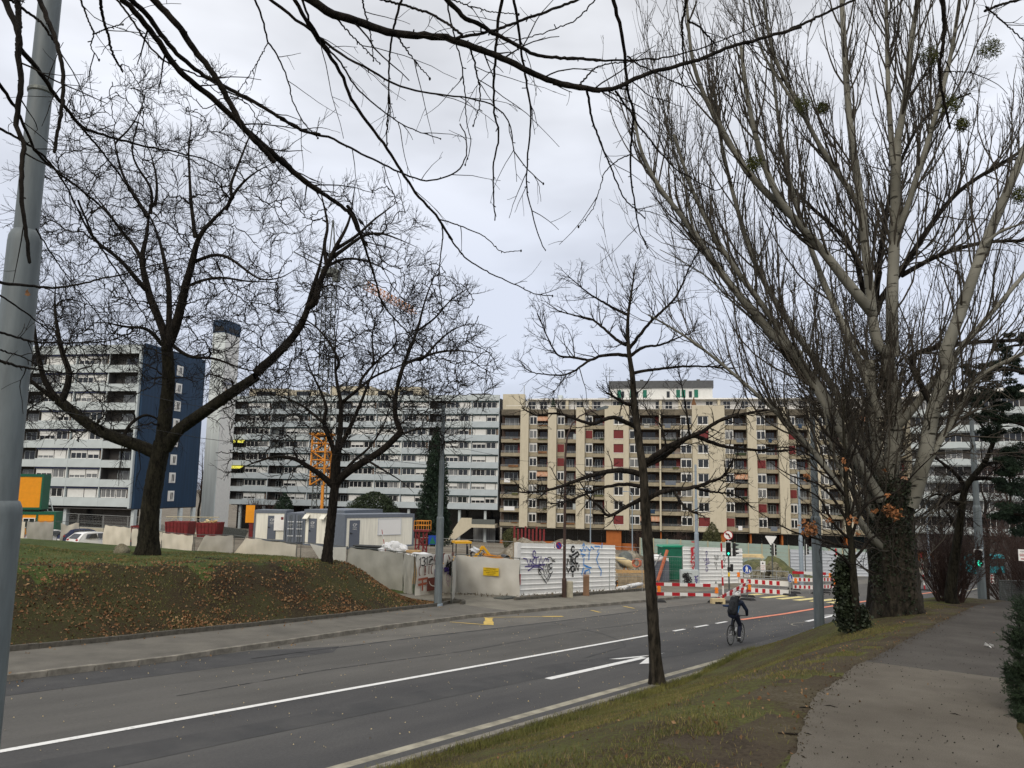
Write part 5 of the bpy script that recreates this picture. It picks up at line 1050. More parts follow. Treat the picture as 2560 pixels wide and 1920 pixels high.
# green tool container with a leaning beam
p = flat_foot(1655, 60.5); t = thing('tool_container', 'dark green steel tool container with a bright lid beside the red scrawled hoarding', 'container', p, 0.1)
mb = MB(); mb.box(-0.05, 1.75, 0, 1.6, 0.1, 0.95); mb.box(0.1, 1.7, 0.06, 1.5, 0.96, 2.55); mb.build('body', M['container_green'], t); mb = MB(); mb.prism([(-0.02, 2.56), (1.75, 2.56), (1.75, 2.7), (0.1, 2.66)], -0.05, 1.6); mb.build('lid', M['container_lid'], t); mb = MB(); mb.box(0.35, 0.55, -0.012, 0.055, 1.35, 1.75); mb.build('plate', M['sign_white'], t)
t = thing('steel_beam', 'salmon painted beam leaning on the green tool container', 'beam', flat_foot(1642, 59.5), 0); mb = MB(); mb.bar((0, -0.3, 0.05), (0.85, 0.15, 2.35), 0.2, 0.14); mb.build('beam', M['salmon_beam'], t); mb = MB(); mb.bar((-0.35, -0.2, 0.9), (0.35, 0.1, 2.1), 0.08, 0.06); mb.build('strut', M['galv'], t)
p = flat_foot(1703, 55.5); t = thing('utility_cabinet', 'grey utility cabinet covered in black graffiti at the foot of the hoarding', 'cabinet', p, 0.05)
mb = MB(); mb.box(0, 1.28, 0, 0.4, 0, 1.12); mb.build('body', M['grey_band'], t)
for x in (0.03, 0.45, 0.9): d = slab('door', t, x, x+0.36, -0.02, -0.002, 0.06, 1.08 if x < 0.8 else 0.82, 'grey_band')
graffiti(t, [[(random.uniform(0, 1), random.uniform(0, 1)) for _ in range(4)] for k in range(16)], 0.05, -0.03, 'spray_black', 0.75, 0.9, 0.05, 0.1); graffiti(t, [[(random.uniform(0, 1), random.uniform(0, 1)) for _ in range(3)] for k in range(6)], 0.04, -0.03, 'spray_purple', 0.3, 0.7, 0.92, 0.1)
for lab, px_, D, w_ in (('rolled yellow brown mats on the earth bank', 1885, 76, 2.2), ('tilted timber board on the bank behind the traffic light', 1900, 76, 0.6)):
    t = thing('site_material', lab, 'mats', flat_foot(px_, D)+Vector((0, 0, 1.6)), 0.1)
    for k in range(3): mb = MB(); mb.box(-w_/2, w_/2, 0.2*k, 0.2*k+0.5, 0.1+0.12*k, 0.2+0.12*k); mb.build('mat', M['canvas'], t)
# ================================================================== poles, lamps, signs, barriers
def mast(lab, base, segs, m='steel_paint', plate=True):
    """stepped steel mast: segs = [(radius0, radius1, z0, z1), ...]"""
    t = thing('street_mast', lab, 'mast', base); nm = ['lower_section', 'middle_section', 'upper_section']
    for i, (r0, r1, z0, z1) in enumerate(segs):
        mb = MB(); nx = segs[i+1][0] if i+1 < len(segs) else None
        prof = [(r0, z0), (r0*0.5+r1*0.5, (z0+z1)/2), (r1, z1-0.10)]
        prof += [(r1*0.97, z1-0.05), (nx*1.12, z1-0.005), (nx*0.99, z1+0.004)] if nx else [(r1*0.9, z1)]
        mb.lathe(prof, 28); mb.build(nm[min(i, 2)], M[m], t, sm=True)
    if plate: mb = MB(); mb.lathe([(segs[0][0]*1.25, -0.4), (segs[0][0]*1.25, 0.05), (segs[0][0]*1.02, 0.06)], 20); mb.build('base_plate', M['steel_pale'], t)
    return t
def z_at(px, D, py): return at(px, py, D).z
# near mast at the left edge: follow its steps
nb = foot(-66, 5.7); nb.x, nb.y = at(-40, 1600, 5.75).x, at(-40, 1600, 5.75).y; nb.z = gz(nb.x, nb.y)
def dz_of(py): # height above base where the near mast crosses a photo row
    lo, hi = -2, 14
    for _ in range(40):
        mid = (lo+hi)/2; y = proj(nb+Vector((0, 0, mid)))[1]
        if y > py: lo = mid
        else: hi = mid
    return mid
s1, s2 = dz_of(1252), dz_of(578)
nm_ = mast('thick grey stepped mast at the left edge, close to the camera', nb, [(0.172, 0.166, 0, s1), (0.128, 0.120, s1, s2), (0.088, 0.078, s2, s2+4.5)])
mb = MB(); mb.lathe([(0.088, 0), (0.095, 0.01), (0.095, 0.03), (0.088, 0.04)], 20); mb.build('clamp_band', M['galv_dark'], nm_, (0, 0, s2+1.15))
def far_mast(lab, px, D, m='steel_paint', h=8.6, g=1.0, base=None):
    b = base if base is not None else flat_foot(px, D); return mast(lab, b, [(0.165*g, 0.16*g, 0, h*0.43), (0.118*g, 0.112*g, h*0.43, h*0.71), (0.085*g, 0.078*g, h*0.71, h)], m)
far_mast('grey stepped mast at the end of the grass berm beside the banner', 1093, 33, h=8.55, base=wp(25.55, 22.45, 0.16))
far_mast('grey stepped mast standing on the grass bank in front of the ivy tree', 2049, 25.6, h=8.6, base=foot(2049, 25.6))
far_mast('pale grey mast behind the red scrawled hoarding', 1743, 58, 'steel_pale', 8.9)
far_mast('pale grey mast in front of the blue grey hoarding', 2005, 63, 'steel_pale', 9.2)
far_mast('thin distant pale mast seen between poplar and brown shrub', 2325, 100, 'steel_pale', 9.0)
tlb = foot(2457, 28); tm = far_mast('grey mast at the path end carrying a green arrow signal', 2457, 28, h=8.2, g=0.86, base=tlb)
for lab, px, D, h in (('slim grey lamp post left of the young oak, before the tan block', 1476, 108, 9), ('slim grey lamp post right behind the young oak trunk', 1581, 110, 9)):
    t = thing('lamp_post', lab, 'lamp post', flat_foot(px, D)); mb = MB(); mb.tube([(0, 0, 0), (0, 0, h)], [0.09, 0.06], 8); mb.build('post', M['steel_pale'], t); mb = MB(); mb.tube([(0, 0, h), (-0.3, 0, h+0.25), (-0.9, 0, h+0.3)], 0.045, 6); mb.box(-1.4, -0.8, -0.12, 0.12, h+0.22, h+0.36); mb.build('lamp_head', M['steel_pale'], t)
# brown curved lamp post
lb = wp(35.1, 22.2, 0.1); lp = thing('lamp_post', 'tall dark brown lamp post with a curved arm in front of the white hoarding', 'lamp post', lb)
P = [(0, 0, 0), (0, 0, 3), (0, 0, 6.9), (0.02, 0, 7.7), (0.12, 0, 8.4), (0.35, 0, 9.0), (0.75, 0, 9.42), (1.3, 0, 9.68), (1.7, 0, 9.76)]
mb = MB(); mb.tube(P, [0.085, 0.075, 0.06, 0.05, 0.045, 0.04, 0.038, 0.035, 0.035], 12); mb.build('post', M['brown_steel'], lp, sm=True); mb = MB(); mb.lathe([(0.12, -0.1), (0.12, 0.9), (0.09, 1.0)], 14); mb.build('base_sleeve', M['brown_steel'], lp)
mb = MB(); mb.prism([(1.65, 9.72), (2.25, 9.86), (2.3, 9.96), (2.1, 9.99), (1.65, 9.84)], -0.13, 0.13); mb.build('lamp_head', M['steel_paint'], lp)
# signs: built in x,z facing -y
def sign_frame(name, lab, c, rz, cat='road sign'): return thing(name, lab, cat, c, rz)
def view_rz(c, turn=0.0): return math.atan2(c.x, -c.y)*0 + math.atan2(-c.x, c.y) + turn   # faces the camera side, then turned
c = lb+Vector((-0.30, -0.05, 0)); c.z = at(1383, 1366, 40).z; t = sign_frame('no_parking_sign', 'round no parking sign clamped to the brown lamp post', c, view_rz(c, -0.62)); R_ = 0.19
mb = MB(); mb.disc((0, 0), R_, 0.0, 0.012, 28); mb.build('disc', M['sign_blue'], t); mb = MB(); mb.ring((0, 0), R_*0.80, R_, -0.006, 0.0, 28); mb.build('rim', M['sign_red'], t); mb = MB(); mb.bar((-R_*.56, -0.004, R_*.56), (R_*.56, -0.004, -R_*.56), 0.05, 0.008, up=(0, 1, 0)); mb.build('slash', M['sign_red'], t)
mb = MB(); mb.bar((0.05, 0.02, 0), (0.3, 0.08, 0), 0.03, 0.03); mb.build('bracket', M['galv'], t)
c2 = c+Vector((-0.22, 0.02, 0.0)); t = sign_frame('arrow_plate', 'small white plate with a double arrow beside the no parking sign', c2, view_rz(c, -1.0)); mb = MB(); mb.box(-0.09, 0.09, 0, 0.01, -0.16, 0.16); mb.build('plate', M['sign_white'], t); mb = MB(); mb.box(-0.012, 0.012, -0.006, -0.002, -0.08, 0.08); mb.prism([(-0.045, 0.07), (0.045, 0.07), (0, 0.13)], -0.006, -0.002); mb.prism([(0.045, -0.07), (-0.045, -0.07), (0, -0.13)], -0.006, -0.002); mb.build('arrow', M['black'], t)
# bollards
t = thing('bollard', 'round ribbed pale concrete bollard in front of the white hoarding', 'bollard', wp(35.45, 22.1, 0.1)); mb = MB(); k = 40; V = []
for z in (0, 0.78): V += [((0.18+0.010*math.cos(j*PI))*math.cos(2*PI*j/k), (0.18+0.010*math.cos(j*PI))*math.sin(2*PI*j/k), z) for j in range(k)]
mb.add(V, [(j, (j+1) % k, (j+1) % k+k, j+k) for j in range(k)]+[tuple(range(k, 2*k))]); mb.build('shaft', M['concrete'], t); mb = MB(); mb.lathe([(0.175, 0.78), (0.165, 0.81), (0.02, 0.82)], 20); mb.build('cap', M['concrete'], t)
t = thing('bollard', 'square brown post bollard with a slanted top before the white hoarding', 'bollard', wp(37.4, 22.25, 0.1), -0.15); mb = MB(); mb.add([(-.16,-.14,0),(.16,-.14,0),(.16,.14,0),(-.16,.14,0),(-.16,-.14,1.02),(.16,-.14,1.03),(.16,.14,1.10),(-.16,.14,1.10)], [(0,3,2,1),(4,5,6,7),(0,1,5,4),(1,2,6,5),(2,3,7,6),(3,0,4,7)]); mb.build('shaft', M['wood_post'], t); mb = MB(); mb.box(-.18, .18, -.16, .16, -0.05, 0.06); mb.build('foot', M['wood_post'], t)
t = thing('drain_grate', 'dark slotted drain grate in the planter strip by the hoarding corner', 'grate', wp(31.3, 23.2, 0.12), ROADANG); [MB().box(-0.5+0.1*k, -0.44+0.1*k, -0.3, 0.3, 0.0, 0.06).build('bar', M['galv_dark'], t) for k in range(11)]
# traffic signals
def signal(lab, base, rz, zc, h=0.95, w=0.34, lit=True, side=False, post=True, ph=None):
    t = thing('traffic_light', lab, 'traffic light', base, rz)
    if post: mb = MB(); mb.tube([(0, 0.12, 0), (0, 0.12, ph or zc+h)], 0.055, 10); mb.build('post', M['galv_dark'], t, sm=True)
    mb = MB(); mb.box(-w/2, w/2, -0.1, 0.06, zc-h/2, zc+h/2); mb.build('housing', M['black'], t)
    mb = MB(); q = 0.035; mb.box(-w/2-q, -w/2-0.002, -0.06, 0.0, zc-h/2-q, zc+h/2+q); mb.box(w/2+0.002, w/2+q, -0.06, 0.0, zc-h/2-q, zc+h/2+q); mb.box(-w/2, w/2, -0.06, 0.0, zc+h/2+0.002, zc+h/2+q); mb.box(-w/2, w/2, -0.06, 0.0, zc-h/2-q, zc-h/2-0.002); mb.build('white_edge', M['sign_white'], t)
    for i in range(3):
        z = zc+(1-i)*h*0.31; mb = MB(); mb.ring((0, z), 0.115, 0.13, -0.24, -0.1, 16); mb.build('visor', M['black'], t); mb = MB(); mb.disc((0, z), 0.112, -0.115, -0.102, 18); mb.build('lens', M['dark_lens'], t)
        if i == 2 and lit: mb = MB(); mb.prism([(-0.032, z-0.10), (0.032, z-0.10), (0.032, z-0.01), (0.095, z-0.01), (0, z+0.10), (-0.095, z-0.01), (-0.032, z-0.01)], -0.125, -0.117); mb.build('green_arrow', M['green_light'], t)
    if side:
        mb = MB(); mb.box(w/2+0.10, w/2+0.32, -0.02, 0.12, zc-h/2, zc+h/2-0.05); mb.build('side_housing', M['black'], t)
        for i in range(3): z = zc+(1-i)*h*0.3-0.02; mb = MB(); mb.prism([(w/2+0.325, z+0.1), (w/2+0.55, z+0.06), (w/2+0.55, z+0.03), (w/2+0.325, z-0.05)], -0.08, 0.18); mb.build('side_visor', M['black'], t)
    return t
b = flat_foot(1823, 54); t = signal('traffic light showing a green arrow in front of the red scrawled hoarding', b, view_rz(b), 2.78, side=True, ph=3.3)
mb = MB(); mb.box(-0.1, 0.1, -0.02, 0.07, 1.3, 1.55); mb.build('sensor_box', M['black'], t); mb = MB(); mb.box(-0.07, 0.07, -0.04, 0.06, 0.92, 1.18); mb.build('push_button', M['sign_yellow'], t); mb = MB(); mb.box(0.1, 0.3, 0.0, 0.2, 1.25, 1.75); mb.build('rear_signal', M['black'], t)
c = b+Vector((0, 0, 0)); c.z = at(1823, 1339, 54).z; t = sign_frame('no_left_turn_sign', 'round no left turn sign above the green traffic light', c, view_rz(c)); R_ = 0.33
mb = MB(); mb.disc((0, 0), R_, 0.0, 0.015, 32); mb.build('disc', M['sign_white'], t); mb = MB(); mb.ring((0, 0), R_*0.83, R_, -0.006, 0.0, 32); mb.build('rim', M['sign_red'], t)
mb = MB(); [mb.add([], [])]; mb.prism([(0.05, -0.20), (0.12, -0.20), (0.12, -0.02), (0.06, 0.09), (-0.04, 0.12), (-0.08, 0.12), (-0.08, 0.18), (-0.2, 0.08), (-0.08, -0.01), (-0.08, 0.045), (-0.02, 0.04), (0.05, -0.04)], -0.006, -0.001); mb.build('arrow', M['black'], t)
mb = MB(); mb.bar((-R_*.6, -0.009, R_*.58), (R_*.6, -0.009, -R_*.58), 0.05, 0.006, up=(0, 1, 0)); mb.build('slash', M['sign_red'], t); mb = MB(); mb.box(-0.04, 0.04, 0.015, 0.06, -R_-0.45, 0.1); mb.build('bracket', M['galv'], t)
b = flat_foot(1936, 66); t = signal('traffic light seen from behind under the grey triangle sign', b, view_rz(b)+PI*0.55, 2.75, lit=False, side=True, ph=3.3)
c = b+Vector((-0.2, 0, 0)); c.z = at(1929, 1350, 66).z; t = sign_frame('give_way_sign', 'pale back of an inverted triangle sign beyond the junction', c, view_rz(c)); mb = MB(); mb.prism([(-0.42, 0.3), (0.42, 0.3), (0.46, 0.24), (0.05, -0.45), (-0.05, -0.45), (-0.46, 0.24)], 0, 0.015); mb.build('plate', M['sign_white'], t); mb = MB(); mb.box(0.08, 0.16, 0.02, 0.06, -1.2, 0.2); mb.build('bracket', M['galv_dark'], t)
c = tlb.copy(); rz_ = view_rz(c, 0.08); q = Vector((math.sin(-rz_)*0, 0, 0)); zc = at(2447, 1396, 27.6).z-c.z
p = at(2446, 1396, 27.75); t = signal('green arrow signal fixed to the grey mast at the path end', Vector((p.x, p.y, c.z)), rz_, zc, h=0.55, w=0.2, post=False)
mb = MB(); mb.tube([(0.05, 0.05, zc+0.42), (0.12, 0.1, zc+0.5), (0.16, 0.15, zc+0.42), (0.16, 0.15, zc-0.25)], 0.018, 6); mb.build('bracket', M['steel_pale'], t)
p = flat_foot(2018, 74); signal('dark signal head peeping out left of the grassy bank mast', p, view_rz(p)+PI*0.5, 2.8, lit=False, side=False)
def rubber_foot(parent, x, y, w=0.45, d=0.28): mb = MB(); mb.add([(x-w,y-d,0),(x+w,y-d,0),(x+w,y+d,0),(x-w,y+d,0),(x-w*.8,y-d*.7,0.11),(x+w*.8,y-d*.7,0.11),(x+w*.8,y+d*.7,0.11),(x-w*.8,y+d*.7,0.11)], [(0,3,2,1),(4,5,6,7),(0,1,5,4),(1,2,6,5),(2,3,7,6),(3,0,4,7)]); return mb.build('foot', M['rubber'], parent)
def blue_sign(lab, px, D, yc, turn, r=0.29, plate=True):
    b = flat_foot(px, D); t = sign_frame('walkway_sign', lab, b, view_rz(b, turn)); zc = at(px, yc, D).z-b.z
    mb = MB(); mb.disc((0, zc), r, 0, 0.012, 28); mb.build('disc', M['sign_blue'], t); mb = MB(); mb.ring((0, zc), r*0.93, r*0.99, -0.004, -0.001, 28); mb.build('rim', M['sign_white'], t)
    mb = MB(); mb.disc((-0.03, zc+r*.62), r*.11, -0.006, -0.002, 12); mb.prism([(-r*.32, zc+r*.45), (r*.14, zc+r*.45), (r*.2, zc-.02), (r*.1, zc-.02), (r*.16, zc-r*.65), (r*.0, zc-r*.65), (-r*.09, zc-r*.2), (-r*.22, zc-r*.65), (-r*.4, zc-r*.65), (-r*.25, zc-.02), (-r*.38, zc)], -0.006, -0.002); mb.disc((r*.48, zc-r*.08), r*.08, -0.006, -0.002, 10); mb.prism([(r*.36, zc-r*.2), (r*.62, zc-r*.2), (r*.66, zc-r*.62), (r*.34, zc-r*.62)], -0.006, -0.002); mb.build('pictogram', M['sign_white'], t)
    mb = MB(); mb.tube([(0, 0.04, 0), (0, 0.04, zc+r*.8)], 0.03, 8); mb.build('post', M['galv'], t)
    if plate: mb = MB(); mb.box(-0.17, 0.17, 0, 0.012, zc-r-0.19, zc-r-0.05); mb.build('plate', M['sign_white'], t); mb = MB(); mb.box(-0.12, 0.12, -0.004, -0.001, zc-r-0.14, zc-r-0.10); mb.build('arrow', M['black'], t)
    rubber_foot(t, 0, 0.04); return t
blue_sign('round blue walkway sign facing the road with a small arrow plate', 1869.5, 48.5, 1424, 0.05)
blue_sign('round blue walkway sign turned nearly edge on beside the zebra', 1977, 51.5, 1446, 1.05, plate=False)
p = flat_foot(1908, 68); t = sign_frame('danger_notice', 'white notice with red lettering on a post by the rock heap', p, view_rz(p)); mb = MB(); mb.box(-0.22, 0.22, 0, 0.012, 0.75, 1.7); mb.build('board', M['sign_white'], t); lettering('DANGER', 0.1, M['sign_red'], t, (0, -0.004, 1.28)); lettering('ACCES', 0.09, M['sign_red'], t, (0, -0.004, 1.12)); lettering('INTERDIT', 0.075, M['sign_red'], t, (0, -0.004, 0.98)); mb = MB(); mb.disc((0, 1.5), 0.07, -0.004, -0.001, 14); mb.build('symbol', M['black'], t); mb = MB(); mb.box(-0.025, 0.025, 0.013, 0.05, 0, 1.6); mb.build('post', M['galv'], t)
# red and white plank barriers
def planks(t, a, b, zs, L, th=0.17, step=0.5, faces=('red', 'barrier_white'), tilt=0.0, dz=0.0, y=-0.03):
    for z in zs:
        n = max(1, round(L/step))
        for c_ in (0, 1):
            mb = MB()
            for k in range(n):
                if k % 2 == c_: x0, x1 = k*L/n, (k+1)*L/n; z0 = z+(tilt+dz)*x0/L; z1 = z+(tilt+dz)*x1/L; mb.add([(x0,y,z0-th/2),(x1,y,z1-th/2),(x1,y,z1+th/2),(x0,y,z0+th/2),(x0,y+0.03,z0-th/2),(x1,y+0.03,z1-th/2),(x1,y+0.03,z1+th/2),(x0,y+0.03,z0+th/2)], [(0,1,2,3),(7,6,5,4),(0,4,5,1),(2,6,7,3),(1,5,6,2),(3,7,4,0)])
            mb.build('stripe', M[faces[c_]], t)
def beacon(lab, c):
    t = thing('warning_lamp', lab, 'warning lamp', c, 0, 'orange warning lamps on the barriers'); mb = MB(); mb.box(-0.09, 0.09, -0.05, 0.05, -0.02, 0.10); mb.build('battery_box', M['orange_lamp'], t); mb = MB(); mb.disc((0, 0.2), 0.1, -0.045, 0.045, 16); mb.build('lens', M['orange_lamp'], t)
BG = 'red and white barriers round the works'
def barrier(lab, pa, pb, zs, posts=True, step=0.5, th=0.17, tilt=0.0, H=1.15):
    ang, L, dz = frame_of(pa, pb); t = thing('barrier', lab, 'barrier', pa, ang, BG); planks(t, pa, pb, zs, L, th, step, tilt=tilt, dz=dz)
    if posts:
        for x in (0.12, L-0.12): mb = MB(); mb.tube([(x, 0.02, dz*x/L), (x, 0.02, H+dz*x/L)], 0.022, 6); mb.build('post', M['galv_dark'], t); f_ = rubber_foot(t, x, 0.02, 0.3, 0.42); f_.location.z = dz*x/L
    return t, ang, L, dz
pa, pb = wp(39.2, 19.0, 0), wp(42.5, 16.85, 0); barrier('two plank red and white barrier left of the cyclist', pa, pb, (0.42, 0.93))
beacon('orange warning lamp at the left end of the first barrier', pa+Vector((0.15, -0.08, 0.55))); beacon('orange warning lamp on the barrier end above the cyclist', pb+Vector((-0.1, -0.08, 0.55)))
pc = wp(46.6, 16.6, 0); t, *_ = barrier('slanted red and white plank rising to the right behind the cyclist', wp(42.3, 16.9, 0), pc, (0.16,), tilt=0.85, step=0.42); 
barrier('low red and white plank just behind the cyclist head', wp(43.0, 16.75, 0), pc, (0.40,), posts=False, tilt=0.15, step=0.42)
beacon('orange warning lamp on the post right of the cyclist', pc+Vector((0.05, -0.06, 0.62)))
t = thing('base_block', 'cream barrier foot lying at the left barrier corner', 'block', wp(42.0, 16.6, 0), 0.2); mb = MB(); mb.box(-0.45, 0.3, -0.15, 0.15, 0.12, 0.28); mb.box(-0.45, -0.3, -0.15, 0.15, 0, 0.12); mb.box(0.15, 0.3, -0.15, 0.15, 0, 0.12); mb.build('body', M['canvas'], t)
def striped_post(lab, b, h, tiltx=0.0, w=0.12):
    t = thing('striped_post', lab, 'post', b); k = 7
    for i in range(k): z0, z1 = h*i/k, h*(i+1)/k; mb = MB(); mb.bar((tiltx*z0, 0, z0), (tiltx*z1, 0, z1-0.002), w, w*0.6); mb.build('stripe', M['red' if i % 2 == 0 else 'barrier_white'], t)
    rubber_foot(t, 0, 0)
striped_post('tall red and white striped post beside the traffic light', wp(42.9, 16.7, 0), 3.25, -0.02); striped_post('tall red and white striped post behind the ivy tree', flat_foot(2100, 56), 3.2, -0.06); striped_post('red and white striped post right of the poplar trunk', flat_foot(2312, 66), 3.1, -0.05)
# pedestrian guard rails along the zebra
def guard(lab, pa, pb, zs, th, step, rails=True):
    ang, L, dz = frame_of(pa, pb); t = thing('guard_rail', lab, 'barrier', pa, ang, BG)
    for z in zs:
        mb = MB(); mb.add([(0,-0.02,z-th/2),(L,-0.02,z-th/2+dz),(L,-0.02,z+th/2+dz),(0,-0.02,z+th/2),(0,0,z-th/2),(L,0,z-th/2+dz),(L,0,z+th/2+dz),(0,0,z+th/2)], [(0,1,2,3),(7,6,5,4),(0,4,5,1),(2,6,7,3),(1,5,6,2),(3,7,4,0)]); mb.build('board', M['barrier_white'], t)
        n = int(L/step)
        for k in range(n): x = (k+0.3)*step; mb = MB(); mb.box(0, step*0.45, -0.026, -0.021, -th*0.42, th*0.42); mb.build('red_block', M['red'], t, (x, 0, z+dz*x/L))
    mb = MB()
    for i in range(int(L/1.3)+1): x = min(L, i*1.3); mb.tube([(x, 0.03, dz*x/L), (x, 0.03, 1.12+dz*x/L)], 0.02, 6)
    if rails: [mb.tube([(0, 0.03, z), (L, 0.03, z+dz)], 0.02, 6) for z in (0.25, 1.12)]
    mb.build('frame', M['galv'], t); rubber_foot(t, 0.1, 0.03, 0.3, 0.4); f_ = rubber_foot(t, L-0.1, 0.03, 0.3, 0.4); f_.location.z = dz; return t
guard('long guard rail with red blocks on a white band before the rock heap', flat_foot(1847, 53), flat_foot(1972, 52), (0.72, 0.16), 0.33, 0.46)
guard('guard rail with small red blocks left of the bank mast', flat_foot(1983, 54), flat_foot(2048, 54.5), (0.95, 0.45), 0.26, 0.36, False)
guard('guard rail with small red blocks between bank mast and ivy tree', flat_foot(2058, 56), flat_foot(2100, 57), (0.95, 0.45), 0.26, 0.36, False)
barrier('single plank barrier beyond the small blocked guard rail', flat_foot(1982, 58), flat_foot(2066, 59), (1.25,), step=1.0, th=0.2)
for lab, px, D, z in (('orange warning lamp left of the blue walkway sign', 1847, 52.8, 1.0), ('orange warning lamp by the edge on walkway sign', 1990, 53.5, 0.75), ('yellow orange lamp between mast and ivy tree', 2077, 55.5, 1.15), ('orange lamp low beside the ivy leaves', 2089, 55.5, 0.7)): beacon(lab, flat_foot(px, D)+Vector((0, 0, z)))
pa, pb = flat_foot(1850, 60), flat_foot(1972, 62); ang, L, dz = frame_of(pa, pb); t = thing('tube_railing', 'grey tube railing behind the walkway', 'railing', pa, ang); mb = MB(); [mb.tube([(0, 0, z), (L, 0, z+dz)], 0.03, 6) for z in (0.55, 1.15)]; [mb.tube([(L*i/4, 0, dz*i/4), (L*i/4, 0, 1.15+dz*i/4)], 0.03, 6) for i in range(5)]; mb.build('rail', M['galv'], t)
# chevron beacon and blue bus far down the road
p = flat_foot(2482, 84); t = thing('chevron_beacon', 'red and white chevron marker board on the far road', 'marker', p, view_rz(p)); mb = MB(); mb.box(-0.2, 0.2, 0, 0.06, 0.1, 1.15); mb.build('board', M['barrier_white'], t); mb = MB(); [mb.prism([(-0.15, z), (0.15, z+0.13), (-0.15, z+0.28)], -0.006, -0.002) for z in (0.18, 0.5, 0.82)]; mb.build('chevron', M['red'], t); rubber_foot(t, 0, 0.03, 0.35, 0.25)
p = flat_foot(2478, 112); bus = thing('bus', 'turquoise city bus far down the road on the right', 'bus', p, 0.35)
mb = MB(); mb.box(-3.0, 3.0, 0, 2.5, 0.35, 3.0); b_ = smooth_by_angle(mb.build('body', mat('turquoise_bus_paint', (0.02, 0.36, 0.42), 0.4), bus)); bv = b_.modifiers.new('b', 'BEVEL'); bv.width = 0.15; bv.segments = 2
for k in range(4): mb = MB(); mb.box(-2.8+k*1.42, -1.5+k*1.42, -0.012, 0.02, 1.35, 2.45); mb.build('window', M['glass'], bus)
mb = MB(); mb.box(2.98, 3.012, 0.15, 2.35, 1.1, 2.5); mb.build('rear_window', M['glass'], bus)
for x in (-1.8, 1.7): mb = MB(); mb.disc((x, 0.48), 0.48, -0.03, 0.25, 18); mb.build('wheel', M['rubber'], bus)
# white notice at the right edge and dark mesh fence
p = at(2556, 1388, 16); t = thing('wall_sign', 'white sign with red lettering at the right picture edge', 'sign', p, view_rz(p, -0.1)); mb = MB(); mb.box(-0.07, 0.42, 0, 0.012, -0.115, 0.115); mb.build('plate', M['sign_white'], t); lettering('SERVICE', 0.07, M['sign_red'], t, (-0.05, -0.004, 0.0), align='LEFT'); lettering('Commune', 0.035, M['black'], t, (-0.03, -0.004, 0.075), align='LEFT'); mb = MB(); mb.box(-0.03, 0.42, -0.005, -0.002, -0.085, -0.065); mb.build('bar', M['sign_red'], t)
gzp = gz(p.x+0.15, p.y); mb = MB(); mb.tube([(0.2, 0.04, gzp-p.z-0.1), (0.2, 0.04, 0.12)], 0.025, 8); mb.build('post', M['galv_dark'], t)
pa, pb = foot(2502, 27), foot(2600, 22); ang, L, dz = frame_of(pa, pb); t = thing('mesh_fence', 'low dark wire mesh fence at the path end on the right', 'fence', pa, ang)
mb = MB(); [mb.tube([(x, 0, -0.1+dz*x/L), (x, 0, 0.8+dz*x/L)], 0.025, 6) for x in (0, L*.35, L*.7, L)]; mb.tube([(0, 0, 0.78), (L, 0, 0.78+dz)], 0.016, 5); mb.build('post', M['galv_dark'], t); mb = MB(); [mb.tube([(0, 0, z), (L, 0, z+dz)], 0.004, 3) for z in np.arange(0.05, 0.78, 0.06)]; [mb.tube([(x, 0, dz*x/L), (x, 0, 0.78+dz*x/L)], 0.004, 3) for x in np.arange(0.05, L, 0.06)]; mb.build('mesh', M['galv_dark'], t)
# overhead wires
for lab, pts in (('thin overhead span wire crossing in front of the navy gable', [(-60, 860, 16), (240, 960, 24), (445, 1006, 28), (690, 1053, 31), (1090, 1090, 33.2)]), ('lower overhead span wire ending at the mast beside the banner', [(-60, 985, 16), (300, 1058, 24), (500, 1095, 28), (790, 1131, 31), (1092, 1165, 33.2)]), ('overhead wire from the banner mast towards the right', [(1092, 1108, 33.3), (1307, 1152, 42), (1743, 1180, 58)])):
    mb = MB(); mb.tube([at(*q) for q in pts], 0.009, 5); tag(mb.build('overhead_wire', M['black'], None), lab, 'wire')
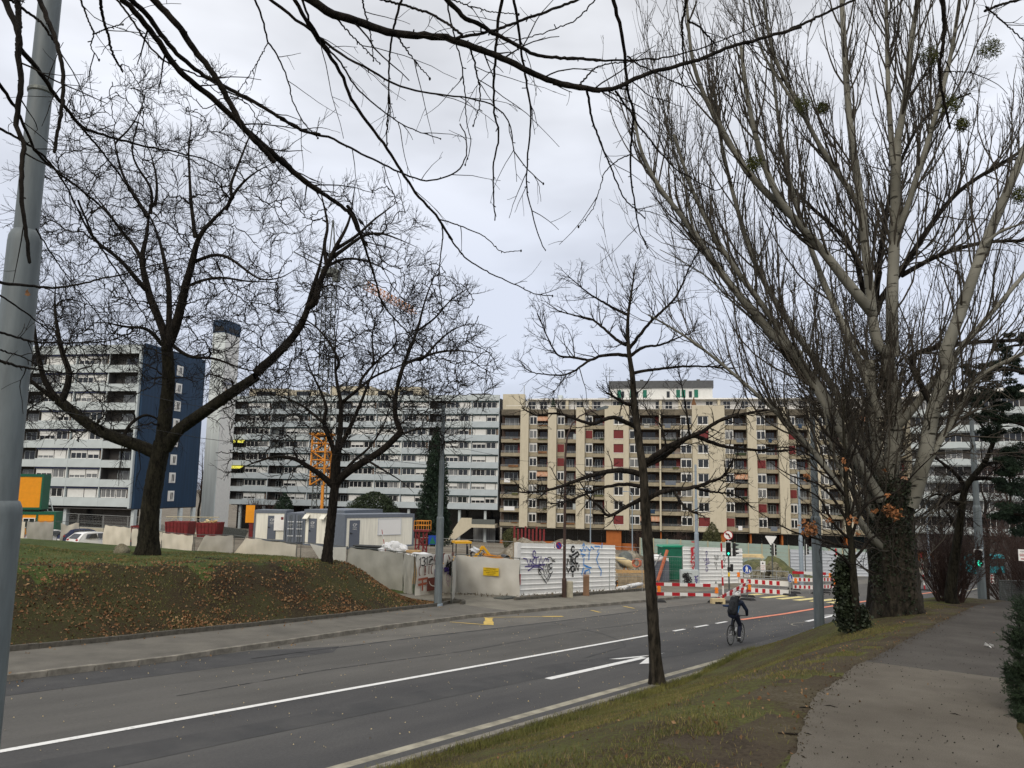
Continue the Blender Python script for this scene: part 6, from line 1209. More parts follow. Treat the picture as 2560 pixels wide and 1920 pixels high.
# ================================================================== cars behind the fence
def car(lab, base, rz, paint, hatch=True):
    t = thing('parked_car', lab, 'car', base, rz, 'cars parked behind the site fence'); Lc, W = 4.1, 1.72
    side = [(-2.05, .42), (-2.0, .75), (-1.93, .95), (-1.45, 1.38), (-1.1, 1.45), (0.2, 1.44), (0.55, 1.33), (1.1, .98), (1.75, .86), (2.02, .68), (2.05, .4), (1.9, .25), (-1.9, .25)]
    V = []; F = []; ks = [(-1.0, .94, 0.0), (-.93, 1.0, 0.0), (.93, 1.0, 0), (1.0, .94, 0.0)]; n = len(side)
    for yy, sc, _ in ks:
        for x, z in side: yk = yy*W/2*(1.0 if z < 1.0 else 1-0.28*(z-1.0)/0.45); V.append((x*(1 if abs(yy) < .95 else .985), yk, z if abs(yy) < .95 else .28+(z-.25)*.965))
    for r in range(3): F += [(r*n+i, r*n+(i+1) % n, (r+1)*n+(i+1) % n, (r+1)*n+i) for i in range(n)]
    F += [tuple(range(n-1, -1, -1)), tuple(range(3*n, 4*n))]; mb = MB(); mb.add(V, F); smooth_by_angle(mb.build('body', paint, t), 30)
    for sg in (-1, 1):
        y0 = sg*W/2
        mb = MB(); q = [(-1.35, .98, .995), (-1.15, 1.32, .80), (-.35, 1.36, .78), (-.35, .98, .995)]; mb.add([(x, y0*k+sg*.012, z) for x, z, k in q], [(0,1,2,3) if sg > 0 else (3,2,1,0)]); q = [(-.27, .98, .995), (-.27, 1.36, .78), (.25, 1.36, .78), (.85, .98, .995)]; mb.add([(x, y0*k+sg*.012, z) for x, z, k in q], [(0,1,2,3) if sg > 0 else (3,2,1,0)]); mb.build('side_window', M['glass'], t)
        mb = MB(); mb.ball((-1.93, sg*.62, .86), .17, 10, sx=.5, sy=1.15, sz=.55); mb.build('tail_light', M['sign_red'], t)
        mb = MB(); mb.ball((1.9, sg*.6, .68), .15, 10, sx=.6, sy=1.2, sz=.6); mb.build('headlight', M['lip_pale'], t)
        for x in (-1.28, 1.28): mb = MB(); y_ = sg*(W/2-.19); mb.disc((x, .31), .31, min(y_, y_+sg*.2), max(y_, y_+sg*.2), 20); w_ = mb.build('wheel', M['rubber'], t); mb = MB(); mb.disc((x, .31), .19, min(y_+sg*.205, y_+sg*.2), max(y_+sg*.205, y_+sg*.2), 16); mb.build('rim', M['galv'], w_)
    mb = MB(); mb.add([(-1.965, -.6, .98), (-1.965, .6, .98), (-1.52, .5, 1.345), (-1.52, -.5, 1.345)], [(0,3,2,1)]); mb.build('rear_window', M['glass'], t); mb = MB(); mb.add([(1.12, -.68, 1.0), (1.12, .68, 1.0), (.62, .55, 1.325), (.62, -.55, 1.325)], [(0,1,2,3)]); mb.build('windscreen', M['glass'], t)
    mb = MB(); mb.box(-2.07, -2.055, -.26, .26, .5, .62); mb.build('number_plate', M['sign_white'], t); return t
PW = mat('white_car_paint', (0.78, 0.78, 0.77), 0.25, spec=0.5); PB = mat('dark_blue_car_paint', (0.035, 0.045, 0.10), 0.25, spec=0.5)
b = flat_foot(236, 65); car('white hatchback with a red tail light behind the bare fence panel', b+Vector((0, 0, -0.1)), 1.05, PW)
b = flat_foot(205, 69); car('dark blue car parked left of the white hatchback', b, 1.0, PB)
b = flat_foot(128, 68); car('white car glimpsed in the gap left of the V-dipped sheet', b+Vector((0, 0, -0.2)), 0.9, PW)
b = flat_foot(352, 66); car('dark car mostly hidden behind the big trunk', b, 1.3, PB)
# ================================================================== cyclist
BK = 1.0
bp = wp(27.0, 10.1, 0.0); brz = ROADANG; CYS = 0.97
bike = thing('bicycle', 'black road bicycle ridden along the right lane', 'bicycle', bp, brz); bike.scale = (CYS,)*3
bike.rotation_euler = (0.0, math.atan(SLOPE), brz)
for x in (-0.5, 0.52):
    mb = MB(); mb.tube([(x+.335*math.cos(a), 0, .345+.335*math.sin(a)) for a in np.linspace(0, 2*PI, 33)], 0.0165, 8, caps=False); w_ = mb.build('wheel', M['rubber'], bike, sm=True)
    mb = MB(); mb.tube([(x+.312*math.cos(a), 0, .345+.312*math.sin(a)) for a in np.linspace(0, 2*PI, 33)], 0.009, 6, caps=False); mb.build('rim', M['galv_dark'], w_)
    mb = MB(); [mb.tube([(x+.02*math.cos(a), .02*(-1)**k, .345+.02*math.sin(a)), (x+.312*math.cos(a+.12), 0, .345+.312*math.sin(a+.12))], 0.0016, 3, caps=False) for k, a in enumerate(np.linspace(0, 2*PI, 19)[:-1])]; mb.build('spokes', M['galv'], w_)
    mb = MB(); mb.tube([(x, -.05, .345), (x, .05, .345)], 0.022, 10); mb.build('hub', M['galv'], w_)
mb = MB(); BBp = (-0.08, 0, .29); HT, HB = (.36, 0, .86), (.385, 0, .74); ST = (-.22, 0, .84)
for a, b, r in ((BBp, ST, .016), (BBp, HB, .018), (ST, HT, .015), (HT, HB, .02)): mb.tube([a, b], r, 8)
for sg in (-1, 1): mb.tube([BBp, (-.5, sg*.055, .345)], .010, 6); mb.tube([ST, (-.5, sg*.055, .345)], .009, 6); mb.tube([HB, (.43, sg*.045, .66), (.52, sg*.05, .345)], .011, 6)
mb.build('frame', M['black'], bike, sm=True)
mb = MB(); mb.tube([ST, (-.245, 0, .96)], .014, 8); mb.build('seat_post', M['galv'], bike); mb = MB(); mb.ball((-.25, 0, .975), .13, 10, sx=1.05, sy=.55, sz=.25); mb.build('saddle', M['black'], bike)
mb = MB(); mb.tube([HT, (.42, 0, .93), (.46, 0, .95)], .014, 8); mb.tube([(.46, -.26, .97), (.46, -.1, .95), (.46, .1, .95), (.46, .26, .97)], .014, 8); mb.build('handlebar', M['black'], bike)
mb = MB(); mb.ring((-.08, .29), .05, .09, -.07, -.06, 20); mb.tube([(-.08, -.08, .29), (-.08, -.08, .12)], .012, 6); mb.tube([(-.08, .08, .29), (-.08, .08, .46)], .012, 6); mb.build('crank', M['galv_dark'], bike); mb = MB(); mb.box(-.13, -.03, -.18, -.08, .105, .13); mb.box(-.13, -.03, .08, .18, .445, .47); mb.build('pedal', M['black'], bike)
mb = MB(); mb.tube([(-.02, 0, .43), (.08, 0, .55)], .035, 8); mb.build('bottle', M['lip_pale'], bike)
def blobs(name, chains, m, parent, vox=0.016, sm=6):
    """one continuous skin round tapered limbs: chains of ((x,y,z), radius)"""
    mb = MB()
    for ch in chains:
        P = [Vector(p) for p, r in ch]; R = [r for p, r in ch]
        if len(P) > 1: mb.tube(P, R, 10)
        for p, r in zip(P, R): mb.ball(p, r, 10)
    o = mb.build(name, m, parent); rm = o.modifiers.new('r', 'REMESH'); rm.mode = 'VOXEL'; rm.voxel_size = vox; rm.use_smooth_shade = True
    s_ = o.modifiers.new('s', 'SMOOTH'); s_.iterations = sm; s_.factor = 0.5; return o
rider = thing('person', 'cyclist in a dark blue jacket and trousers with a white helmet riding away', 'person', bp, brz); rider.scale = (CYS,)*3; rider.rotation_euler = (0.0, math.atan(SLOPE), brz)
SK = mat('skin', (0.42, 0.24, 0.17), 0.6); JK = mat('navy_jacket', (0.012, 0.018, 0.038), 0.75, var=0.3, scale=9, bump=0.3, bscale=12); TR = mat('dark_navy_trousers', (0.012, 0.015, 0.032), 0.8, var=0.3, scale=9, bump=0.3, bscale=12)
hip = (-.24, 0, 1.03); sh = (.10, 0, 1.47); hd_ = (.215, 0, 1.66)
legR = [((-.22, -.10, 1.0), .085), ((.10, -.12, .64), .058), ((-.04, -.13, .22), .036)]; legL = [((-.22, .10, 1.0), .085), ((.17, .13, .86), .060), ((-.03, .13, .55), .038)]
armR = [((.10, -.19, 1.42), .055), ((.27, -.30, 1.17), .043), ((.44, -.25, 1.0), .031)]; armL = [((.10, .19, 1.42), .055), ((.27, .30, 1.17), .043), ((.44, .25, 1.0), .031)]
torso = [(hip, .135), ((-.12, 0, 1.2), .125), ((.02, 0, 1.36), .14), ((.08, 0, 1.44), .11)]
def hand(sg): return [[((.44, sg*.25, 1.0), .03), ((.465, sg*.245, .985), .036)]]+[[((.47, sg*(.215+.02*k), .99), .010), ((.495, sg*(.215+.02*k), .985), .0095), ((.49, sg*(.215+.02*k), .96), .009)] for k in range(4)]+[[((.455, sg*.21, .985), .011), ((.47, sg*.19, .965), .010)]]
body = blobs('body', [torso, legR, legL, armR, armL, [((.09, -.17, 1.44), .06), ((.09, .17, 1.44), .06)], [((.12, 0, 1.5), .055), ((.19, 0, 1.6), .05)], [(hd_, .095), ((.24, 0, 1.64), .085), ((.255, 0, 1.60), .06)], [((.315, 0, 1.64), .016), ((.335, 0, 1.625), .014)], [((.22, .098, 1.645), .018)], [((.22, -.098, 1.645), .018)]]+hand(-1)+hand(1), SK, rider, 0.011, 3)
for sg in (-1, 1): mb = MB(); mb.ball((.305, sg*.034, 1.665), .011, 8); mb.build('eye', M['black'], rider)
mb = MB(); mb.box(.306, .318, -.025, .025, 1.595, 1.603); mb.build('mouth', M['sign_red'], rider)
blobs('jacket', [[(p, r+.028) for p, r in torso], [(p, r+.022) for p, r in armR], [(p, r+.022) for p, r in armL], [((.09, -.17, 1.44), .085), ((.09, .17, 1.44), .085)], [((.12, 0, 1.50), .085), ((.15, 0, 1.55), .08)]], JK, rider)
blobs('trousers', [[(p, r+.018) for p, r in legR], [(p, r+.018) for p, r in legL], [((-.24, -.07, 1.02), .13), ((-.24, .07, 1.02), .13)]], TR, rider)
for lg, sg in ((legR, -1), (legL, 1)): x, y, z = lg[2][0]; blobs('shoe', [[((x-.06, y, z-.07), .035), ((x+.04, y, z-.075), .042), ((x+.14, y, z-.085), .03)], [((x, y, z), .04), ((x-.02, y, z-.06), .04)]], M['black'], rider, 0.012, 2)
mb = MB(); mb.tube([(-.05, -.142, .235), (-.05, -.142, .255)], .058, 12); mb.build('sock', M['sign_white'], rider)
blobs('helmet', [[((.15, 0, 1.70), .105), ((.26, 0, 1.71), .10)]], M['sign_white'], rider, 0.014, 2); mb = MB(); [mb.bar((.08, y, 1.77), (.32, y, 1.775), .02, .05) for y in (-.05, 0, .05)]; mb.build('helmet_vent', M['black'], rider)
mb = MB(); mb.ball((.135, 0, 1.62), .092, 10, sz=.9); mb.build('hair', M['spray_black'], rider)
mb = MB(); mb.bar((-.205, -.16, 1.08), (-.10, -.165, 1.33), .012, .02); mb.build('jacket_stripe', M['spray_blue'], rider)
pk = thing('backpack', 'large black backpack worn by the cyclist', 'backpack', bp, brz); pk.scale = (CYS,)*3; pk.rotation_euler = rider.rotation_euler
blobs('bag', [[((-.36, -.06, 1.12), .115), ((-.12, -.06, 1.55), .095)], [((-.36, .06, 1.12), .115), ((-.12, .06, 1.55), .095)], [((-.40, 0, 1.2), .10), ((-.28, 0, 1.42), .10)]], mat('black_backpack_cloth', (0.016, 0.018, 0.022), 0.8, var=0.3, scale=10, bump=0.3, bscale=15), pk)
blobs('side_bag', [[((-.30, .16, 1.30), .045), ((-.34, .32, 1.30), .04)]], mat('blue_side_bag', (0.012, 0.03, 0.085), 0.7), pk)
mb = MB(); [mb.tube([(-.02, sg*.12, 1.52), (.16, sg*.12, 1.50), (.14, sg*.13, 1.34), (-.12, sg*.12, 1.12)], .014, 6) for sg in (-1, 1)]; mb.build('strap', M['black'], pk)
# ================================================================== trees
VIEWS = {'A': (0, 0, 2.765), 'B': (700, 0, 2.765), 'C': (1400, 0, 1.8433), 'D': (1960, 0, 1.8433), 'E': (0, 500, 2.765), 'F': (640, 400, 2.37), 'G': (1280, 600, 2.074), 'H': (1900, 900, 2.5136), 'P': (0, 780, 3.456), 'Q': (500, 900, 3.456), 'O': (0, 0, 0.8641), 'S': (0, 0, 1)}
def vp(v, pts): x0, y0, k = VIEWS[v]; return [(x0+a/k, y0+b/k) for a, b in pts]
def nrm(v): return v/np.maximum(np.linalg.norm(v, axis=-1, keepdims=True), 1e-9)
def limb(v, pts, D0, D1, r0, r1, k=None, wob=0.0, seed=0):
    """polyline in space: photo points with a depth running from D0 to D1, resampled smoothly; radii in metres"""
    px = vp(v, pts); n = len(px); L = np.cumsum([0]+[math.hypot(px[i+1][0]-px[i][0], px[i+1][1]-px[i][1]) for i in range(n-1)]); L = L/L[-1]
    P = np.array([ray(x, y)*(D0+(D1-D0)*l) for (x, y), l in zip(px, L)])
    K = k or max(8, 3*n); t = np.linspace(0, 1, K); Q = np.stack([np.interp(t, L, P[:, c]) for c in range(3)], -1)
    for _ in range(2): Q[1:-1] = Q[1:-1]*0.5+(Q[:-2]+Q[2:])*0.25
    if wob: r = np.random.default_rng(seed); Q[1:-1] += r.normal(0, wob, (K-2, 3))
    return Q, r0+(r1-r0)*t**0.8
def resample(Q, R, K):
    L = np.concatenate([[0], np.cumsum(np.linalg.norm(np.diff(Q, axis=0), axis=1))]); L /= max(L[-1], 1e-9); t = np.linspace(0, 1, K)
    return np.stack([np.interp(t, L, Q[:, c]) for c in range(3)], -1), np.interp(t, L, R)
def batch(limbs, K=14):
    X = [resample(q, r, K) for q, r in limbs]; return np.array([x[0] for x in X]), np.array([x[1] for x in X])
def grow(P, R, nper, t0, t1, lmin, lmax, ang, rng, K=5, wig=0.25, up=0.0, rfac=0.55, rend=0.3, by_len=None, gravity=0.0, rmin=0.0, outward=0.0, centre=None, rmax=9):
    """children on every parent branch; by_len: children per metre instead of a fixed count"""
    N, Kp, _ = P.shape
    if by_len: L = np.linalg.norm(np.diff(P, axis=1), axis=2).sum(1); cnt = np.maximum(1, rng.poisson(by_len*L*(t1-t0)))
    else: cnt = np.full(N, nper)
    par = np.repeat(np.arange(N), cnt); M_ = len(par); t = rng.uniform(t0, t1, M_); f = t*(Kp-1); i = np.minimum(f.astype(int), Kp-2); w = (f-i)[:, None]
    a, b = P[par, i], P[par, i+1]; o = a*(1-w)+b*w; tan = nrm(b-a); r0 = R[par, i]*(1-w[:, 0])+R[par, i+1]*w[:, 0]
    rv = rng.normal(size=(M_, 3))
    if outward and centre is not None: rv = rv+outward*nrm(o-np.asarray(centre))*1.0
    side = nrm(rv-tan*(rv*tan).sum(1, keepdims=True)); an = np.radians(rng.normal(ang, ang*0.28, M_))[:, None]
    d = nrm(tan*np.cos(an)+side*np.sin(an)); L = (lmin+(lmax-lmin)*rng.random(M_))*(1.1-0.55*t); Q = np.empty((M_, K, 3)); Q[:, 0] = o; st = (L/(K-1))[:, None]
    for k in range(1, K):
        d = nrm(d+rng.normal(0, wig, (M_, 3))+np.array([0, 0, up-gravity*k/K])); Q[:, k] = Q[:, k-1]+d*st
    rr = np.minimum(np.maximum(r0*rfac, rmin), rmax)[:, None]*(1+(rend-1)*np.linspace(0, 1, K)[None, :]); rr = np.maximum(rr, rmin*rend*1.2)
    return Q, rr
def tubes(P, R, sides):
    """vertex and face arrays of tapered tubes along a batch of branches"""
    N, K, _ = P.shape; T = np.empty_like(P); T[:, 1:-1] = P[:, 2:]-P[:, :-2]; T[:, 0] = P[:, 1]-P[:, 0]; T[:, -1] = P[:, -1]-P[:, -2]; T = nrm(T)
    avg = nrm(P[:, -1]-P[:, 0]); ref = np.where(np.abs(avg[:, 2:3]) < 0.75, np.array([[0, 0, 1.0]]), np.array([[1.0, 0, 0]]))[:, None, :]
    U = nrm(ref-T*(ref*T).sum(-1, keepdims=True)); W = np.cross(T, U); a = 2*PI*np.arange(sides)/sides
    V = P[:, :, None, :]+(U[:, :, None, :]*np.cos(a)[None, None, :, None]+W[:, :, None, :]*np.sin(a)[None, None, :, None])*R[:, :, None, None]
    idx = np.arange(N*K*sides).reshape(N, K, sides); nx = np.roll(idx, -1, 2)
    F = np.stack([idx[:, :-1], nx[:, :-1], nx[:, 1:], idx[:, 1:]], -1).reshape(-1, 4); return V.reshape(-1, 3), F
def tube_obj(name, batches, m, parent=None, kind=None, origin=None):
    Vs, Fs, o = [], [], 0
    for P, R, s_ in batches: v, f = tubes(P, R, s_); Vs.append(v); Fs.append(f+o); o += len(v)
    V = np.concatenate(Vs); 
    if origin is not None: V = V-np.array(origin)
    ob = obj(name, np_mesh(name, V, np.concatenate(Fs), m), parent)
    if kind: ob['kind'] = kind
    return ob
def attach(L, extra=()):
    """lead every limb's lower end onto the nearest thicker limb"""
    out = [L[0]]; 
    for i in range(1, len(L)):
        q, r = L[i]; best = None; v = nrm(q[:1])[0]
        for j, (q2, r2) in enumerate(list(L)+list(extra)):
            if j == i: continue
            q3, r3 = resample(q2, r2, 50); d = q3-q[0]; al = d@v; dd = np.sqrt(np.maximum((d*d).sum(1)-al*al, 0)+(.35*al)**2)-r3+np.where(r3 < r[0]*.8, 9, 0); k = int(np.argmin(dd))
            if best is None or dd[k] < best[0]: st = max(np.linalg.norm(q3[1]-q3[0]), .01); best = (dd[k], q3[max(k-1-int(max(dd[k]+r3[k], 0)/st*.9), 0)])
        p = best[1]
        if np.linalg.norm(p-q[0]) > .02 and .06 < best[0] < 4:
            t = np.linspace(0, 1, 5)[:-1, None]; q = np.concatenate([p*(1-t)+q[0]*t, q]); r = np.concatenate([np.full(4, r[0]), r])
            for _ in range(2): q[1:-1] = q[1:-1]*.5+(q[:-2]+q[2:])*.25
        out.append((q, r))
    return out
def rough(Q, R, amp, rng, k=60):
    """denser trunk with a slightly lumpy radius"""
    Q2, R2 = resample(Q, R, k); return Q2, R2*(1+rng.normal(0, amp, k))
def fill(skel, lobes, N, D, rng, K=7, r0=.022, rend=.007, wig=.10, lift=.15, keep=None):
    """fill a crown: reach from the nearest wood out to points spread evenly through the crown's volume (lobes: centre and radii in photo units, depth radius in metres)"""
    nodes = np.concatenate([resample(q, r, 40)[0] for q, r in skel]); nr = np.concatenate([resample(q, r, 40)[1] for q, r in skel]); tg = np.concatenate([np.diff(resample(q, r, 41)[0], axis=0) for q, r in skel]); tg = nrm(tg)
    vol = np.array([a*b*c for _, _, a, b, c in lobes]); T = []
    for (x, y, a, b, c), n in zip(lobes, (N*vol/vol.sum()).astype(int)):
        v = nrm(rng.normal(size=(n, 3)))*(rng.random(n)**.38)[:, None]; T += [ray(x+p[0]*a, y+p[1]*b)*(D+p[2]*c) for p in v]
    T = np.array(T); d0 = np.array([np.min(((nodes-t)**2).sum(1)) for t in T]); order = np.argsort(d0); Q, R = [], []; base = nodes[0]
    cap = len(nodes)+len(T)*K; NB = np.empty((cap, 3)); NB[:len(nodes)] = nodes; NR = np.empty(cap); NR[:len(nr)] = nr; NT = np.empty((cap, 3)); NT[:len(tg)] = tg; n = len(nodes)
    for i in order:
        t = T[i]; v = t-NB[:n]; dd = np.sqrt((v*v).sum(1)); cosv = (v*NT[:n]).sum(1)/np.maximum(dd, 1e-6); k = int(np.argmin(dd*(1.25-.45*cosv)+.25*np.maximum(0, NB[:n, 2]-t[2]))); p = NB[k]; L = dd[k]
        if L < .15: continue
        m = p+NT[k]*L*.35+np.array([0, 0, lift*L*.3])+(t-p)*.2; u = np.linspace(0, 1, K)[:, None]; q = (1-u)**2*p+2*u*(1-u)*m+u*u*t; q[1:] += rng.normal(0, wig*min(L, 1.2)*.35, (K-1, 3)); ra = min(NR[k]*.75, r0+.008*L); r = np.linspace(max(ra, rend), rend, K)
        Q.append(q); R.append(r); NB[n:n+K-1] = q[1:]; NR[n:n+K-1] = r[1:]; NT[n:n+K-1] = nrm(np.diff(q, axis=0)); n += K-1
    return np.array(Q), np.array(R)
def trunk_obj(name, Q, R, m, parent, origin, flare=1.0, sides=18, seed=0, lump=0.06, fl=0.5):
    rng = np.random.default_rng(seed); K = 48; Q, R = resample(Q, R, K); h = np.linalg.norm(Q-Q[0], axis=1)
    V, F = tubes(Q[None], (R)[None], sides); V = V.reshape(K, sides, 3); a = 2*PI*np.arange(sides)/sides
    lob = 1+(flare-1)*np.exp(-h/fl)[:, None]*(0.75+0.45*np.cos(a*4+1.3)[None, :]+0.3*np.cos(a*3)[None, :])
    lob = lob*(1+lump*np.sin(a*5+h[:, None]*1.1)+rng.normal(0, lump*0.5, (K, sides)))
    V = Q[:, None]+(V-Q[:, None])*lob[:, :, None]; ob = obj(name, np_mesh(name, V.reshape(-1, 3)-np.array(origin), F, m), parent); return ob
def tree(name, lab, base, cat='tree', group=None): return thing(name, lab, cat, base, 0, group)
TRI = 0
# ---------------------------------------------------------------- big spreading tree on the berm
rng = np.random.default_rng(21)
b1 = hit(365, 1390); D1 = float(np.array(b1)@_F)
T1 = tree('bare_tree', 'large spreading bare tree on the grass berm beside the boulder', b1)
tq, tr = limb('P', [(1270, 2140), (1285, 1900), (1300, 1700), (1330, 1500), (1365, 1300), (1400, 1120)], D1, D1, 0.44, 0.37); tq[0] = np.array(b1)-np.array([0, 0, .15])
limbs1 = [
 limb('P', [(1400, 1180), (1420, 1000), (1440, 800), (1460, 600), (1455, 440), (1440, 300), (1438, 220)], D1, D1-0.2, .36, .24),
 limb('E', [(1150, 990), (1130, 900), (1080, 780), (1030, 650), (1000, 520), (975, 420), (990, 340), (1015, 250), (1025, 130), (1040, 30)], D1-.2, D1+1.2, .20, .12),
 limb('E', [(1165, 1000), (1215, 880), (1255, 720), (1290, 570), (1325, 450), (1350, 330), (1385, 230), (1470, 140), (1560, 50), (1620, -20)], D1-.2, D1-1.5, .24, .11),
 limb('E', [(1165, 960), (1172, 700), (1165, 560), (1140, 440), (1115, 320), (1085, 230), (1050, 130), (1000, 60)], D1-.2, D1+2.2, .15, .08),
 limb('E', [(1010, 620), (920, 520), (850, 430), (780, 370), (690, 310), (640, 260), (560, 120), (505, -10)], D1+.2, D1-2.5, .12, .05),
 limb('E', [(975, 400), (910, 290), (840, 220), (760, 100), (690, 10), (620, -80)], D1+.8, D1+3, .11, .04),
 limb('P', [(1430, 1180), (1530, 1020), (1680, 920), (1850, 800), (2000, 700), (2212, 560)], D1, D1-1.2, .30, .22),
 limb('E', [(1770, 1195), (1900, 1080), (2000, 980), (2090, 860), (2130, 740), (2160, 620), (2200, 500), (2225, 400), (2240, 300)], D1-1.2, D1-1.9, .22, .10),
 limb('F', [(345, 850), (390, 680), (440, 600), (465, 520), (520, 440), (560, 350), (575, 230), (590, 130)], D1-1.8, D1-2.2, .16, .05),
 limb('F', [(420, 630), (400, 500), (430, 400), (410, 300), (380, 180), (390, 110)], D1-1.8, D1-.5, .10, .035),
 limb('F', [(450, 580), (560, 500), (640, 440), (740, 430), (850, 470), (960, 520)], D1-1.8, D1-3.2, .10, .03),
 limb('F', [(470, 530), (600, 450), (700, 350), (800, 280), (860, 230)], D1-1.9, D1-1.0, .09, .03),
 limb('F', [(400, 640), (520, 580), (640, 590), (760, 640), (850, 700)], D1-1.8, D1-.6, .08, .03),
 limb('P', [(1380, 1240), (1240, 1170), (1120, 1130), (980, 1080), (820, 1010), (700, 920), (590, 830), (500, 760)], D1, D1-1.0, .30, .22),
 limb('P', [(510, 770), (430, 680), (370, 560), (340, 420), (310, 260), (290, 60), (250, -120)], D1-1, D1-2, .15, .06),
 limb('P', [(530, 770), (570, 690), (595, 600), (600, 500), (545, 380), (510, 230), (490, 100), (470, -30), (480, -250)], D1-1, D1-.3, .17, .06),
 limb('P', [(480, 760), (330, 650), (230, 560), (100, 480), (-40, 420)], D1-1, D1-2.2, .12, .04),
 limb('P', [(1100, 1125), (1060, 1080), (1130, 960), (1250, 880), (1370, 920), (1400, 1020)], D1-.4, D1+.6, .09, .06),
 limb('E', [(1340, 430), (1480, 370), (1580, 390), (1680, 470), (1800, 560), (1950, 540), (2100, 440)], D1-.6, D1-2.6, .09, .03),
 limb('E', [(1380, 560), (1500, 530), (1650, 550), (1720, 570), (1850, 560), (2000, 590)], D1-.4, D1-2, .07, .025),
 limb('E', [(1190, 1000), (1300, 1090), (1480, 1090), (1600, 1140), (1750, 1190), (1900, 1170)], D1-.2, D1-1.5, .09, .03),
 limb('E', [(1120, 1000), (1020, 880), (860, 880), (720, 840), (600, 860)], D1-.2, D1-2, .10, .03),
 limb('A', [(1020, 1500), (960, 1400), (880, 1280), (830, 1160), (800, 1020), (780, 920), (790, 860), (830, 780)], D1+1, D1+1.6, .10, .03),
 limb('A', [(1080, 1400), (1090, 1250), (1050, 1080), (1000, 950)], D1+1.2, D1+2.5, .08, .03),
 limb('A', [(1350, 1640), (1320, 1400), (1310, 1200), (1300, 1000), (1330, 850), (1300, 730)], D1-.8, D1+.4, .10, .03),
 limb('A', [(1560, 1450), (1620, 1330), (1700, 1240), (1780, 1180), (1900, 1120)], D1-1.5, D1-2.5, .09, .03),
 limb('A', [(1590, 1280), (1640, 1160), (1700, 1000), (1760, 860), (1800, 760)], D1-1.5, D1-.8, .07, .03),
 limb('A', [(1040, 1480), (1060, 1300), (960, 1180), (900, 1050), (940, 900), (1000, 650)], D1+1.2, D1, .08, .02),
 limb('A', [(820, 960), (900, 900), (1000, 700), (1020, 560)], D1+1.5, D1+.8, .05, .02),
]
limbs1 = [(q, r*(1-.72*np.linspace(0, 1, len(r))**3) if r[-1] < .13 else r) for q, r in attach(limbs1, [(tq, tr)])]
o1 = np.array(b1)
trunk_obj('trunk', tq, tr, M['bark_moss'], T1, o1, 1.75, 20, 1, 0.05, 0.55)
for i, (q, r) in enumerate(limbs1): trunk_obj('limb', q, r, M['bark_moss'] if i in (0, 6, 13) else M['bark'], T1, o1, 1.0, 9, i, 0.03)
c1 = np.array(at(420, 900, D1))
PB1, RB1 = batch(limbs1[1:])
LB1 = [(395, 555, 385, 415, 5.5), (905, 615, 185, 205, 3.2), (190, 930, 280, 200, 4), (650, 880, 280, 190, 3.5)]; f1, fr1 = fill(limbs1, LB1, 400, D1-.6, rng, 11, .062, .022, .09, .25)
g1, gr1 = fill(limbs1+list(zip(f1, fr1)), LB1, 1200, D1-.6, rng, 8, .026, .0125, .07, .2)
g2, gr2 = grow(g1, gr1, 5, .2, 1.0, .5, 1.3, 40, rng, 6, .12, .07, .6, .45, rmin=.0118, outward=.6, centre=c1, rmax=.017)
g3, gr3 = grow(g2, gr2, 0, .2, 1.0, .25, .7, 42, rng, 4, .15, .05, .6, .5, by_len=2.4, rmin=.0098, outward=.4, centre=c1, rmax=.009)
# hanging sprays under the low limbs
low = batch([limbs1[6], limbs1[13], limbs1[20], limbs1[7]]); h1, hr1 = grow(low[0], low[1], 11, .2, 1.0, 1.0, 2.6, 75, rng, 8, .18, -.05, .3, .3, gravity=.55, rmin=.012, rmax=.03)
h2, hr2 = grow(h1, hr1, 7, .2, 1.0, .4, 1.2, 45, rng, 6, .25, 0, .6, .4, gravity=.35, rmin=.008, rmax=.014); h3, hr3 = grow(h2, hr2, 4, .2, 1.0, .2, .5, 45, rng, 4, .3, 0, .6, .5, gravity=.2, rmin=.0055, rmax=.008)
tube_obj('branches', [(f1, fr1, 6), (g1, gr1, 4), (h1, hr1, 4)], M['bark'], T1, 'stuff', o1); tube_obj('crown', [(g2, gr2, 3), (g3, gr3, 3), (h2, hr2, 3), (h3, hr3, 3)], M['twig'], T1, 'stuff', o1)
TRI += 2*3*(len(g2)*5+len(g3)*3)
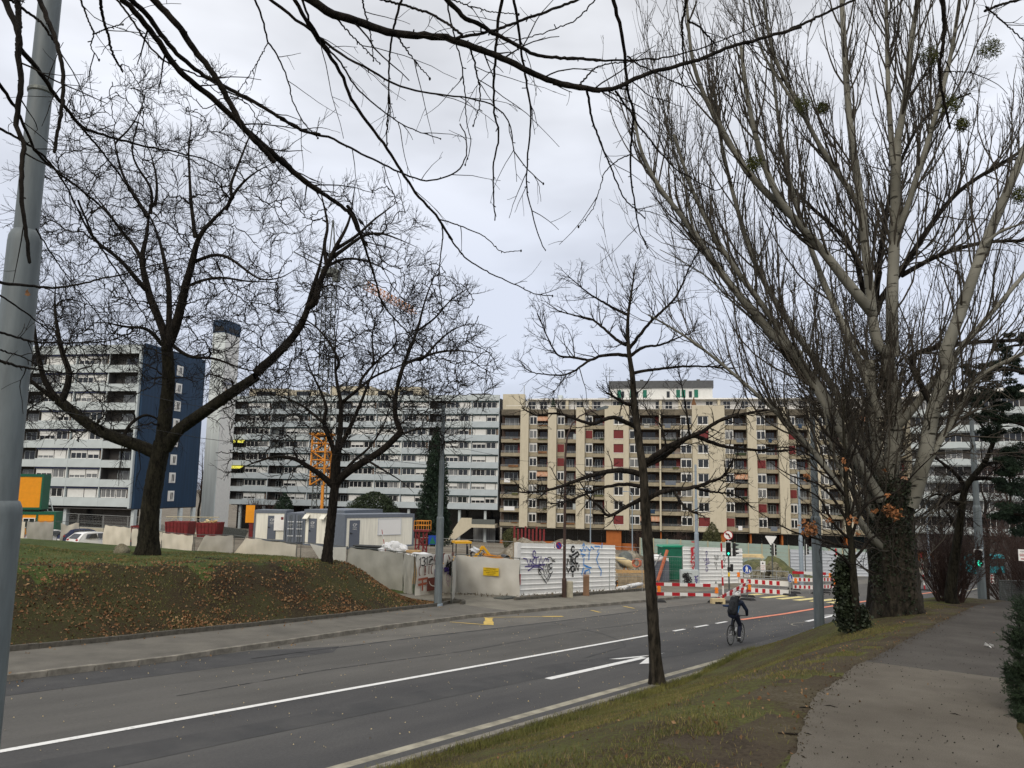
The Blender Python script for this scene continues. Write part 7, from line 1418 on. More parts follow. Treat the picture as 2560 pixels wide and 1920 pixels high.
# ---------------------------------------------------------------- second tree on the berm
rng = np.random.default_rng(22); b2 = hit(815, 1407); D2 = float(np.array(b2)@_F); o2 = np.array(b2)
T2 = tree('bare_tree', 'second bare tree on the grass berm in front of the white cabins', b2)
tq, tr = limb('Q', [(1090, 1740), (1120, 1500), (1145, 1280), (1160, 1150), (1175, 1020)], D2, D2, 0.215, 0.185); tq[0] = o2-np.array([0, 0, .15])
limbs2 = [
 limb('Q', [(1165, 1060), (1170, 900), (1180, 800), (1190, 740)], D2, D2, .17, .14),
 limb('Q', [(1180, 1060), (1230, 1000), (1380, 900), (1500, 830), (1600, 760), (1700, 660), (1745, 620)], D2, D2-1, .14, .10),
 limb('Q', [(1740, 625), (1690, 530), (1680, 400), (1700, 250), (1745, 100), (1790, -60), (1830, -200)], D2-1, D2-1.2, .09, .035),
 limb('F', [(870, 1210), (980, 1170), (1100, 1130), (1250, 1130), (1400, 1160)], D2-1, D2-2.5, .06, .015),
 limb('F', [(840, 1330), (870, 1220), (920, 1100), (960, 1000), (990, 870), (1030, 750), (1080, 640), (1130, 560)], D2-1.1, D2-.5, .07, .015),
 limb('F', [(960, 1010), (1060, 940), (1150, 830), (1250, 760), (1310, 740)], D2-.8, D2-2, .04, .012),
 limb('F', [(980, 1190), (1100, 1050), (1200, 980), (1330, 960), (1400, 1000)], D2-1.2, D2-.4, .045, .012),
 limb('Q', [(1150, 1090), (1110, 1050), (1030, 980), (930, 920), (830, 850), (640, 830), (430, 900), (300, 960)], D2, D2-1.6, .11, .02),
 limb('Q', [(1190, 760), (1210, 650), (1215, 500), (1222, 370), (1190, 250), (1170, 100), (1165, -60), (1180, -260)], D2, D2+1, .10, .03),
 limb('Q', [(1160, 800), (1130, 700), (1080, 600), (1060, 530), (1100, 430), (1070, 330), (1000, 180), (940, 60), (900, -100)], D2, D2-1, .085, .025),
 limb('Q', [(1195, 780), (1280, 620), (1340, 480), (1400, 350), (1460, 180), (1540, 30), (1580, -120)], D2, D2+.8, .09, .025),
 limb('Q', [(1235, 360), (1360, 260), (1480, 150), (1700, 60), (1900, -30), (2050, -60)], D2+.6, D2-1, .06, .015),
 limb('Q', [(1060, 540), (900, 400), (760, 330), (600, 280), (420, 300)], D2-.5, D2+.5, .05, .014),
 limb('Q', [(1700, 660), (1850, 600), (2000, 590), (2150, 640)], D2-1, D2-2, .04, .012),
 limb('Q', [(1450, 870), (1600, 960), (1750, 1050), (1850, 1150)], D2-.8, D2-1.8, .04, .012),
 limb('Q', [(1220, 1000), (1330, 860), (1450, 780), (1600, 560), (1640, 380)], D2, D2+1.2, .06, .02),
 limb('F', [(620, 1300), (720, 1180), (860, 1090), (800, 950), (820, 830)], D2+.5, D2+1.4, .05, .012),
 limb('F', [(500, 1200), (420, 1050), (330, 960), (200, 900), (60, 880)], D2, D2+1, .05, .012),
 limb('F', [(700, 1190), (680, 1020), (730, 900), (700, 800)], D2+.4, D2+1.0, .04, .012),
]
limbs2 = [(q, r*1.35) for q, r in limbs2]
limbs2 = [(q, r*(1-.6*np.linspace(0, 1, len(r))**3) if r[-1] < .09 else r) for q, r in attach(limbs2, [(tq, tr)])]
trunk_obj('trunk', tq, tr, M['bark'], T2, o2, 1.55, 16, 2, 0.05, 0.4)
for i, (q, r) in enumerate(limbs2): trunk_obj('limb', q, r, M['bark'], T2, o2, 1.0, 8, i, 0.03)
c2 = np.array(at(900, 1000, D2)); LB2 = [(950, 900, 295, 285, 4), (1090, 900, 155, 245, 3), (700, 1080, 190, 150, 3)]; f1, fr1 = fill(limbs2, LB2, 240, D2-.4, rng, 10, .045, .018, .08, .25); g1, gr1 = fill(limbs2+list(zip(f1, fr1)), LB2, 650, D2-.4, rng, 8, .022, .0118, .06, .2)
g2, gr2 = grow(g1, gr1, 5, .2, 1.0, .4, 1.1, 38, rng, 5, .11, .08, .6, .45, rmin=.0118, outward=.6, centre=c2, rmax=.016)
g3, gr3 = grow(g2, gr2, 0, .2, 1.0, .2, .6, 40, rng, 4, .14, .05, .6, .5, by_len=2.6, rmin=.0098, rmax=.012)
tube_obj('branches', [(f1, fr1, 6), (g1, gr1, 4)], M['bark'], T2, 'stuff', o2); tube_obj('crown', [(g2, gr2, 3), (g3, gr3, 3)], M['twig'], T2, 'stuff', o2)
# ---------------------------------------------------------------- young oak by the road
rng = np.random.default_rng(23); b3 = hit(1644, 1713); D3 = float(np.array(b3)@_F); o3 = np.array(b3)
T3 = tree('young_oak', 'young bare oak with crooked low branches on the roadside bank', b3)
tq, tr = limb('G', [(752, 2310), (735, 2050), (722, 1850), (705, 1600), (692, 1400), (690, 1340), (680, 1180), (660, 1060), (645, 950), (630, 820), (626, 700), (606, 600), (598, 480), (600, 390), (615, 300), (630, 200), (642, 120)], D3, D3-.2, .155, .014, k=60); tq[0] = o3-np.array([0, 0, .1])
ht = np.linspace(0, 1, len(tr)); tr = np.interp(ht, [0, .06, .35, .5, .62, .8, 1], [.165, .145, .125, .10, .085, .05, .012])
limbs3 = [
 limb('G', [(600, 600), (560, 590), (470, 598), (390, 630), (330, 605), (240, 610), (200, 540), (160, 450), (130, 380)], D3, D3-1, .038, .009),
 limb('G', [(390, 630), (340, 670), (280, 705), (180, 700), (80, 685), (40, 625)], D3-.6, D3-.2, .024, .007),
 limb('G', [(280, 705), (230, 770), (210, 800)], D3-.5, D3-.9, .014, .006),
 limb('G', [(592, 545), (540, 520), (480, 460), (420, 410), (340, 395), (240, 370), (195, 335)], D3, D3+.8, .036, .009),
 limb('G', [(602, 388), (540, 360), (470, 320), (400, 280), (340, 230), (290, 185)], D3, D3-.8, .032, .008),
 limb('G', [(606, 565), (640, 520), (720, 420), (800, 350), (860, 290), (890, 210), (930, 120), (970, 60)], D3, D3-.9, .04, .010),
 limb('G', [(615, 600), (650, 570), (700, 548), (760, 550), (830, 520), (950, 470)], D3, D3+1, .036, .010),
 limb('G', [(630, 690), (700, 675), (800, 665), (900, 655), (1000, 655), (1150, 665)], D3, D3+.4, .036, .012),
 limb('G', [(640, 855), (590, 850), (540, 820), (500, 795)], D3, D3-.8, .042, .02),
 limb('G', [(645, 970), (560, 930), (520, 912), (470, 935), (420, 960), (330, 930), (260, 900), (190, 900), (120, 915), (50, 870)], D3, D3-1.4, .052, .011),
 limb('G', [(680, 1165), (740, 1120), (830, 1060), (900, 1030), (950, 1010), (1000, 990), (1060, 940), (1200, 900), (1330, 880)], D3, D3-1.2, .065, .018),
 limb('G', [(690, 1170), (780, 1130), (870, 1055), (920, 1010), (980, 1020), (1050, 1060), (1150, 1080), (1300, 1095), (1450, 1090)], D3, D3-.3, .06, .018),
 limb('G', [(668, 1215), (570, 1190), (490, 1200), (410, 1220), (330, 1250), (250, 1280), (150, 1305), (50, 1310), (-20, 1298)], D3, D3-1, .062, .012),
 limb('G', [(672, 1280), (600, 1265), (540, 1270), (480, 1280), (400, 1310), (300, 1350), (200, 1370)], D3, D3+.9, .045, .010),
 limb('G', [(688, 1335), (620, 1370), (580, 1390), (530, 1420), (490, 1440), (470, 1390), (400, 1340), (350, 1250)], D3, D3-.8, .05, .010),
 limb('G', [(695, 1345), (760, 1310), (830, 1295), (900, 1290), (960, 1280), (1040, 1250), (1100, 1230), (1130, 1170), (1150, 1135)], D3, D3-.6, .06, .018),
 limb('G', [(950, 1285), (1040, 1310), (1120, 1310), (1180, 1330), (1230, 1370)], D3-.3, D3+.3, .03, .010),
 limb('G', [(840, 1300), (880, 1370), (930, 1410), (965, 1422)], D3-.2, D3-.8, .03, .018),
 limb('G', [(920, 1015), (905, 880), (880, 760), (860, 660)], D3-.5, D3-.8, .025, .006),
 limb('G', [(800, 1075), (780, 960), (700, 900), (690, 850)], D3-.3, D3+.3, .022, .006),
]
limbs3 = [(q, r*1.2) for q, r in limbs3]
limbs3 = attach([(tq, tr)]+limbs3)[1:]
trunk_obj('trunk', tq, tr, M['old_bark'], T3, o3, 1.5, 16, 3, 0.05, 0.3)
for i, (q, r) in enumerate(limbs3): q2, r2 = resample(q, r, 40); q2[1:-1] += rng.normal(0, .006, (38, 3)); trunk_obj('limb', q2, r2, M['bark'], T3, o3, 1.0, 7, i, 0.06)
PB, RB = batch(limbs3+[(tq[26:], tr[26:])], 16)
g1, gr1 = grow(PB, RB, 0, .22, 1.0, .3, 1.1, 50, rng, 6, .14, .12, .5, .35, by_len=7.5, rmin=.007, rmax=.016)
te, tre = grow(PB, RB, 5, .75, 1.0, .35, .95, 28, rng, 6, .2, .06, .8, .4, rmin=.005, rmax=.012)
g1 = np.concatenate([g1, te]); gr1 = np.concatenate([gr1, tre])
g2, gr2 = grow(g1, gr1, 0, .2, 1.0, .12, .45, 46, rng, 4, .15, .08, .65, .5, by_len=8, rmin=.0048, rmax=.008)
g3, gr3 = grow(g2, gr2, 3, .3, 1.0, .07, .22, 45, rng, 3, .24, .03, .7, .6, rmin=.0038, rmax=.006)
tube_obj('branches', [(g1, gr1, 4)], M['bark'], T3, 'stuff', o3); tube_obj('crown', [(g2, gr2, 3), (g3, gr3, 3)], M['twig'], T3, 'stuff', o3)
# ---------------------------------------------------------------- poplar
rng = np.random.default_rng(24); b4 = hit(2250, 1535); D4 = float(np.array(b4)@_F); o4 = np.array(b4); k4 = D4/1950
PBK = bpy.data.materials.new('poplar_bark'); PBK.use_nodes = True; nt = PBK.node_tree; bs = nt.nodes['Principled BSDF']; bs.inputs['Roughness'].default_value = .9
tcn = nt.nodes.new('ShaderNodeTexCoord'); mp = nt.nodes.new('ShaderNodeMapping'); mp.inputs['Scale'].default_value = (1.6, 1.6, 6.5); nt.links.new(tcn.outputs['Object'], mp.inputs[0])
n1 = nt.nodes.new('ShaderNodeTexNoise'); n1.inputs['Scale'].default_value = 1.7; n1.inputs['Detail'].default_value = 5; nt.links.new(mp.outputs[0], n1.inputs['Vector'])
n2 = nt.nodes.new('ShaderNodeTexNoise'); n2.inputs['Scale'].default_value = .8; n2.inputs['Detail'].default_value = 4; nt.links.new(tcn.outputs['Object'], n2.inputs['Vector'])
r1 = nt.nodes.new('ShaderNodeValToRGB'); r1.color_ramp.elements[0].position = .60; r1.color_ramp.elements[0].color = (1, 1, 1, 1); r1.color_ramp.elements[1].position = .67; r1.color_ramp.elements[1].color = (.10, .09, .07, 1); nt.links.new(n1.outputs['Fac'], r1.inputs[0])
r2 = nt.nodes.new('ShaderNodeValToRGB'); r2.color_ramp.elements[0].position = .33; r2.color_ramp.elements[0].color = (.095, .09, .07, 1); r2.color_ramp.elements[1].position = .62; r2.color_ramp.elements[1].color = (.235, .228, .19, 1); nt.links.new(n2.outputs['Fac'], r2.inputs[0])
mxn = nt.nodes.new('ShaderNodeMix'); mxn.data_type = 'RGBA'; mxn.blend_type = 'MULTIPLY'; mxn.inputs['Factor'].default_value = 1; nt.links.new(r2.outputs[0], mxn.inputs['A']); nt.links.new(r1.outputs[0], mxn.inputs['B']); nt.links.new(mxn.outputs['Result'], bs.inputs['Base Color'])
T4 = tree('poplar_tree', 'huge multi stemmed poplar with pale limbs and ivy on the right bank', b4)
tq, tr = limb('H', [(872, 1620), (868, 1450), (855, 1250), (840, 1050), (835, 880), (830, 760)], D4, D4, .50, .42); tq[0] = o4-np.array([0, 0, .25])
trunk_obj('trunk', tq, tr, M['old_bark'], T4, o4, 1.28, 28, 4, 0.07, .7)
white = [
 limb('H', [(940, 920), (985, 800), (1040, 600), (1060, 450), (1090, 300), (1150, 150), (1215, -20)], D4-.3, D4-.6, .30, .22),
 limb('D', [(735, 1640), (800, 1480), (835, 1380), (880, 1250), (930, 1110), (1000, 950), (1050, 830), (1110, 690), (1180, 520), (1230, 300)], D4-.6, D4-1.2, .23, .10),
 limb('H', [(800, 860), (830, 640), (845, 480), (850, 300), (825, 150), (800, -10)], D4+.2, D4+.3, .33, .24),
 limb('D', [(500, 1640), (497, 1400), (505, 1200), (512, 1000), (515, 800), (520, 640)], D4+.3, D4+.4, .24, .17),
 limb('D', [(518, 680), (540, 560), (570, 400), (580, 250), (600, 100), (625, -60), (650, -250)], D4+.4, D4-.2, .14, .07),
 limb('D', [(505, 760), (485, 520), (478, 350), (470, 0), (465, -250)], D4+.4, D4+1, .12, .05),
 limb('D', [(520, 1070), (570, 960), (600, 850), (650, 700), (690, 560), (740, 380), (780, 200), (810, 0), (830, -200)], D4+.3, D4-.8, .13, .05),
 limb('D', [(425, 1600), (395, 1330), (370, 1100), (350, 900), (320, 700), (295, 500), (280, 250), (265, 0), (255, -250)], D4+.2, D4+.5, .20, .08),
 limb('H', [(780, 820), (740, 640), (720, 420), (700, 200), (690, 0)], D4+.2, D4+.4, .22, .17),
 limb('D', [(372, 1010), (340, 930), (250, 800), (150, 650), (50, 450), (-20, 330), (-70, 180), (-100, -60)], D4+.3, D4-.5, .12, .04),
 limb('D', [(352, 1375), (250, 1250), (170, 1140), (60, 1030), (0, 960), (-60, 850), (-120, 680), (-170, 450), (-200, 200)], D4, D4-.8, .20, .06),
 limb('H', [(740, 960), (640, 700), (530, 480), (450, 300), (330, 120), (200, -60)], D4+.1, D4-.6, .23, .16),
 limb('C', [(1106, 1640), (1000, 1570), (900, 1450), (800, 1330), (720, 1230), (650, 1120), (580, 1020), (500, 920), (440, 840), (390, 740), (360, 660), (342, 520)], D4-.5, D4-1.2, .19, .045),
 limb('C', [(640, 1140), (600, 1000), (580, 850), (520, 700), (480, 500), (440, 340)], D4-.9, D4-.5, .05, .015),
 limb('C', [(1106, 1030), (960, 900), (850, 780), (760, 620), (680, 480), (620, 330), (595, 180), (585, 20)], D4, D4-.7, .15, .05),
 limb('C', [(1000, 1560), (900, 1480), (820, 1590), (700, 1500), (600, 1440), (520, 1400)][0:2]+[(780, 1380), (690, 1280), (560, 1200), (460, 1150)], D4-.4, D4+.4, .06, .014),
 limb('C', [(1106, 520), (1000, 350), (940, 270), (900, 150), (870, 0), (850, -150)], D4-.3, D4+.3, .06, .03),
 limb('D', [(930, 1120), (1000, 1060), (1106, 1030), (1220, 960)], D4-1, D4-1.6, .06, .02),
 limb('H', [(1000, 760), (1100, 560), (1200, 400), (1300, 200), (1400, 80), (1520, 20), (1700, -60)], D4-.3, D4-1.0, .14, .06),
 limb('O', [(1905, 1080), (1830, 960), (1740, 800), (1650, 660), (1570, 560), (1500, 430), (1455, 290)], D4-.3, D4-1, .19, .05),
 limb('O', [(1890, 1000), (1810, 850), (1720, 720), (1640, 600), (1600, 480), (1560, 330), (1540, 180)], D4+.4, D4+.2, .17, .05),
 limb('O', [(1900, 900), (1850, 760), (1790, 640), (1730, 480), (1690, 330), (1665, 120)], D4+.2, D4+.6, .16, .05),
 limb('O', [(1870, 1150), (1790, 1010), (1690, 900), (1600, 820), (1480, 720), (1400, 680)], D4-.4, D4-1.2, .13, .03),
 limb('O', [(1960, 900), (2050, 780), (2130, 690), (2215, 590)], D4, D4-.4, .15, .07),
 limb('H', [(720, 1000), (600, 830), (500, 700), (440, 520), (400, 300)], D4, D4-.9, .10, .04),
]
white = [(q, r*0.64) for q, r in white]
dark = [
 limb('D', [(440, 1390), (540, 1250), (700, 1000), (800, 880), (920, 800), (1030, 740), (1110, 680), (1230, 640)], D4+2, D4+1.5, .15, .06),
 limb('D', [(540, 1270), (700, 1180), (850, 1130), (960, 1110), (1110, 1110), (1250, 1090)], D4+2, D4+1.5, .12, .05),
 limb('D', [(410, 1500), (440, 1200), (470, 1000), (490, 850), (560, 700), (600, 590), (690, 490), (860, 430)], D4+2, D4+2.5, .16, .04),
 limb('D', [(360, 1330), (330, 1160), (250, 1060), (150, 980), (60, 890), (0, 820)], D4+2, D4+1.5, .13, .05),
 limb('D', [(560, 1640), (700, 1600), (820, 1580), (1000, 1570), (1150, 1565)], D4+.8, D4+.2, .12, .06),
]
dark = [(q, r*0.62) for q, r in dark]
white = attach([(tq, tr)]+white)[1:]; dark = attach([(tq, tr)]+dark+white[:1])[1:6]
for i, (q, r) in enumerate(white): trunk_obj('limb', q, r, PBK, T4, o4, 1.0, 12, i, 0.03)
for i, (q, r) in enumerate(dark): trunk_obj('limb', q, r, M['bark'], T4, o4, 1.0, 9, i+30, 0.04)
# grey lower sprouts rising left of the trunk
PB, RB = batch(white[1:]+dark, 18)
g1, gr1 = grow(PB, RB, 0, .12, 1.0, 1.6, 4.6, 32, rng, 9, .10, .24, .45, .25, by_len=4.2, rmin=.0095, rmax=.026)
lowp = batch([(tq, tr), white[0], white[2], white[8], white[11], white[19]], 12); w1, wr1 = grow(lowp[0], lowp[1], 55, .2, 1.0, .9, 3.4, 55, rng, 9, .14, .10, .1, .3, rmin=.010, rmax=.022)
dr1, drr1 = grow(*batch(dark+white[18:19], 14), 0, .15, 1.0, .8, 2.2, 55, rng, 7, .2, -.02, .4, .3, by_len=4.2, rmin=.011, rmax=.022, gravity=.12)
g2, gr2 = grow(g1, gr1, 0, .15, 1.0, .5, 1.6, 26, rng, 6, .09, .20, .6, .35, by_len=2.5, rmin=.0085, rmax=.015)
w2, wr2 = grow(w1, wr1, 0, .15, 1.0, .4, 1.3, 45, rng, 6, .16, .08, .6, .35, by_len=3.0, rmin=.0075, rmax=.012)
d2, drr2 = grow(dr1, drr1, 0, .2, 1.0, .3, .9, 48, rng, 5, .2, 0, .6, .4, by_len=3.6, rmin=.0075, rmax=.012)
g3, gr3 = grow(g2, gr2, 0, .15, 1.0, .12, .42, 42, rng, 3, .16, .12, .65, .6, by_len=2.6, rmin=.0055, rmax=.008)
w3, wr3 = grow(w2, wr2, 0, .2, 1.0, .12, .45, 45, rng, 3, .2, .02, .65, .6, by_len=2.6, rmin=.005, rmax=.007)
tube_obj('branches', [(g1, gr1, 5), (w1, wr1, 4), (dr1, drr1, 4)], M['twig_grey'], T4, 'stuff', o4); tube_obj('crown', [(g2, gr2, 3), (g3, gr3, 3), (w2, wr2, 3), (w3, wr3, 3), (d2, drr2, 3)], M['twig_grey'], T4, 'stuff', o4)
# ---------------------------------------------------------------- leaf clusters: real leaf-sized faces
def leaves_mesh(name, C_, size, rng, m, aspect=.6, up=0.0, shape=4):
    """one folded leaf (two quads) at each point"""
    n = len(C_); a = nrm(rng.normal(size=(n, 3))+np.array([0, 0, up])); b = rng.normal(size=(n, 3)); b = nrm(b-a*(a*b).sum(1, keepdims=True)); c = np.cross(a, b); s_ = (size*rng.uniform(.6, 1.25, n))[:, None]
    fold = .25*s_*c; L0 = C_-a*s_*.5; L1 = C_+a*s_*.5; Wd = b*s_*aspect*.5
    V = np.stack([L0, C_+Wd+fold, L1, C_-Wd+fold], 1).reshape(-1, 3); idx = np.arange(n*4).reshape(n, 4); F = np.concatenate([idx[:, [0, 1, 2]], idx[:, [0, 2, 3]]])
    return np_mesh(name, V, F, m, smooth_=False)
def cloud(rng, n, c, r, hollow=0.0): v = nrm(rng.normal(size=(n, 3)))*(rng.uniform(hollow, 1, n)**.45)[:, None]; return np.array(c)+v*np.array(r)
def around(Q, R, n, rng, spread, t0=0, t1=1):
    Q2, R2 = resample(Q, R, 60); i = rng.integers(int(t0*59), max(int(t0*59)+1, int(t1*59)), n); v = rng.normal(size=(n, 3)); v[:, 2] *= .4; v = nrm(v); return Q2[i]+v*(R2[i]*1.02+np.abs(rng.normal(0, spread, n)))[:, None]+rng.normal(0, .03, (n, 3))
# ivy up the poplar trunk
C_ = around(tq, tr, 14000, rng, .06, .05, 1.0); keep = (C_[:, 0]-np.interp(C_[:, 2], np.sort(tq[:, 2]), tq[np.argsort(tq[:, 2]), 0]) < .25) & (rng.random(len(C_)) < np.clip((C_[:, 2]-o4[2])/3.2, .25, 1.0)); obj('ivy', leaves_mesh('ivy', C_[keep]-o4, .065, rng, M['ivy'], .9), T4)['kind'] = 'stuff'
# mistletoe balls
MG = 'mistletoe balls in the poplar'
for lab, px, py, D, r in (('round green mistletoe ball at the far right top of the poplar', 2476, 122, D4-.8, .26), ('dense mistletoe ball left of the topmost right ball', 2323, 140, D4-.2, .25), ('mistletoe ball low beside the dark hanging branch', 2378, 262, D4-.6, .24), ('mistletoe ball high on the left poplar limb', 2003, 262, D4-.3, .23), ('small mistletoe on the leftmost poplar limb over the sky', 1886, 408, D4-.8, .2), ('thin mistletoe right of the left poplar limb', 2058, 270, D4, .15), ('faint mistletoe below the low right ball', 2405, 312, D4-.5, .17), ('mistletoe at the right picture edge', 2548, 488, D4-1, .2)):
    c = np.array(at(px, py, D)); t = thing('mistletoe', lab, 'mistletoe', Vector(c), 0, MG); C_ = cloud(rng, 520, (0, 0, 0), (r,)*3, .2); obj('leaves', leaves_mesh('leaves', C_*rng.uniform(.75, 1.3, (len(C_), 1)), .06, rng, M['mistletoe'], .3), t)
    s0 = np.zeros((60, 2, 3)); s0[:, 1] = cloud(rng, 60, (0, 0, 0), (r*.9,)*3, .6); tube_obj('stems', [(s0, np.full((60, 2), .004), 3)], M['mistletoe'], t)
# ---------------------------------------------------------------- ivy-clad young oak at right, a few brown leaves left
rng = np.random.default_rng(25); b5 = hit(2146, 1577); D5 = float(np.array(b5)@_F); o5 = np.array(b5)
T5 = tree('young_oak', 'small oak with ivy at its foot and a few orange leaves beside the poplar', b5)
tq, tr = limb('H', [(618, 1700), (600, 1600), (588, 1400), (575, 1150), (560, 1080), (545, 900), (535, 700), (530, 520), (520, 350), (540, 180)], D5, D5, .12, .012, k=50); tq[0] = o5-np.array([0, 0, .1])
L5 = [limb('H', p, D5, D5+d, .04, .008) for p, d in (([(575, 1130), (500, 1080), (420, 960), (380, 860), (250, 800), (120, 700)], -.8), ([(575, 1180), (470, 1160), (350, 1120), (200, 1080), (80, 1010), (0, 960)], -.4), ([(580, 1100), (620, 960), (700, 870), (860, 840), (980, 700), (1130, 560)], -.6), ([(565, 1060), (580, 900), (660, 800), (750, 620), (800, 420)], .5), ([(555, 1020), (450, 850), (350, 760), (200, 740), (60, 640)], .6), ([(540, 860), (430, 720), (330, 600), (180, 540), (20, 560)], -.6), ([(590, 1250), (640, 1200), (690, 1120), (840, 1040), (900, 880)], -.4), ([(535, 700), (600, 560), (640, 400), (700, 200)], -.3), ([(530, 560), (430, 480), (330, 330), (180, 260)], .4), ([(580, 1330), (540, 1250), (440, 1180), (330, 1150)], -.5))]
trunk_obj('trunk', tq, tr, M['bark_moss'], T5, o5, 1.4, 12, 5, .05, .3)
for i, (q, r) in enumerate(L5): trunk_obj('limb', q, r, M['bark'], T5, o5, 1, 6, i, .05)
PB, RB = batch(L5+[(tq[18:], tr[18:])], 14); g1, gr1 = grow(PB, RB, 0, .1, 1, .4, 1.3, 48, rng, 6, .16, .10, .5, .3, by_len=5.2, rmin=.006, rmax=.013); g2, gr2 = grow(g1, gr1, 0, .2, 1, .15, .6, 45, rng, 5, .18, .06, .6, .4, by_len=5.0, rmin=.004, rmax=.007); g3, gr3 = grow(g2, gr2, 2, .3, 1, .08, .25, 45, rng, 3, .2, .03, .7, .6, rmin=.003, rmax=.005)
tube_obj('branches', [(g1, gr1, 4)], M['bark'], T5, 'stuff', o5); tube_obj('crown', [(g2, gr2, 3), (g3, gr3, 3)], M['twig'], T5, 'stuff', o5)
cl = [((300, 1050), .20, 70), ((330, 1080), .16, 40), ((810, 945), .14, 60), ((860, 970), .16, 45), ((715, 950), .08, 14), ((520, 640), .07, 14), ((545, 680), .05, 7), ((560, 1010), .10, 12), ((780, 690), .04, 4), ((440, 1015), .09, 12), ((610, 1100), .05, 5), ((800, 850), .05, 8), ((600, 1010), .07, 8), ((290, 740), .10, 14)]
C_ = np.concatenate([cloud(rng, n, np.array(ray(*vp('H', [p])[0])*(D5-.4))-o5, (r, r, r)) for p, r, n in cl]); obj('leaves', leaves_mesh('leaves', C_, .095, rng, M['leaf_orange'], .55), T5)['kind'] = 'stuff'
iq, ir = limb('H', [(560, 1680), (545, 1560), (530, 1440), (522, 1330), (530, 1250)], D5+.1, D5+.2, .16, .10); C_ = np.concatenate([around(iq, ir, 3800, rng, .06), around(*limb('H', [(640, 1690), (625, 1560)], D5, D5, .14, .06), 700, rng, .05)]); obj('ivy', leaves_mesh('ivy', C_-o5, .075, rng, M['ivy'], .9), T5)['kind'] = 'stuff'
# ---------------------------------------------------------------- leaning tree, shrub, pine and background trees on the right
def bush(name, lab, c, r, h, n1, rng, m, seed=0, cat='shrub', spread=.5, K=8, n2=7, n3=5, rad=.012, wig=.08):
    n2 = max(4, int(n2*.75)); n3 = max(3, int(n3*.6)); t = thing(name, lab, cat, Vector(c)); o = np.array(c); a = rng.uniform(0, 2*PI, n1); st = np.stack([np.cos(a)*r*.25*rng.random(n1), np.sin(a)*r*.25*rng.random(n1), np.zeros(n1)], 1); d = nrm(np.stack([np.cos(a)*spread*rng.random(n1), np.sin(a)*spread*rng.random(n1), np.ones(n1)], 1)); L = h*rng.uniform(.6, 1.05, n1)
    Q = np.empty((n1, K, 3)); Q[:, 0] = st
    for k in range(1, K): d = nrm(d+rng.normal(0, wig, (n1, 3))); Q[:, k] = Q[:, k-1]+d*(L/(K-1))[:, None]
    R = np.full((n1, K), rad)*np.linspace(1, .4, K)[None]; g2, r2 = grow(Q, R, n2, .15, 1, h*.12, h*.4, 35, rng, 5, .14, .06, .7, .4, rmin=rad*.4, rmax=rad*.7); g3, r3 = grow(g2, r2, n3, .2, 1, h*.06, h*.2, 42, rng, 3, .2, .03, .7, .5, rmin=rad*.4, rmax=rad*.5)
    tube_obj('stems', [(Q, R, 4)], m, t); tube_obj('twigs', [(g2, r2, 3), (g3, r3, 3)], m, t, 'stuff'); return t
rng = np.random.default_rng(26); c = np.array(hit(2376, 1510)); Dc = float(c@_F); bush('brown_shrub', 'dense reddish brown bare shrub round the leaning trunk', foot(2376, Dc+1.0), 1.7, 2.9*Dc/27, 120, rng, M['twig_red'], spread=.62, n2=9, n3=6)
b6 = foot(2385, Dc+.3); D6 = Dc+.3; o6 = np.array(b6); T6 = tree('leaning_tree', 'thin mossy leaning tree growing out of the brown shrub', b6)
tq, tr = limb('H', [(1195, 1520), (1210, 1350), (1240, 1150), (1265, 950), (1285, 800), (1340, 730), (1420, 640), (1490, 450), (1530, 300)], D6, D6-1, .17, .04, k=40); tq[0] = o6-np.array([0, 0, .2])
L6 = [limb('H', p, D6-.3, D6-.3+d, .08, .015) for p, d in (([(1285, 800), (1180, 860), (1060, 950), (960, 1010)], -1), ([(1290, 800), (1240, 720), (1150, 650), (1080, 600), (980, 560)], .6), ([(1270, 930), (1200, 880), (1120, 830), (1040, 880)], -.6), ([(1320, 745), (1450, 740), (1560, 780), (1700, 800)], -1), ([(1400, 660), (1500, 640), (1600, 660)], .5), ([(1460, 520), (1400, 420), (1330, 330)], .5), ([(1250, 1080), (1180, 960), (1100, 900)], .6))]
trunk_obj('trunk', tq, tr, M['bark_moss'], T6, o6, 1.3, 10, 6, .05, .3); [trunk_obj('limb', q, r, M['bark'], T6, o6, 1, 6, i, .05) for i, (q, r) in enumerate(L6)]
PB, RB = batch(L6+[(tq[20:], tr[20:])], 12); g1, gr1 = grow(PB, RB, 0, .1, 1, .5, 1.8, 50, rng, 6, .18, .03, .4, .3, by_len=4.0, rmin=.010, rmax=.02); g2, gr2 = grow(g1, gr1, 0, .2, 1, .3, .9, 46, rng, 5, .2, .02, .6, .4, by_len=4, rmin=.007, rmax=.011); tube_obj('branches', [(g1, gr1, 4)], M['bark'], T6, 'stuff', o6); tube_obj('crown', [(g2, gr2, 3)], M['twig'], T6, 'stuff', o6)
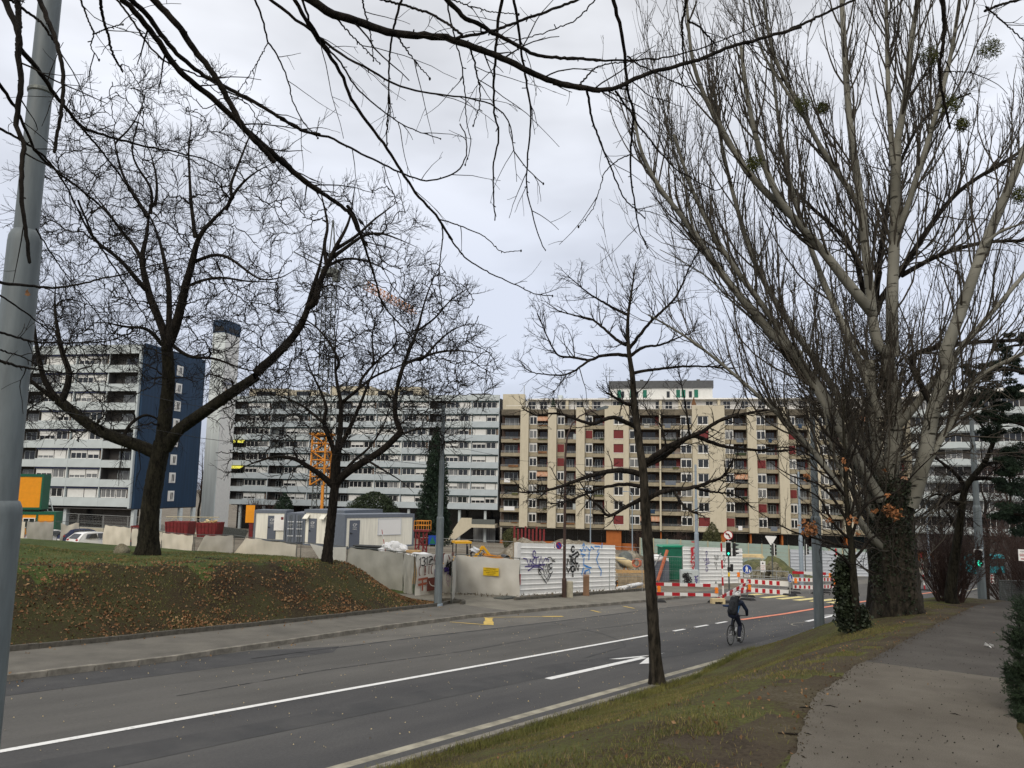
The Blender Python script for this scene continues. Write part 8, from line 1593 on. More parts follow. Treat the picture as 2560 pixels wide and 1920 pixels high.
def simple_tree(name, lab, px, D, h, rng, m, r0=.16, dens=1.0, spread=1.0, up=.06, base=None, tm=None, group=None):
    b = base if base is not None else flat_foot(px, D); t = tree(name, lab, b, group=group); n = 14; tq = np.zeros((n, 3)); tq[:, 2] = np.linspace(-.2, h*.85, n); tq[:, :2] = np.cumsum(rng.normal(0, h*.006, (n, 2)), 0); tr = np.linspace(r0, r0*.18, n)
    trunk_obj('trunk', tq, tr, tm or M['bark'], t, (0, 0, 0), 1.25, 9, 7, .04, .4); g1, r1 = grow(tq[None], tr[None], int(20*dens), .25, 1, h*.22*spread, h*.42*spread, 48, rng, 8, .12, up, .5, .25, rmin=.02, rmax=r0*.5); g2, r2 = grow(g1, r1, int(11*dens), .15, 1, h*.08, h*.2, 45, rng, 6, .18, up*.7, .55, .35, rmin=.013, rmax=.035); g3, r3 = grow(g2, r2, int(7*dens), .2, 1, h*.03, h*.09, 44, rng, 4, .22, .02, .6, .5, rmin=.009, rmax=.014)
    tube_obj('branches', [(g1, r1, 5)], m, t, 'stuff'); tube_obj('crown', [(g2, r2, 3), (g3, r3, 3)], m, t, 'stuff'); return t
rng = np.random.default_rng(27)
simple_tree('bare_tree', 'dark bare tree standing close behind the poplar trunk', 2178, 27, 11.0, rng, M['bark'], .26, 1.1, 1.1, base=foot(2178, 27))
simple_tree('bare_tree', 'grey bare tree beyond the mast at the path end', 2475, 46, 9.0, rng, M['twig'], .2, 1.0)
simple_tree('bare_tree', 'bare tree right of the far bus', 2540, 40, 9.5, rng, M['twig_red'], .18, 1.1)
simple_tree('bare_tree', 'bare street tree seen between the brown shrub and the poplar', 2350, 60, 10, rng, M['twig'], .2, 1.0)
simple_tree('bare_tree', 'bare street tree right of the thin distant mast', 2415, 72, 10, rng, M['twig_grey'], .2, 1.0)
simple_tree('bare_tree', 'bare reddish tree in the gap between navy gable and white tower', 494, 175, 19, rng, M['twig_red'], .3, 1.0)
simple_tree('bare_tree', 'bare tree rising at the left picture edge behind the near mast', -60, 44, 17, rng, M['twig'], .3, 1.25, 1.3)
rng = np.random.default_rng(28); bush('brown_shrub', 'dark brown bare shrubs behind the low mesh fence at right', foot(2545, 29), 1.6, 3.4, 110, rng, M['twig_red'], spread=.7, n2=8, n3=6); bush('brown_shrub', 'low brown shrub at the foot of the white sign', foot(2600, 24), 1.4, 2.3, 80, rng, M['twig_red'], spread=.7)
for px, lab in ((1700, 'dull bare shrub before the shop front left of the clipped bush'), (1600, 'bare shrub before the shop front behind the young oak')): bush('bare_shrub', lab, flat_foot(px, 128), 3, 4.2, 60, rng, M['twig_red'], n2=7, n3=5, rad=.03)
# evergreens: foliage built from many leaf-sized faces on real stems
def evergreen(name, lab, base, prof, rng, n, m, leaf, cat='tree', lumpy=.18, trunk=.18, aspect=.45, up=.6):
    t = tree(name, lab, base, cat); h = prof[-1][1]; z = rng.uniform(prof[0][1], h, n*3); rr = np.interp(z, [p[1] for p in prof], [p[0] for p in prof]); keep = rng.random(len(z)) < rr/max(p[0] for p in prof); z, rr = z[keep][:n], rr[keep][:n]; a = rng.uniform(0, 2*PI, len(z))
    q = rr*(1-lumpy+lumpy*np.sin(a*5+z*2.3)*np.sin(z*3.1+a*2))*np.sqrt(rng.uniform(.35, 1.0, len(z))); C_ = np.stack([np.cos(a)*q, np.sin(a)*q, z], 1)
    obj('foliage', leaves_mesh('foliage', C_, leaf, rng, m, aspect, up), t)['kind'] = 'stuff'; mb = MB(); mb.tube([(0, 0, -.2), (0, 0, h*.5), (0, 0, h*.9)], [trunk, trunk*.6, .03], 8); mb.build('trunk', M['bark'], t)
    P = np.zeros((40, 2, 3)); zz = rng.uniform(prof[0][1], h*.9, 40); P[:, :, 2] = zz[:, None]; aa = rng.uniform(0, 2*PI, 40); r_ = np.interp(zz, [p[1] for p in prof], [p[0] for p in prof])*.8; P[:, 1, 0] = np.cos(aa)*r_; P[:, 1, 1] = np.sin(aa)*r_; P[:, 1, 2] += .3; tube_obj('branches', [(P, np.full((40, 2), .02), 3)], M['bark'], t); return t
rng = np.random.default_rng(29); b = foot(1083, 82); sc = 82/1950
evergreen('cypress_tree', 'tall dark green columnar cypress behind the grey mast', b, [(2.1, .1), (2.2, 3), (1.8, 6), (1.3, 9), (.65, 11.2), (.1, 12.6)], rng, 26000, M['conifer'], .22, up=1.2, lumpy=.34)
evergreen('round_evergreen', 'broad dark rounded evergreen above the white cabins', foot(930, 100), [(3.4, .5), (4.6, 2.5), (4.3, 4.5), (2.6, 6.2), (.6, 7.0)], rng, 22000, M['hedge'], .26, up=.2); evergreen('round_evergreen', 'smaller light green shrub left of the broad evergreen', foot(868, 102), [(2.0, .3), (2.2, 2.4), (1.4, 4.2), (.3, 4.9)], rng, 7000, M['olive_bush'], .26, up=.4)
evergreen('dark_shrub', 'dark evergreen beside the cream hut under the grey block', foot(706, 98), [(1.6, .2), (1.8, 3), (1.2, 5.0), (.2, 6.2)], rng, 6000, M['conifer'], .25, up=.4); bush('brown_shrub', 'rusty brown shrub roof of twigs above the cream hut', foot(660, 100)+Vector((0, 0, .5)), 3, 5.4, 90, rng, M['twig_red'], rad=.03, spread=.9)
evergreen('clipped_bush', 'round clipped olive bush in front of the orange plinth, by the gravel heap', flat_foot(1278, 122), [(1.3, .2), (1.75, 1.2), (1.6, 2.2), (.9, 3.0), (.1, 3.3)], rng, 5000, M['olive_bush'], .2); evergreen('clipped_bush', 'pointed clipped bush above the pale green hoarding', flat_foot(1782, 124), [(1.9, .2), (2.1, 2.0), (1.5, 4.0), (.7, 5.2), (.1, 5.9)], rng, 6500, M['olive_bush'], .2)
# red climbing frame bars and pale cone near the clipped bush
t = thing('slatted_screen', 'short dark red slatted screen beside the clipped olive bush', 'screen', flat_foot(1283, 116), -.1)
for k in range(9): mb = MB(); mb.box(k*.55, k*.55+.28, 0, .1, 0, 3.2 if k % 3 else 3.6); mb.build('slat', M['red_steel'], t)
# pine at the right edge
rng = np.random.default_rng(30); b = foot(2620, 21); o7 = np.array(b); D7 = 21; T7 = tree('pine_tree', 'dark pine whose branches reach in from the right edge', b)
tq, tr = limb('S', [(2640, 1540), (2635, 1200), (2625, 900), (2640, 600), (2660, 400)], D7, D7, .25, .08); trunk_obj('trunk', tq, tr, M['old_bark'], T7, o7, 1.2, 12, 7)
L7 = [limb('S', p, D7, D7+d, .07, .02) for p, d in (([(2630, 960), (2560, 930), (2500, 920), (2450, 935)], -1), ([(2630, 1010), (2540, 985), (2480, 990), (2430, 1010)], .5), ([(2628, 1100), (2560, 1060), (2500, 1050), (2450, 1040)], -.6), ([(2630, 1180), (2570, 1150), (2520, 1130)], .4), ([(2630, 860), (2560, 860), (2500, 870)], .3), ([(2630, 1240), (2560, 1230), (2500, 1210)], -.4), ([(2630, 1290), (2560, 1290), (2510, 1280)], .2))]
[trunk_obj('limb', q, r, M['bark'], T7, o7, 1, 7, i, .05) for i, (q, r) in enumerate(L7)]
cs = [(2445, 935, .32), (2480, 920, .34), (2520, 905, .3), (2430, 1000, .22), (2465, 985, .4), (2500, 1000, .4), (2540, 985, .35), (2450, 1035, .3), (2490, 1050, .42), (2530, 1060, .3), (2480, 1085, .25), (2550, 940, .3), (2510, 870, .2), (2550, 850, .25), (2530, 1130, .3), (2556, 1150, .4), (2520, 1175, .25), (2545, 1210, .4), (2500, 1205, .2), (2555, 1270, .45), (2515, 1285, .3), (2550, 1320, .4)]
C_ = np.concatenate([cloud(rng, int(620*r), np.array(at(x+rng.normal(0, r*48), y+rng.normal(0, r*34), D7+rng.uniform(-.7, .7)))-o7, (r*.55, r*.55, r*.28), .1) for x, y, r in cs for _ in range(7)]); obj('needles', leaves_mesh('needles', C_, .085, rng, M['conifer'], .2, .3), T7)['kind'] = 'stuff'
# juniper at the right edge, close to the camera
rng = np.random.default_rng(31); bj = foot(2590, 8.0); oj = np.array(bj); J = thing('juniper_bush', 'feathery dark green juniper bush overhanging the path at the right edge', 'bush', bj)
spr = []; cs = [(x+24, y, D, r*.9) for x, y, D, r in [(2555, 1560, 7.8, .16), (2530, 1610, 7.8, .14), (2560, 1640, 7.7, .2), (2525, 1690, 7.7, .12), (2550, 1720, 7.6, .2), (2570, 1780, 7.5, .22), (2540, 1760, 7.6, .1), (2565, 1830, 7.3, .15), (2590, 1700, 7.8, .3), (2600, 1600, 8.0, .3), (2540, 1530, 8.4, .1), (2545, 1790, 7.4, .08)]]
C0 = np.concatenate([cloud(rng, 42, np.array(at(x, y, D))-oj, (r, r, r)) for x, y, D, r in cs]); root = np.array([.35, .1, .1]); dd = nrm(C0-root)
Pj = np.stack([C0-dd*.14, C0, C0+nrm(dd+rng.normal(0, .3, dd.shape)+np.array([-.25, 0, .1]))*.12], 1); Rj = np.tile(np.array([.004, .003, .002]), (len(Pj), 1)); tube_obj('stems', [(Pj, Rj, 4)], M['twig'], J)
gj, rj = grow(Pj, Rj, 10, .1, 1, .05, .12, 34, rng, 3, .12, .03, .8, .5, rmin=.0028, rmax=.004); gj2, rj2 = grow(gj, rj, 3, .2, 1, .02, .05, 38, rng, 2, .1, .02, .8, .6, rmin=.003, rmax=.004); tube_obj('foliage', [(gj, rj, 3), (gj2, rj2, 3)], M['juniper'], J, 'stuff')
mb = MB(); [mb.tube([root, Vector(root)*.5+Vector(c_)*.5+Vector((0, 0, .05)), c_], [.02, .012, .004], 5) for c_ in C0[::14]]; mb.tube([(.4, .1, -.2), root], .03, 6); mb.build('trunk', M['bark'], J)
# ================================================================== branches of the tree overhead, close to the camera
rng = np.random.default_rng(41)
TO = np.array([-3.2, -2.2, gz(-3.2, -2.2)]); OV = tree('overhanging_tree', 'dark bare branches of a tree overhead hanging in from the top edge', Vector(TO))
crownc = np.array([-2.6, -0.6, 6.2])
tq = np.stack([np.interp(np.linspace(0, 1, 24), [0, .5, 1], [TO[c], TO[c]*.6+(crownc[c])*.4, crownc[c]]) for c in range(3)], -1); trunk_obj('trunk', tq, np.linspace(.32, .2, 24), M['old_bark'], OV, TO, 1.3, 14, 9)
def ov(v, pts, D0, D1, w0, w1, seed=0, feed=True):
    """overhead branch: photo widths w0, w1 in pixels at its two ends"""
    return limb(v, pts, D0, D1, w0*.45*D0/FPX, w1*.45*D1/FPX, k=max(16, 5*len(pts)))
BR = [
 ov('A', [(10, -60), (90, 130), (120, 200), (138, 300), (115, 400), (150, 480), (135, 700), (100, 880), (170, 980), (150, 1150), (150, 1350), (165, 1500), (205, 1815)], 3.2, 3.0, 18, 9),
 ov('A', [(110, -80), (130, 100), (128, 250), (120, 400)], 3.3, 3.2, 17, 12),
 ov('A', [(240, -70), (330, 130), (390, 290), (430, 430), (440, 600), (420, 800), (375, 1050)], 3.4, 3.2, 14, 8),
 ov('A', [(30, -30), (200, 90), (300, 170), (390, 310)], 3.3, 3.4, 9, 6),
 ov('A', [(140, 340), (280, 500), (370, 640), (450, 740), (560, 880), (700, 930), (800, 960), (1000, 1010), (1200, 1050), (1400, 1090), (1560, 1180)], 3.2, 4.4, 14, 3),
 ov('A', [(560, 880), (700, 1040), (850, 1240), (960, 1420), (1050, 1560)], 3.6, 4.2, 6, 3),
 ov('A', [(980, -80), (1150, 80), (1250, 200), (1330, 330), (1430, 450), (1530, 600), (1600, 730), (1680, 880), (1760, 970), (1900, 1120)], 3.0, 3.3, 19, 13),
 ov('A', [(780, -80), (950, 100), (1080, 260), (1180, 420), (1300, 550), (1450, 660), (1600, 800), (1700, 900), (1850, 1030), (2000, 1160), (2100, 1250), (2212, 1325)], 3.0, 3.8, 15, 15),
 ov('B', [(0, 1090), (150, 1245), (330, 1360), (490, 1470), (540, 1590), (600, 1700)], 3.8, 4.0, 14, 9),
 ov('F', [(540, 270), (575, 310), (620, 440), (680, 620), (720, 750), (745, 850), (800, 920), (900, 1020), (1050, 1180)], 4.0, 4.6, 9, 2.5),
 ov('A', [(830, -70), (1000, 80), (1100, 220), (1220, 370), (1400, 520), (1550, 600), (1700, 670), (1800, 730), (1950, 820), (2100, 910), (2212, 930)], 3.1, 3.7, 15, 8),
 ov('B', [(0, 822), (200, 920), (350, 950), (500, 1030), (700, 1130), (870, 1210), (1000, 1250), (1120, 1240), (1240, 1180), (1290, 1080), (1292, 950), (1245, 860)], 3.7, 4.2, 8, 3),
 ov('A', [(760, -60), (880, 90), (950, 190), (1020, 310), (1130, 420), (1270, 480), (1450, 560), (1540, 610)], 3.4, 3.4, 6, 4),
 ov('A', [(690, -20), (710, 120), (740, 220), (780, 380), (848, 495)], 3.0, 3.2, 9, 5), ov('A', [(545, -40), (600, 110), (655, 245), (620, 320), (685, 415)], 3.1, 3.2, 6, 2.5),
 ov('A', [(650, 240), (720, 200), (850, 170)], 3.2, 3.2, 4, 2.5),
 ov('A', [(-60, 480), (0, 585), (100, 730), (180, 900), (240, 1050), (350, 1150), (450, 1230), (560, 1310), (700, 1420), (850, 1600), (900, 1680)], 3.0, 3.8, 10, 4),
 ov('A', [(-60, 860), (60, 920), (200, 1000), (330, 1100), (470, 1300), (560, 1500), (650, 1660)], 3.1, 3.7, 8, 3),
 ov('A', [(1740, -50), (1800, 80), (1850, 290), (1930, 400), (1990, 550), (2020, 700), (2100, 850), (2200, 955)], 3.5, 3.9, 6, 2.5), ov('A', [(1850, 300), (1750, 480), (1650, 630)], 3.6, 3.6, 3, 2),
 ov('B', [(-100, -30), (0, 45), (120, 140), (250, 240), (330, 310), (440, 390), (600, 470), (750, 560), (900, 620), (1050, 650), (1250, 670), (1400, 700), (1500, 740), (1570, 810), (1610, 930), (1610, 1050), (1700, 1160), (1820, 1270)], 3.3, 3.9, 9, 2.5),
 ov('B', [(80, -60), (170, 130), (230, 220), (260, 280), (350, 390), (430, 520), (490, 680), (580, 820), (700, 970), (790, 1100), (870, 1240), (950, 1350), (1080, 1490), (1140, 1580), (1190, 1660)], 3.3, 4.0, 11, 6),
 ov('F', [(1080, 350), (1180, 510), (1250, 590), (1400, 680), (1540, 740), (1650, 795), (1756, 805)], 4.0, 4.3, 5, 2.5),
 ov('F', [(1080, 350), (1200, 385), (1330, 440), (1400, 490), (1450, 550), (1570, 538)], 4.0, 4.1, 4, 2), ov('F', [(1095, 370), (1108, 440), (1095, 560), (1078, 700), (1100, 820), (1110, 910)], 4.0, 4.2, 4, 2),
 ov('B', [(140, -40), (200, 150), (300, 300), (420, 430), (500, 580), (650, 720), (750, 800), (840, 860), (950, 910), (1110, 960)], 3.3, 3.8, 7, 2.5),
 ov('B', [(120, -70), (220, 0), (330, 90), (450, 120), (600, 170), (780, 230), (950, 245), (1150, 260), (1300, 310), (1450, 370), (1600, 430), (1750, 510), (1900, 570), (2050, 600), (2212, 625)], 2.9, 3.3, 24, 14),
 ov('C', [(-30, 380), (90, 400), (200, 420), (260, 408), (320, 370), (400, 340), (520, 310), (650, 270), (800, 210), (950, 170), (1110, 125)], 3.3, 3.7, 14, 8), ov('D', [(-10, 155), (150, 80), (340, -10)], 3.7, 3.8, 8, 6),
 ov('C', [(255, 420), (320, 510), (380, 600), (450, 690), (530, 780), (620, 830), (730, 885), (795, 815)], 3.3, 3.8, 6, 2.5),
 ov('B', [(1120, -40), (1180, 20), (1280, 130), (1400, 180), (1500, 240), (1650, 320), (1780, 390), (1950, 400), (2212, 415)], 3.0, 3.4, 14, 7), ov('C', [(-20, 265), (150, 275), (350, 280), (550, 255), (700, 205), (860, 140), (960, 95)], 3.4, 3.7, 7, 2.5),
 ov('B', [(2150, -40), (1900, 60), (1700, 130), (1500, 205), (1350, 240), (1220, 265)], 3.3, 3.1, 7, 8), ov('B', [(2200, -30), (2050, 140), (1900, 200), (1720, 260), (1500, 310)], 3.4, 3.3, 4, 2.5),
 ov('B', [(850, -40), (790, 170), (765, 300), (750, 500), (752, 750), (735, 900), (740, 1000)], 3.1, 3.4, 7, 3),
 ov('B', [(1540, -30), (1500, 200), (1490, 400), (1475, 600), (1480, 800), (1520, 920), (1500, 1030), (1475, 1100), (1475, 1350), (1485, 1520)], 3.2, 3.7, 9, 3),
 ov('B', [(1610, -40), (1650, 200), (1670, 370), (1700, 550), (1740, 780), (1720, 1000), (1705, 1150), (1705, 1330), (1760, 1530), (1790, 1660), (1835, 1730)], 3.3, 3.9, 8, 2.5),
 ov('B', [(1150, -20), (1180, 150), (1220, 300), (1260, 450), (1280, 650), (1290, 850), (1320, 950), (1310, 1060), (1280, 1140)], 3.1, 3.5, 5, 2), ov('B', [(1310, 320), (1350, 450), (1380, 600), (1385, 720), (1335, 870)], 3.2, 3.4, 6, 2.5),
 ov('B', [(565, -20), (600, 130), (630, 250), (645, 420)], 3, 3.2, 5, 2.5), ov('B', [(690, -5), (880, 40), (1040, 90), (1150, 160), (1260, 240)], 3.3, 3.1, 6, 7), ov('B', [(1180, -5), (1300, 40), (1450, 80), (1650, 100)], 3.2, 3.4, 4, 2.5), ov('B', [(380, 120), (500, 250), (600, 350), (690, 440)], 3.0, 3.2, 5, 2.5), ov('B', [(810, 250), (900, 380), (1035, 545)], 3.1, 3.3, 5, 2.5),
 ov('C', [(240, -20), (280, 120), (300, 260), (305, 370), (320, 460), (345, 520), (330, 620), (325, 710), (330, 850), (345, 960), (365, 1060), (402, 1143)], 3.2, 3.9, 11, 3),
 ov('C', [(310, 260), (350, 290), (450, 340), (550, 390), (620, 410)], 3.3, 3.5, 5, 2.5), ov('C', [(585, -20), (560, 120), (570, 250), (562, 400)], 3.4, 3.6, 8, 3), ov('C', [(120, 400), (150, 560), (200, 690), (250, 810), (290, 910), (390, 1005)], 3.3, 3.8, 7, 3), ov('C', [(325, 710), (260, 740), (200, 800), (180, 880), (150, 970), (85, 1045)], 3.4, 3.7, 3.5, 1.8), ov('C', [(590, 95), (640, 120), (720, 210)], 3.5, 3.6, 6, 4), ov('C', [(90, 390), (160, 310), (240, 290), (330, 285)], 3.3, 3.4, 5, 3),
 ov('D', [(730, -30), (742, 150), (715, 300), (720, 400), (745, 500), (765, 590)], 3.3, 3.5, 13, 6), ov('D', [(925, 50), (1000, 20), (1120, -10)], 3.4, 3.5, 7, 6), ov('D', [(930, 30), (1030, 120), (1110, 190)], 3.4, 3.5, 5, 3), ov('D', [(720, 330), (780, 330), (860, 332)], 3.4, 3.4, 3.5, 2), ov('D', [(745, 280), (800, 400), (830, 480)], 3.4, 3.5, 3.5, 2),
 ov('E', [(-40, 560), (60, 585), (200, 590), (380, 610), (560, 580), (700, 540), (850, 520), (950, 480), (1150, 430), (1300, 400)], 3.2, 4.4, 9, 2.5), ov('E', [(-40, 900), (80, 940), (250, 985), (500, 990), (750, 980), (950, 900)], 3.2, 4.2, 7, 2.5), ov('E', [(-40, 1100), (120, 1150), (300, 1180), (480, 1200)], 3.1, 3.6, 9, 3), ov('E', [(-30, 1030), (150, 1080), (280, 1150), (420, 1290)], 3.2, 3.8, 5, 2), ov('E', [(-30, 640), (150, 760), (300, 870), (420, 1000), (480, 1200), (640, 1350), (800, 1480)], 3.3, 4.2, 5, 2),
 ov('E', [(250, 200), (330, 330), (480, 560), (620, 720), (760, 900), (900, 960)], 3.4, 4.2, 4, 2), ov('E', [(540, 0), (640, 240), (760, 420), (900, 640), (1000, 800), (1090, 950)], 3.7, 4.2, 6, 2.5),
]
for i, (q, r) in enumerate(BR):
    q2, r2 = resample(q, r, 44); r2 = r2*(1+.10*np.abs(np.sin(np.arange(44)*1.9+i))); q2[1:-1] += rng.normal(0, .0016, (42, 3)); V, F = tubes(q2[None], r2[None], 8); obj('branch', np_mesh('branch', V-TO, F, M['bark']), OV)
# the ones that leave the frame at the top run back to the crown of the trunk
FE = []
for q, r in BR:
    p = q[0]; x, y = proj(p)
    if y < 5 or x < 5: d = nrm((p-q[2])[None])[0]; m_ = p+d*.5; t = np.linspace(0, 1, 14)[:, None]; FE.append(((1-t)**2*p+2*t*(1-t)*m_+t*t*crownc, np.linspace(r[0], min(.06, r[0]*1.6), 14)))
PF, RF = batch(FE, 14); tube_obj('rear_branches', [(PF, RF, 6)], M['bark'], OV, None, TO)
PB, RB = batch(BR, 24)
g1, gr1 = grow(PB, RB, 0, .15, 1.0, .12, .55, 44, rng, 8, .085, 0, .4, .45, by_len=4.0, rmin=.0023, rmax=.004, gravity=.07)
g2, gr2 = grow(g1, gr1, 0, .25, 1.0, .05, .22, 45, rng, 5, .12, 0, .7, .6, by_len=4.0, rmin=.0014, rmax=.0022, gravity=.05)
sp, spr_ = grow(np.concatenate([PB, g1[:, [0, 2, 4, 7]].repeat(6, 1)[:, :24]]) if False else PB, RB, 0, .2, 1.0, .012, .03, 60, rng, 3, .1, 0, .5, .8, by_len=7, rmin=.0024, rmax=.0035)
tube_obj('twigs', [(g1, gr1, 4), (g2, gr2, 3), (sp, spr_, 4)], M['bark'], OV, 'stuff', TO)
ends = PB[:, -1]; mbv = []; mb = MB()
for e_ in ends: mb.ball(tuple(e_-TO), .005*rng.uniform(.6, 1.1), 5, sz=1.5)
mb.build('buds', M['bark'], OV)['kind'] = 'stuff'
bl = np.array(at(66, 727, 3.2)); obj('dry_leaf', leaves_mesh('dry_leaf', np.array([bl-TO, bl-TO+[.006, 0, -.01]]), .03, rng, M['leaf_brown'], .6), OV)
# bird in the big tree
pb = at(902, 560, D1-2.4); bd = thing('bird', 'dark bird perched high in the big bare tree', 'bird', pb, 0.4)
mb = MB(); mb.tube([(.16, 0, -.06), (.08, 0, .02), (0, 0, .09), (-.06, 0, .16), (-.09, 0, .2)], [.012, .05, .07, .045, .035], 10); mb.ball((-.09, 0, .21), .042, 10); mb.tube([(-.12, 0, .21), (-.165, 0, .2)], [.014, .003], 6); mb.tube([(.1, 0, .0), (.26, 0, -.16)], [.03, .018], 6); mb.build('body', M['spray_black'], bd, sm=True); mb = MB(); [mb.tube([(0, y, .03), (.0, y, -.05)], .006, 5) for y in (-.02, .02)]; mb.build('leg', M['black'], bd)
# ================================================================== boulder, fallen wood, litter, leaves and grass
pbz = hit(303, 1386); mb = MB(); mb.ball((0, 0, 0), 1, 24); V = np.array(mb.v); r = np.random.default_rng(3); V = V*(1+.10*np.sin(V[:, 0]*3+1)+.08*np.sin(V[:, 1]*5+V[:, 2]*3)+.05*np.sin(V[:, 2]*9+V[:, 0]*6)+r.normal(0, .015, len(V)))[:, None]*np.array([.40, .32, .34]); mb.v = [tuple(v) for v in V]; tag(mb.build('boulder', M['boulder'], None, pbz+Vector((0, 0, .12)), sm=True), 'rounded mossy boulder at the foot of the big tree', 'boulder')
rng = np.random.default_rng(51)
def fallen(lab, pts_, rad, m='bark', cat='branch', name='fallen_branch'):
    P = [p+Vector((0, 0, rad)) for p in pts_]; c = P[0]; t = thing(name, lab, cat, c); mb = MB(); mb.tube([p-c for p in P], [rad*(1-.4*i/len(P)) for i in range(len(P))], 7); mb.build('stem', M[m], t, sm=True); mb = MB(); k = len(P)//2; d = (P[k]-P[k-1]); mb.tube([P[k]-c, P[k]-c+d*.5+Vector((d.y*.5, -d.x*.5, .03)), P[k]-c+d*.9+Vector((d.y*.9, -d.x*.9, .01))], rad*.5, 5); mb.build('side_twig', M[m], t); return t
fallen('dark fallen branch lying on the lawn right of the big tree', [hit(x, y) for x, y in ((490, 1398), (515, 1401), (540, 1402), (572, 1402))], .05)
for lab, pts_ in (('thick twig pointing onto the path from the muddy verge', ((1945, 1836), (1990, 1838), (2032, 1840))), ('short twig on the path in front of the muddy verge', ((2047, 1850), (2065, 1852))), ('twig at the verge edge beside orange leaves', ((2000, 1772), (2040, 1769))), ('dark stick lying on the path at the lower right', ((2478, 1866), (2500, 1872), (2524, 1879))), ('thin twig across the path middle', ((2310, 1787), (2354, 1788))), ('small stick on the near path centre', ((2245, 1808), (2258, 1811)))): fallen(lab, [hit(*p) for p in pts_], .009)
p = hit(2474, 1624); C_ = np.array([[0, 0, .03], [.04, .01, .03], [-.03, .02, .03]]); o = obj('paper_scrap', leaves_mesh('paper_scrap', C_, .10, rng, M['sign_white'], .9), None, p+Vector((0, 0, .03))); tag(o, 'crumpled white paper scrap on the path by the juniper', 'litter')
def ground_pts(n, s0, s1, n0, n1, dens=None):
    s_ = rng.uniform(s0, s1, n); q = rng.uniform(n0, n1, n)
    if dens is not None: k = rng.random(n) < dens(s_, q); s_, q = s_[k], q[k]
    x = UH[0]*s_+NH[0]*q; y = UH[1]*s_+NH[1]*q; z = base_z(s_)+e_bump(s_, q); return s_, q, np.stack([x, y, z], 1)
def vnoise(a, b, f, ph=0): return .5+.25*(np.sin(a*f+ph)+np.sin(b*f*1.3+2*ph+a*f*.5)+np.sin((a+b)*f*.7+ph*3)+np.sin((a-b)*f*1.7))*.5
# fallen leaves on the berm slope: denser low down
def dens_b(s_, q): d = q-back_n(s_); return np.clip((1.15-d/5.2), .02, 1)*np.clip((vnoise(s_, q, 1.3)-.25)*2.2, .05, 1)*(q > back_n(s_)+.15)*(s_ < 27)
_, _, Pp = ground_pts(52000, -6, 27.5, 20.8, 32, dens_b); Pp[:, 2] += .075
k = rng.random(len(Pp)) < .55; o = obj('fallen_leaves', leaves_mesh('fallen_leaves', Pp[k], .10, rng, M['leaf_brown'], .7, 0)); tag(o, 'brown fallen leaves scattered on the berm slope', 'leaves', kind='stuff'); o = obj('fallen_leaves', leaves_mesh('fallen_leaves', Pp[~k], .09, rng, M['leaf_pale'], .7, 0)); tag(o, 'pale fallen leaves scattered on the berm slope', 'leaves', kind='stuff')
_, _, Pp = ground_pts(700, 2, 27, 17.4, 22, lambda s_, q: np.where(np.abs(q-back_n(s_)+.35) < .3, .8, np.where(np.abs(q-kerb_n(s_)+.2) < .18, .5, .03))); Pp[:, 2] += np.where(Pp[:, 2] > -99, .13, 0)*1.0; s_, q = to_sn(Pp[:, 0], Pp[:, 1]); Pp[:, 2] = base_z(s_)+np.where(q < kerb_n(s_), .012, .135); o = obj('fallen_leaves', leaves_mesh('fallen_leaves', Pp, .07, rng, M['leaf_pale'], .7, 0)); tag(o, 'dry leaves along the far pavement edges', 'leaves', kind='stuff')
# near bank: leaves, soil crumbs, grass
def on_path(s_, q): return (q < np.interp(s_, *PL)) & (q > np.interp(s_, *PR)) & (s_ < 29)
s_, q, Pp = ground_pts(7000, 2, 26, 1.2, 8.4, lambda s_, q: .4*np.where(on_path(s_, q), .06, np.clip(1.1-(q-np.interp(s_, *PL))/2.2, .16, 1))*np.where(s_ < 9, 1, .45)); Pp[:, 2] += np.where(on_path(s_, q), .042, .022); k = rng.random(len(Pp)) < .5
for kk, mm, lb in ((k, 'leaf_brown', 'brown'), (~k, 'leaf_pale', 'pale')): o = obj('fallen_leaves', leaves_mesh('fallen_leaves', Pp[kk], .042, rng, M[mm], .65, 0)); tag(o, lb+' fallen leaves on the near bank and path', 'leaves', kind='stuff')
def blades(name, lab, Pp, h, w, m):
    n = len(Pp); a = rng.uniform(0, 2*PI, n); hh = h*rng.uniform(.45, 1.25, n); ln = rng.normal(0, .45, (n, 2))*hh[:, None]; d = np.stack([np.cos(a), np.sin(a), 0*a], 1)*w*.5; tip = Pp+np.stack([ln[:, 0], ln[:, 1], hh], 1); mid = Pp+np.stack([ln[:, 0]*.35, ln[:, 1]*.35, hh*.6], 1)
    V = np.stack([Pp-d, Pp+d, mid+d*.7, mid-d*.7, tip], 1).reshape(-1, 3); i = np.arange(n)[:, None]*5; F = np.concatenate([i+np.array([[0, 1, 2]]), i+np.array([[0, 2, 3]]), i+np.array([[3, 2, 4]])]); o = obj(name, np_mesh(name, V, F, m, smooth_=False)); tag(o, lab, 'grass', kind='stuff')
def dens_g(s_, q): e_ = q-np.interp(s_, *PL); return np.where(mud(s_, q), .12, 1)*(~on_path(s_, q))*np.clip((vnoise(s_, q, 1.1, 1)-.33)*3.2+np.where(e_ > 4.6, .5, 0), .03, 1)*np.clip(e_*1.4+.05, .05, 1)*np.clip(1.6-s_/16, .25, 1)
s_, q, Pp = ground_pts(330000, 3.2, 26, 1.7, 8.5, dens_g); k = rng.random(len(Pp)) < .68; print('blades', len(Pp))
blades('grass', 'short winter grass on the near bank', Pp[k], .036, .007, M['grass_blade']); blades('grass', 'dry straw grass on the near bank', Pp[~k], .036, .006, M['grass_dry'])
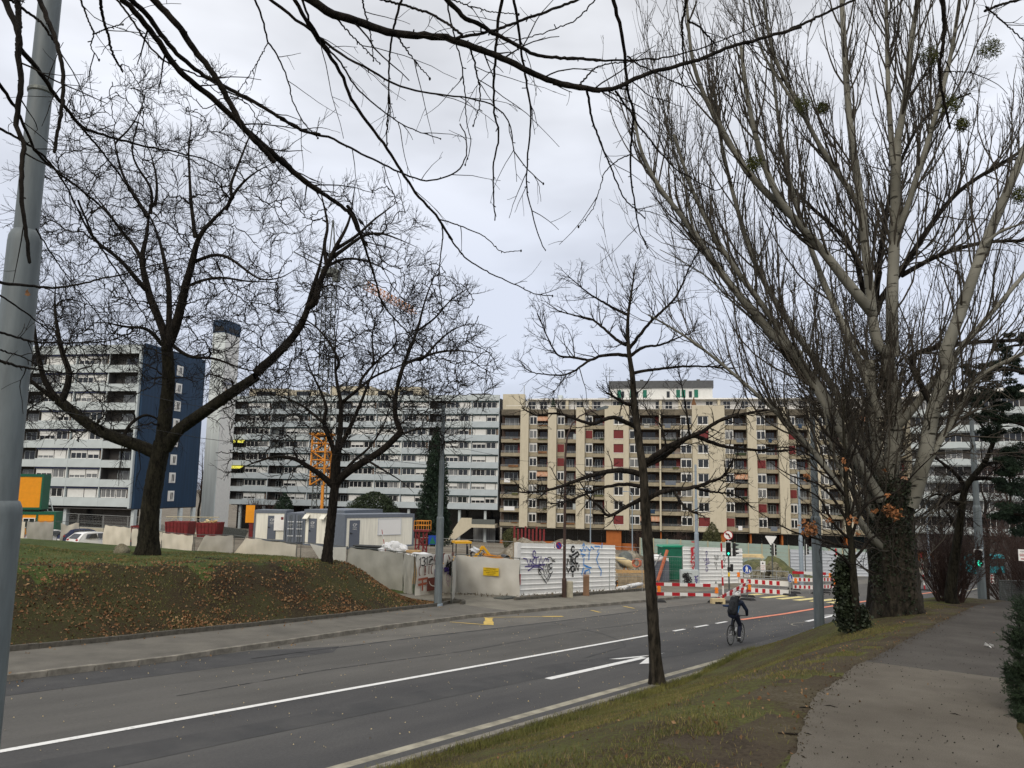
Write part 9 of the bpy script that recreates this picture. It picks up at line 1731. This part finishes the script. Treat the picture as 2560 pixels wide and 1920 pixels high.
s_, q, Pp = ground_pts(16000, 4, 24, 8.1, 8.6); blades('grass', 'longer grass fringe along the bank kerb', Pp[rng.random(len(Pp)) < vnoise(Pp[:, 0], Pp[:, 1], 2.3)*.9], .11, .009, M['grass_blade'])
s_, q, Pp = ground_pts(85000, -2, 30, 21, 40, lambda s_, q: (q > back_n(s_)+.1)*np.clip((vnoise(s_, q, .8, 2)-.25)*2.2, .1, 1)*(s_ < 27+np.clip((q-25)*.3, 0, 3))); Pp[:, 2] += .04; k = rng.random(len(Pp)) < .62; blades('grass', 'winter grass on the berm', Pp[k], .06, .022, M['grass_blade']); blades('grass', 'dry tufts on the berm', Pp[~k], .06, .02, M['grass_dry'])
# grit and leaf crumbs on the path
s_, q, Pp = ground_pts(1300, 3, 18, .2, 2.8, lambda s_, q: on_path(s_, q)*np.clip(1.2-s_/18, .2, 1)); Pp[:, 2] += .036; o = obj('grit', leaves_mesh('grit', Pp, .016, rng, M['bark_moss'], .8, 0)); tag(o, 'dark grit and crumbs on the footpath', 'grit', kind='stuff')
s_, q, Pp = ground_pts(1500, 4, 40, 9.3, 19.4, lambda s_, q: .5+0*s_); Pp[:, 2] = base_z(s_)+.012; o = obj('debris', leaves_mesh('debris', Pp, .032, rng, M['canvas'], .7, 0)); tag(o, 'pale specks of debris scattered on the road', 'debris', kind='stuff')
s_ = rng.uniform(5, 24, 1100); q = np.interp(s_, *PL)+rng.normal(-.02, .07, 1100); Pp = np.stack([UH[0]*s_+NH[0]*q, UH[1]*s_+NH[1]*q, base_z(s_)+e_bump(s_, q)+.034], 1); o = obj('soil_crumbs', leaves_mesh('soil_crumbs', Pp, .02, rng, M['mud'], .8, 0)); tag(o, 'soil crumbs and bits spilling over the path edge', 'soil', kind='stuff')
# rubble and weeds at the drive end, pebbles on the worn soil
s_, q, Pp = ground_pts(900, 29.5, 46, 22.5, 27, lambda s_, q: (q < np.interp(s_, [30, 33.3, 46], [26.2, 24, 23.5]))*(q > np.interp(s_, [30, 31.3, 34, 46], [25.6, 23.2, 22.6, 22.7]))*.9)
Pp[:, 2] += .16; o = obj('rubble', leaves_mesh('rubble', Pp, .11, rng, M['gravel'], .8, 0)); tag(o, 'rubble and leaf litter along the foot of the site fences', 'rubble', kind='stuff'); blades('grass', 'weeds along the foot of the hoarding', Pp[::2], .16, .02, M['grass_dry'])
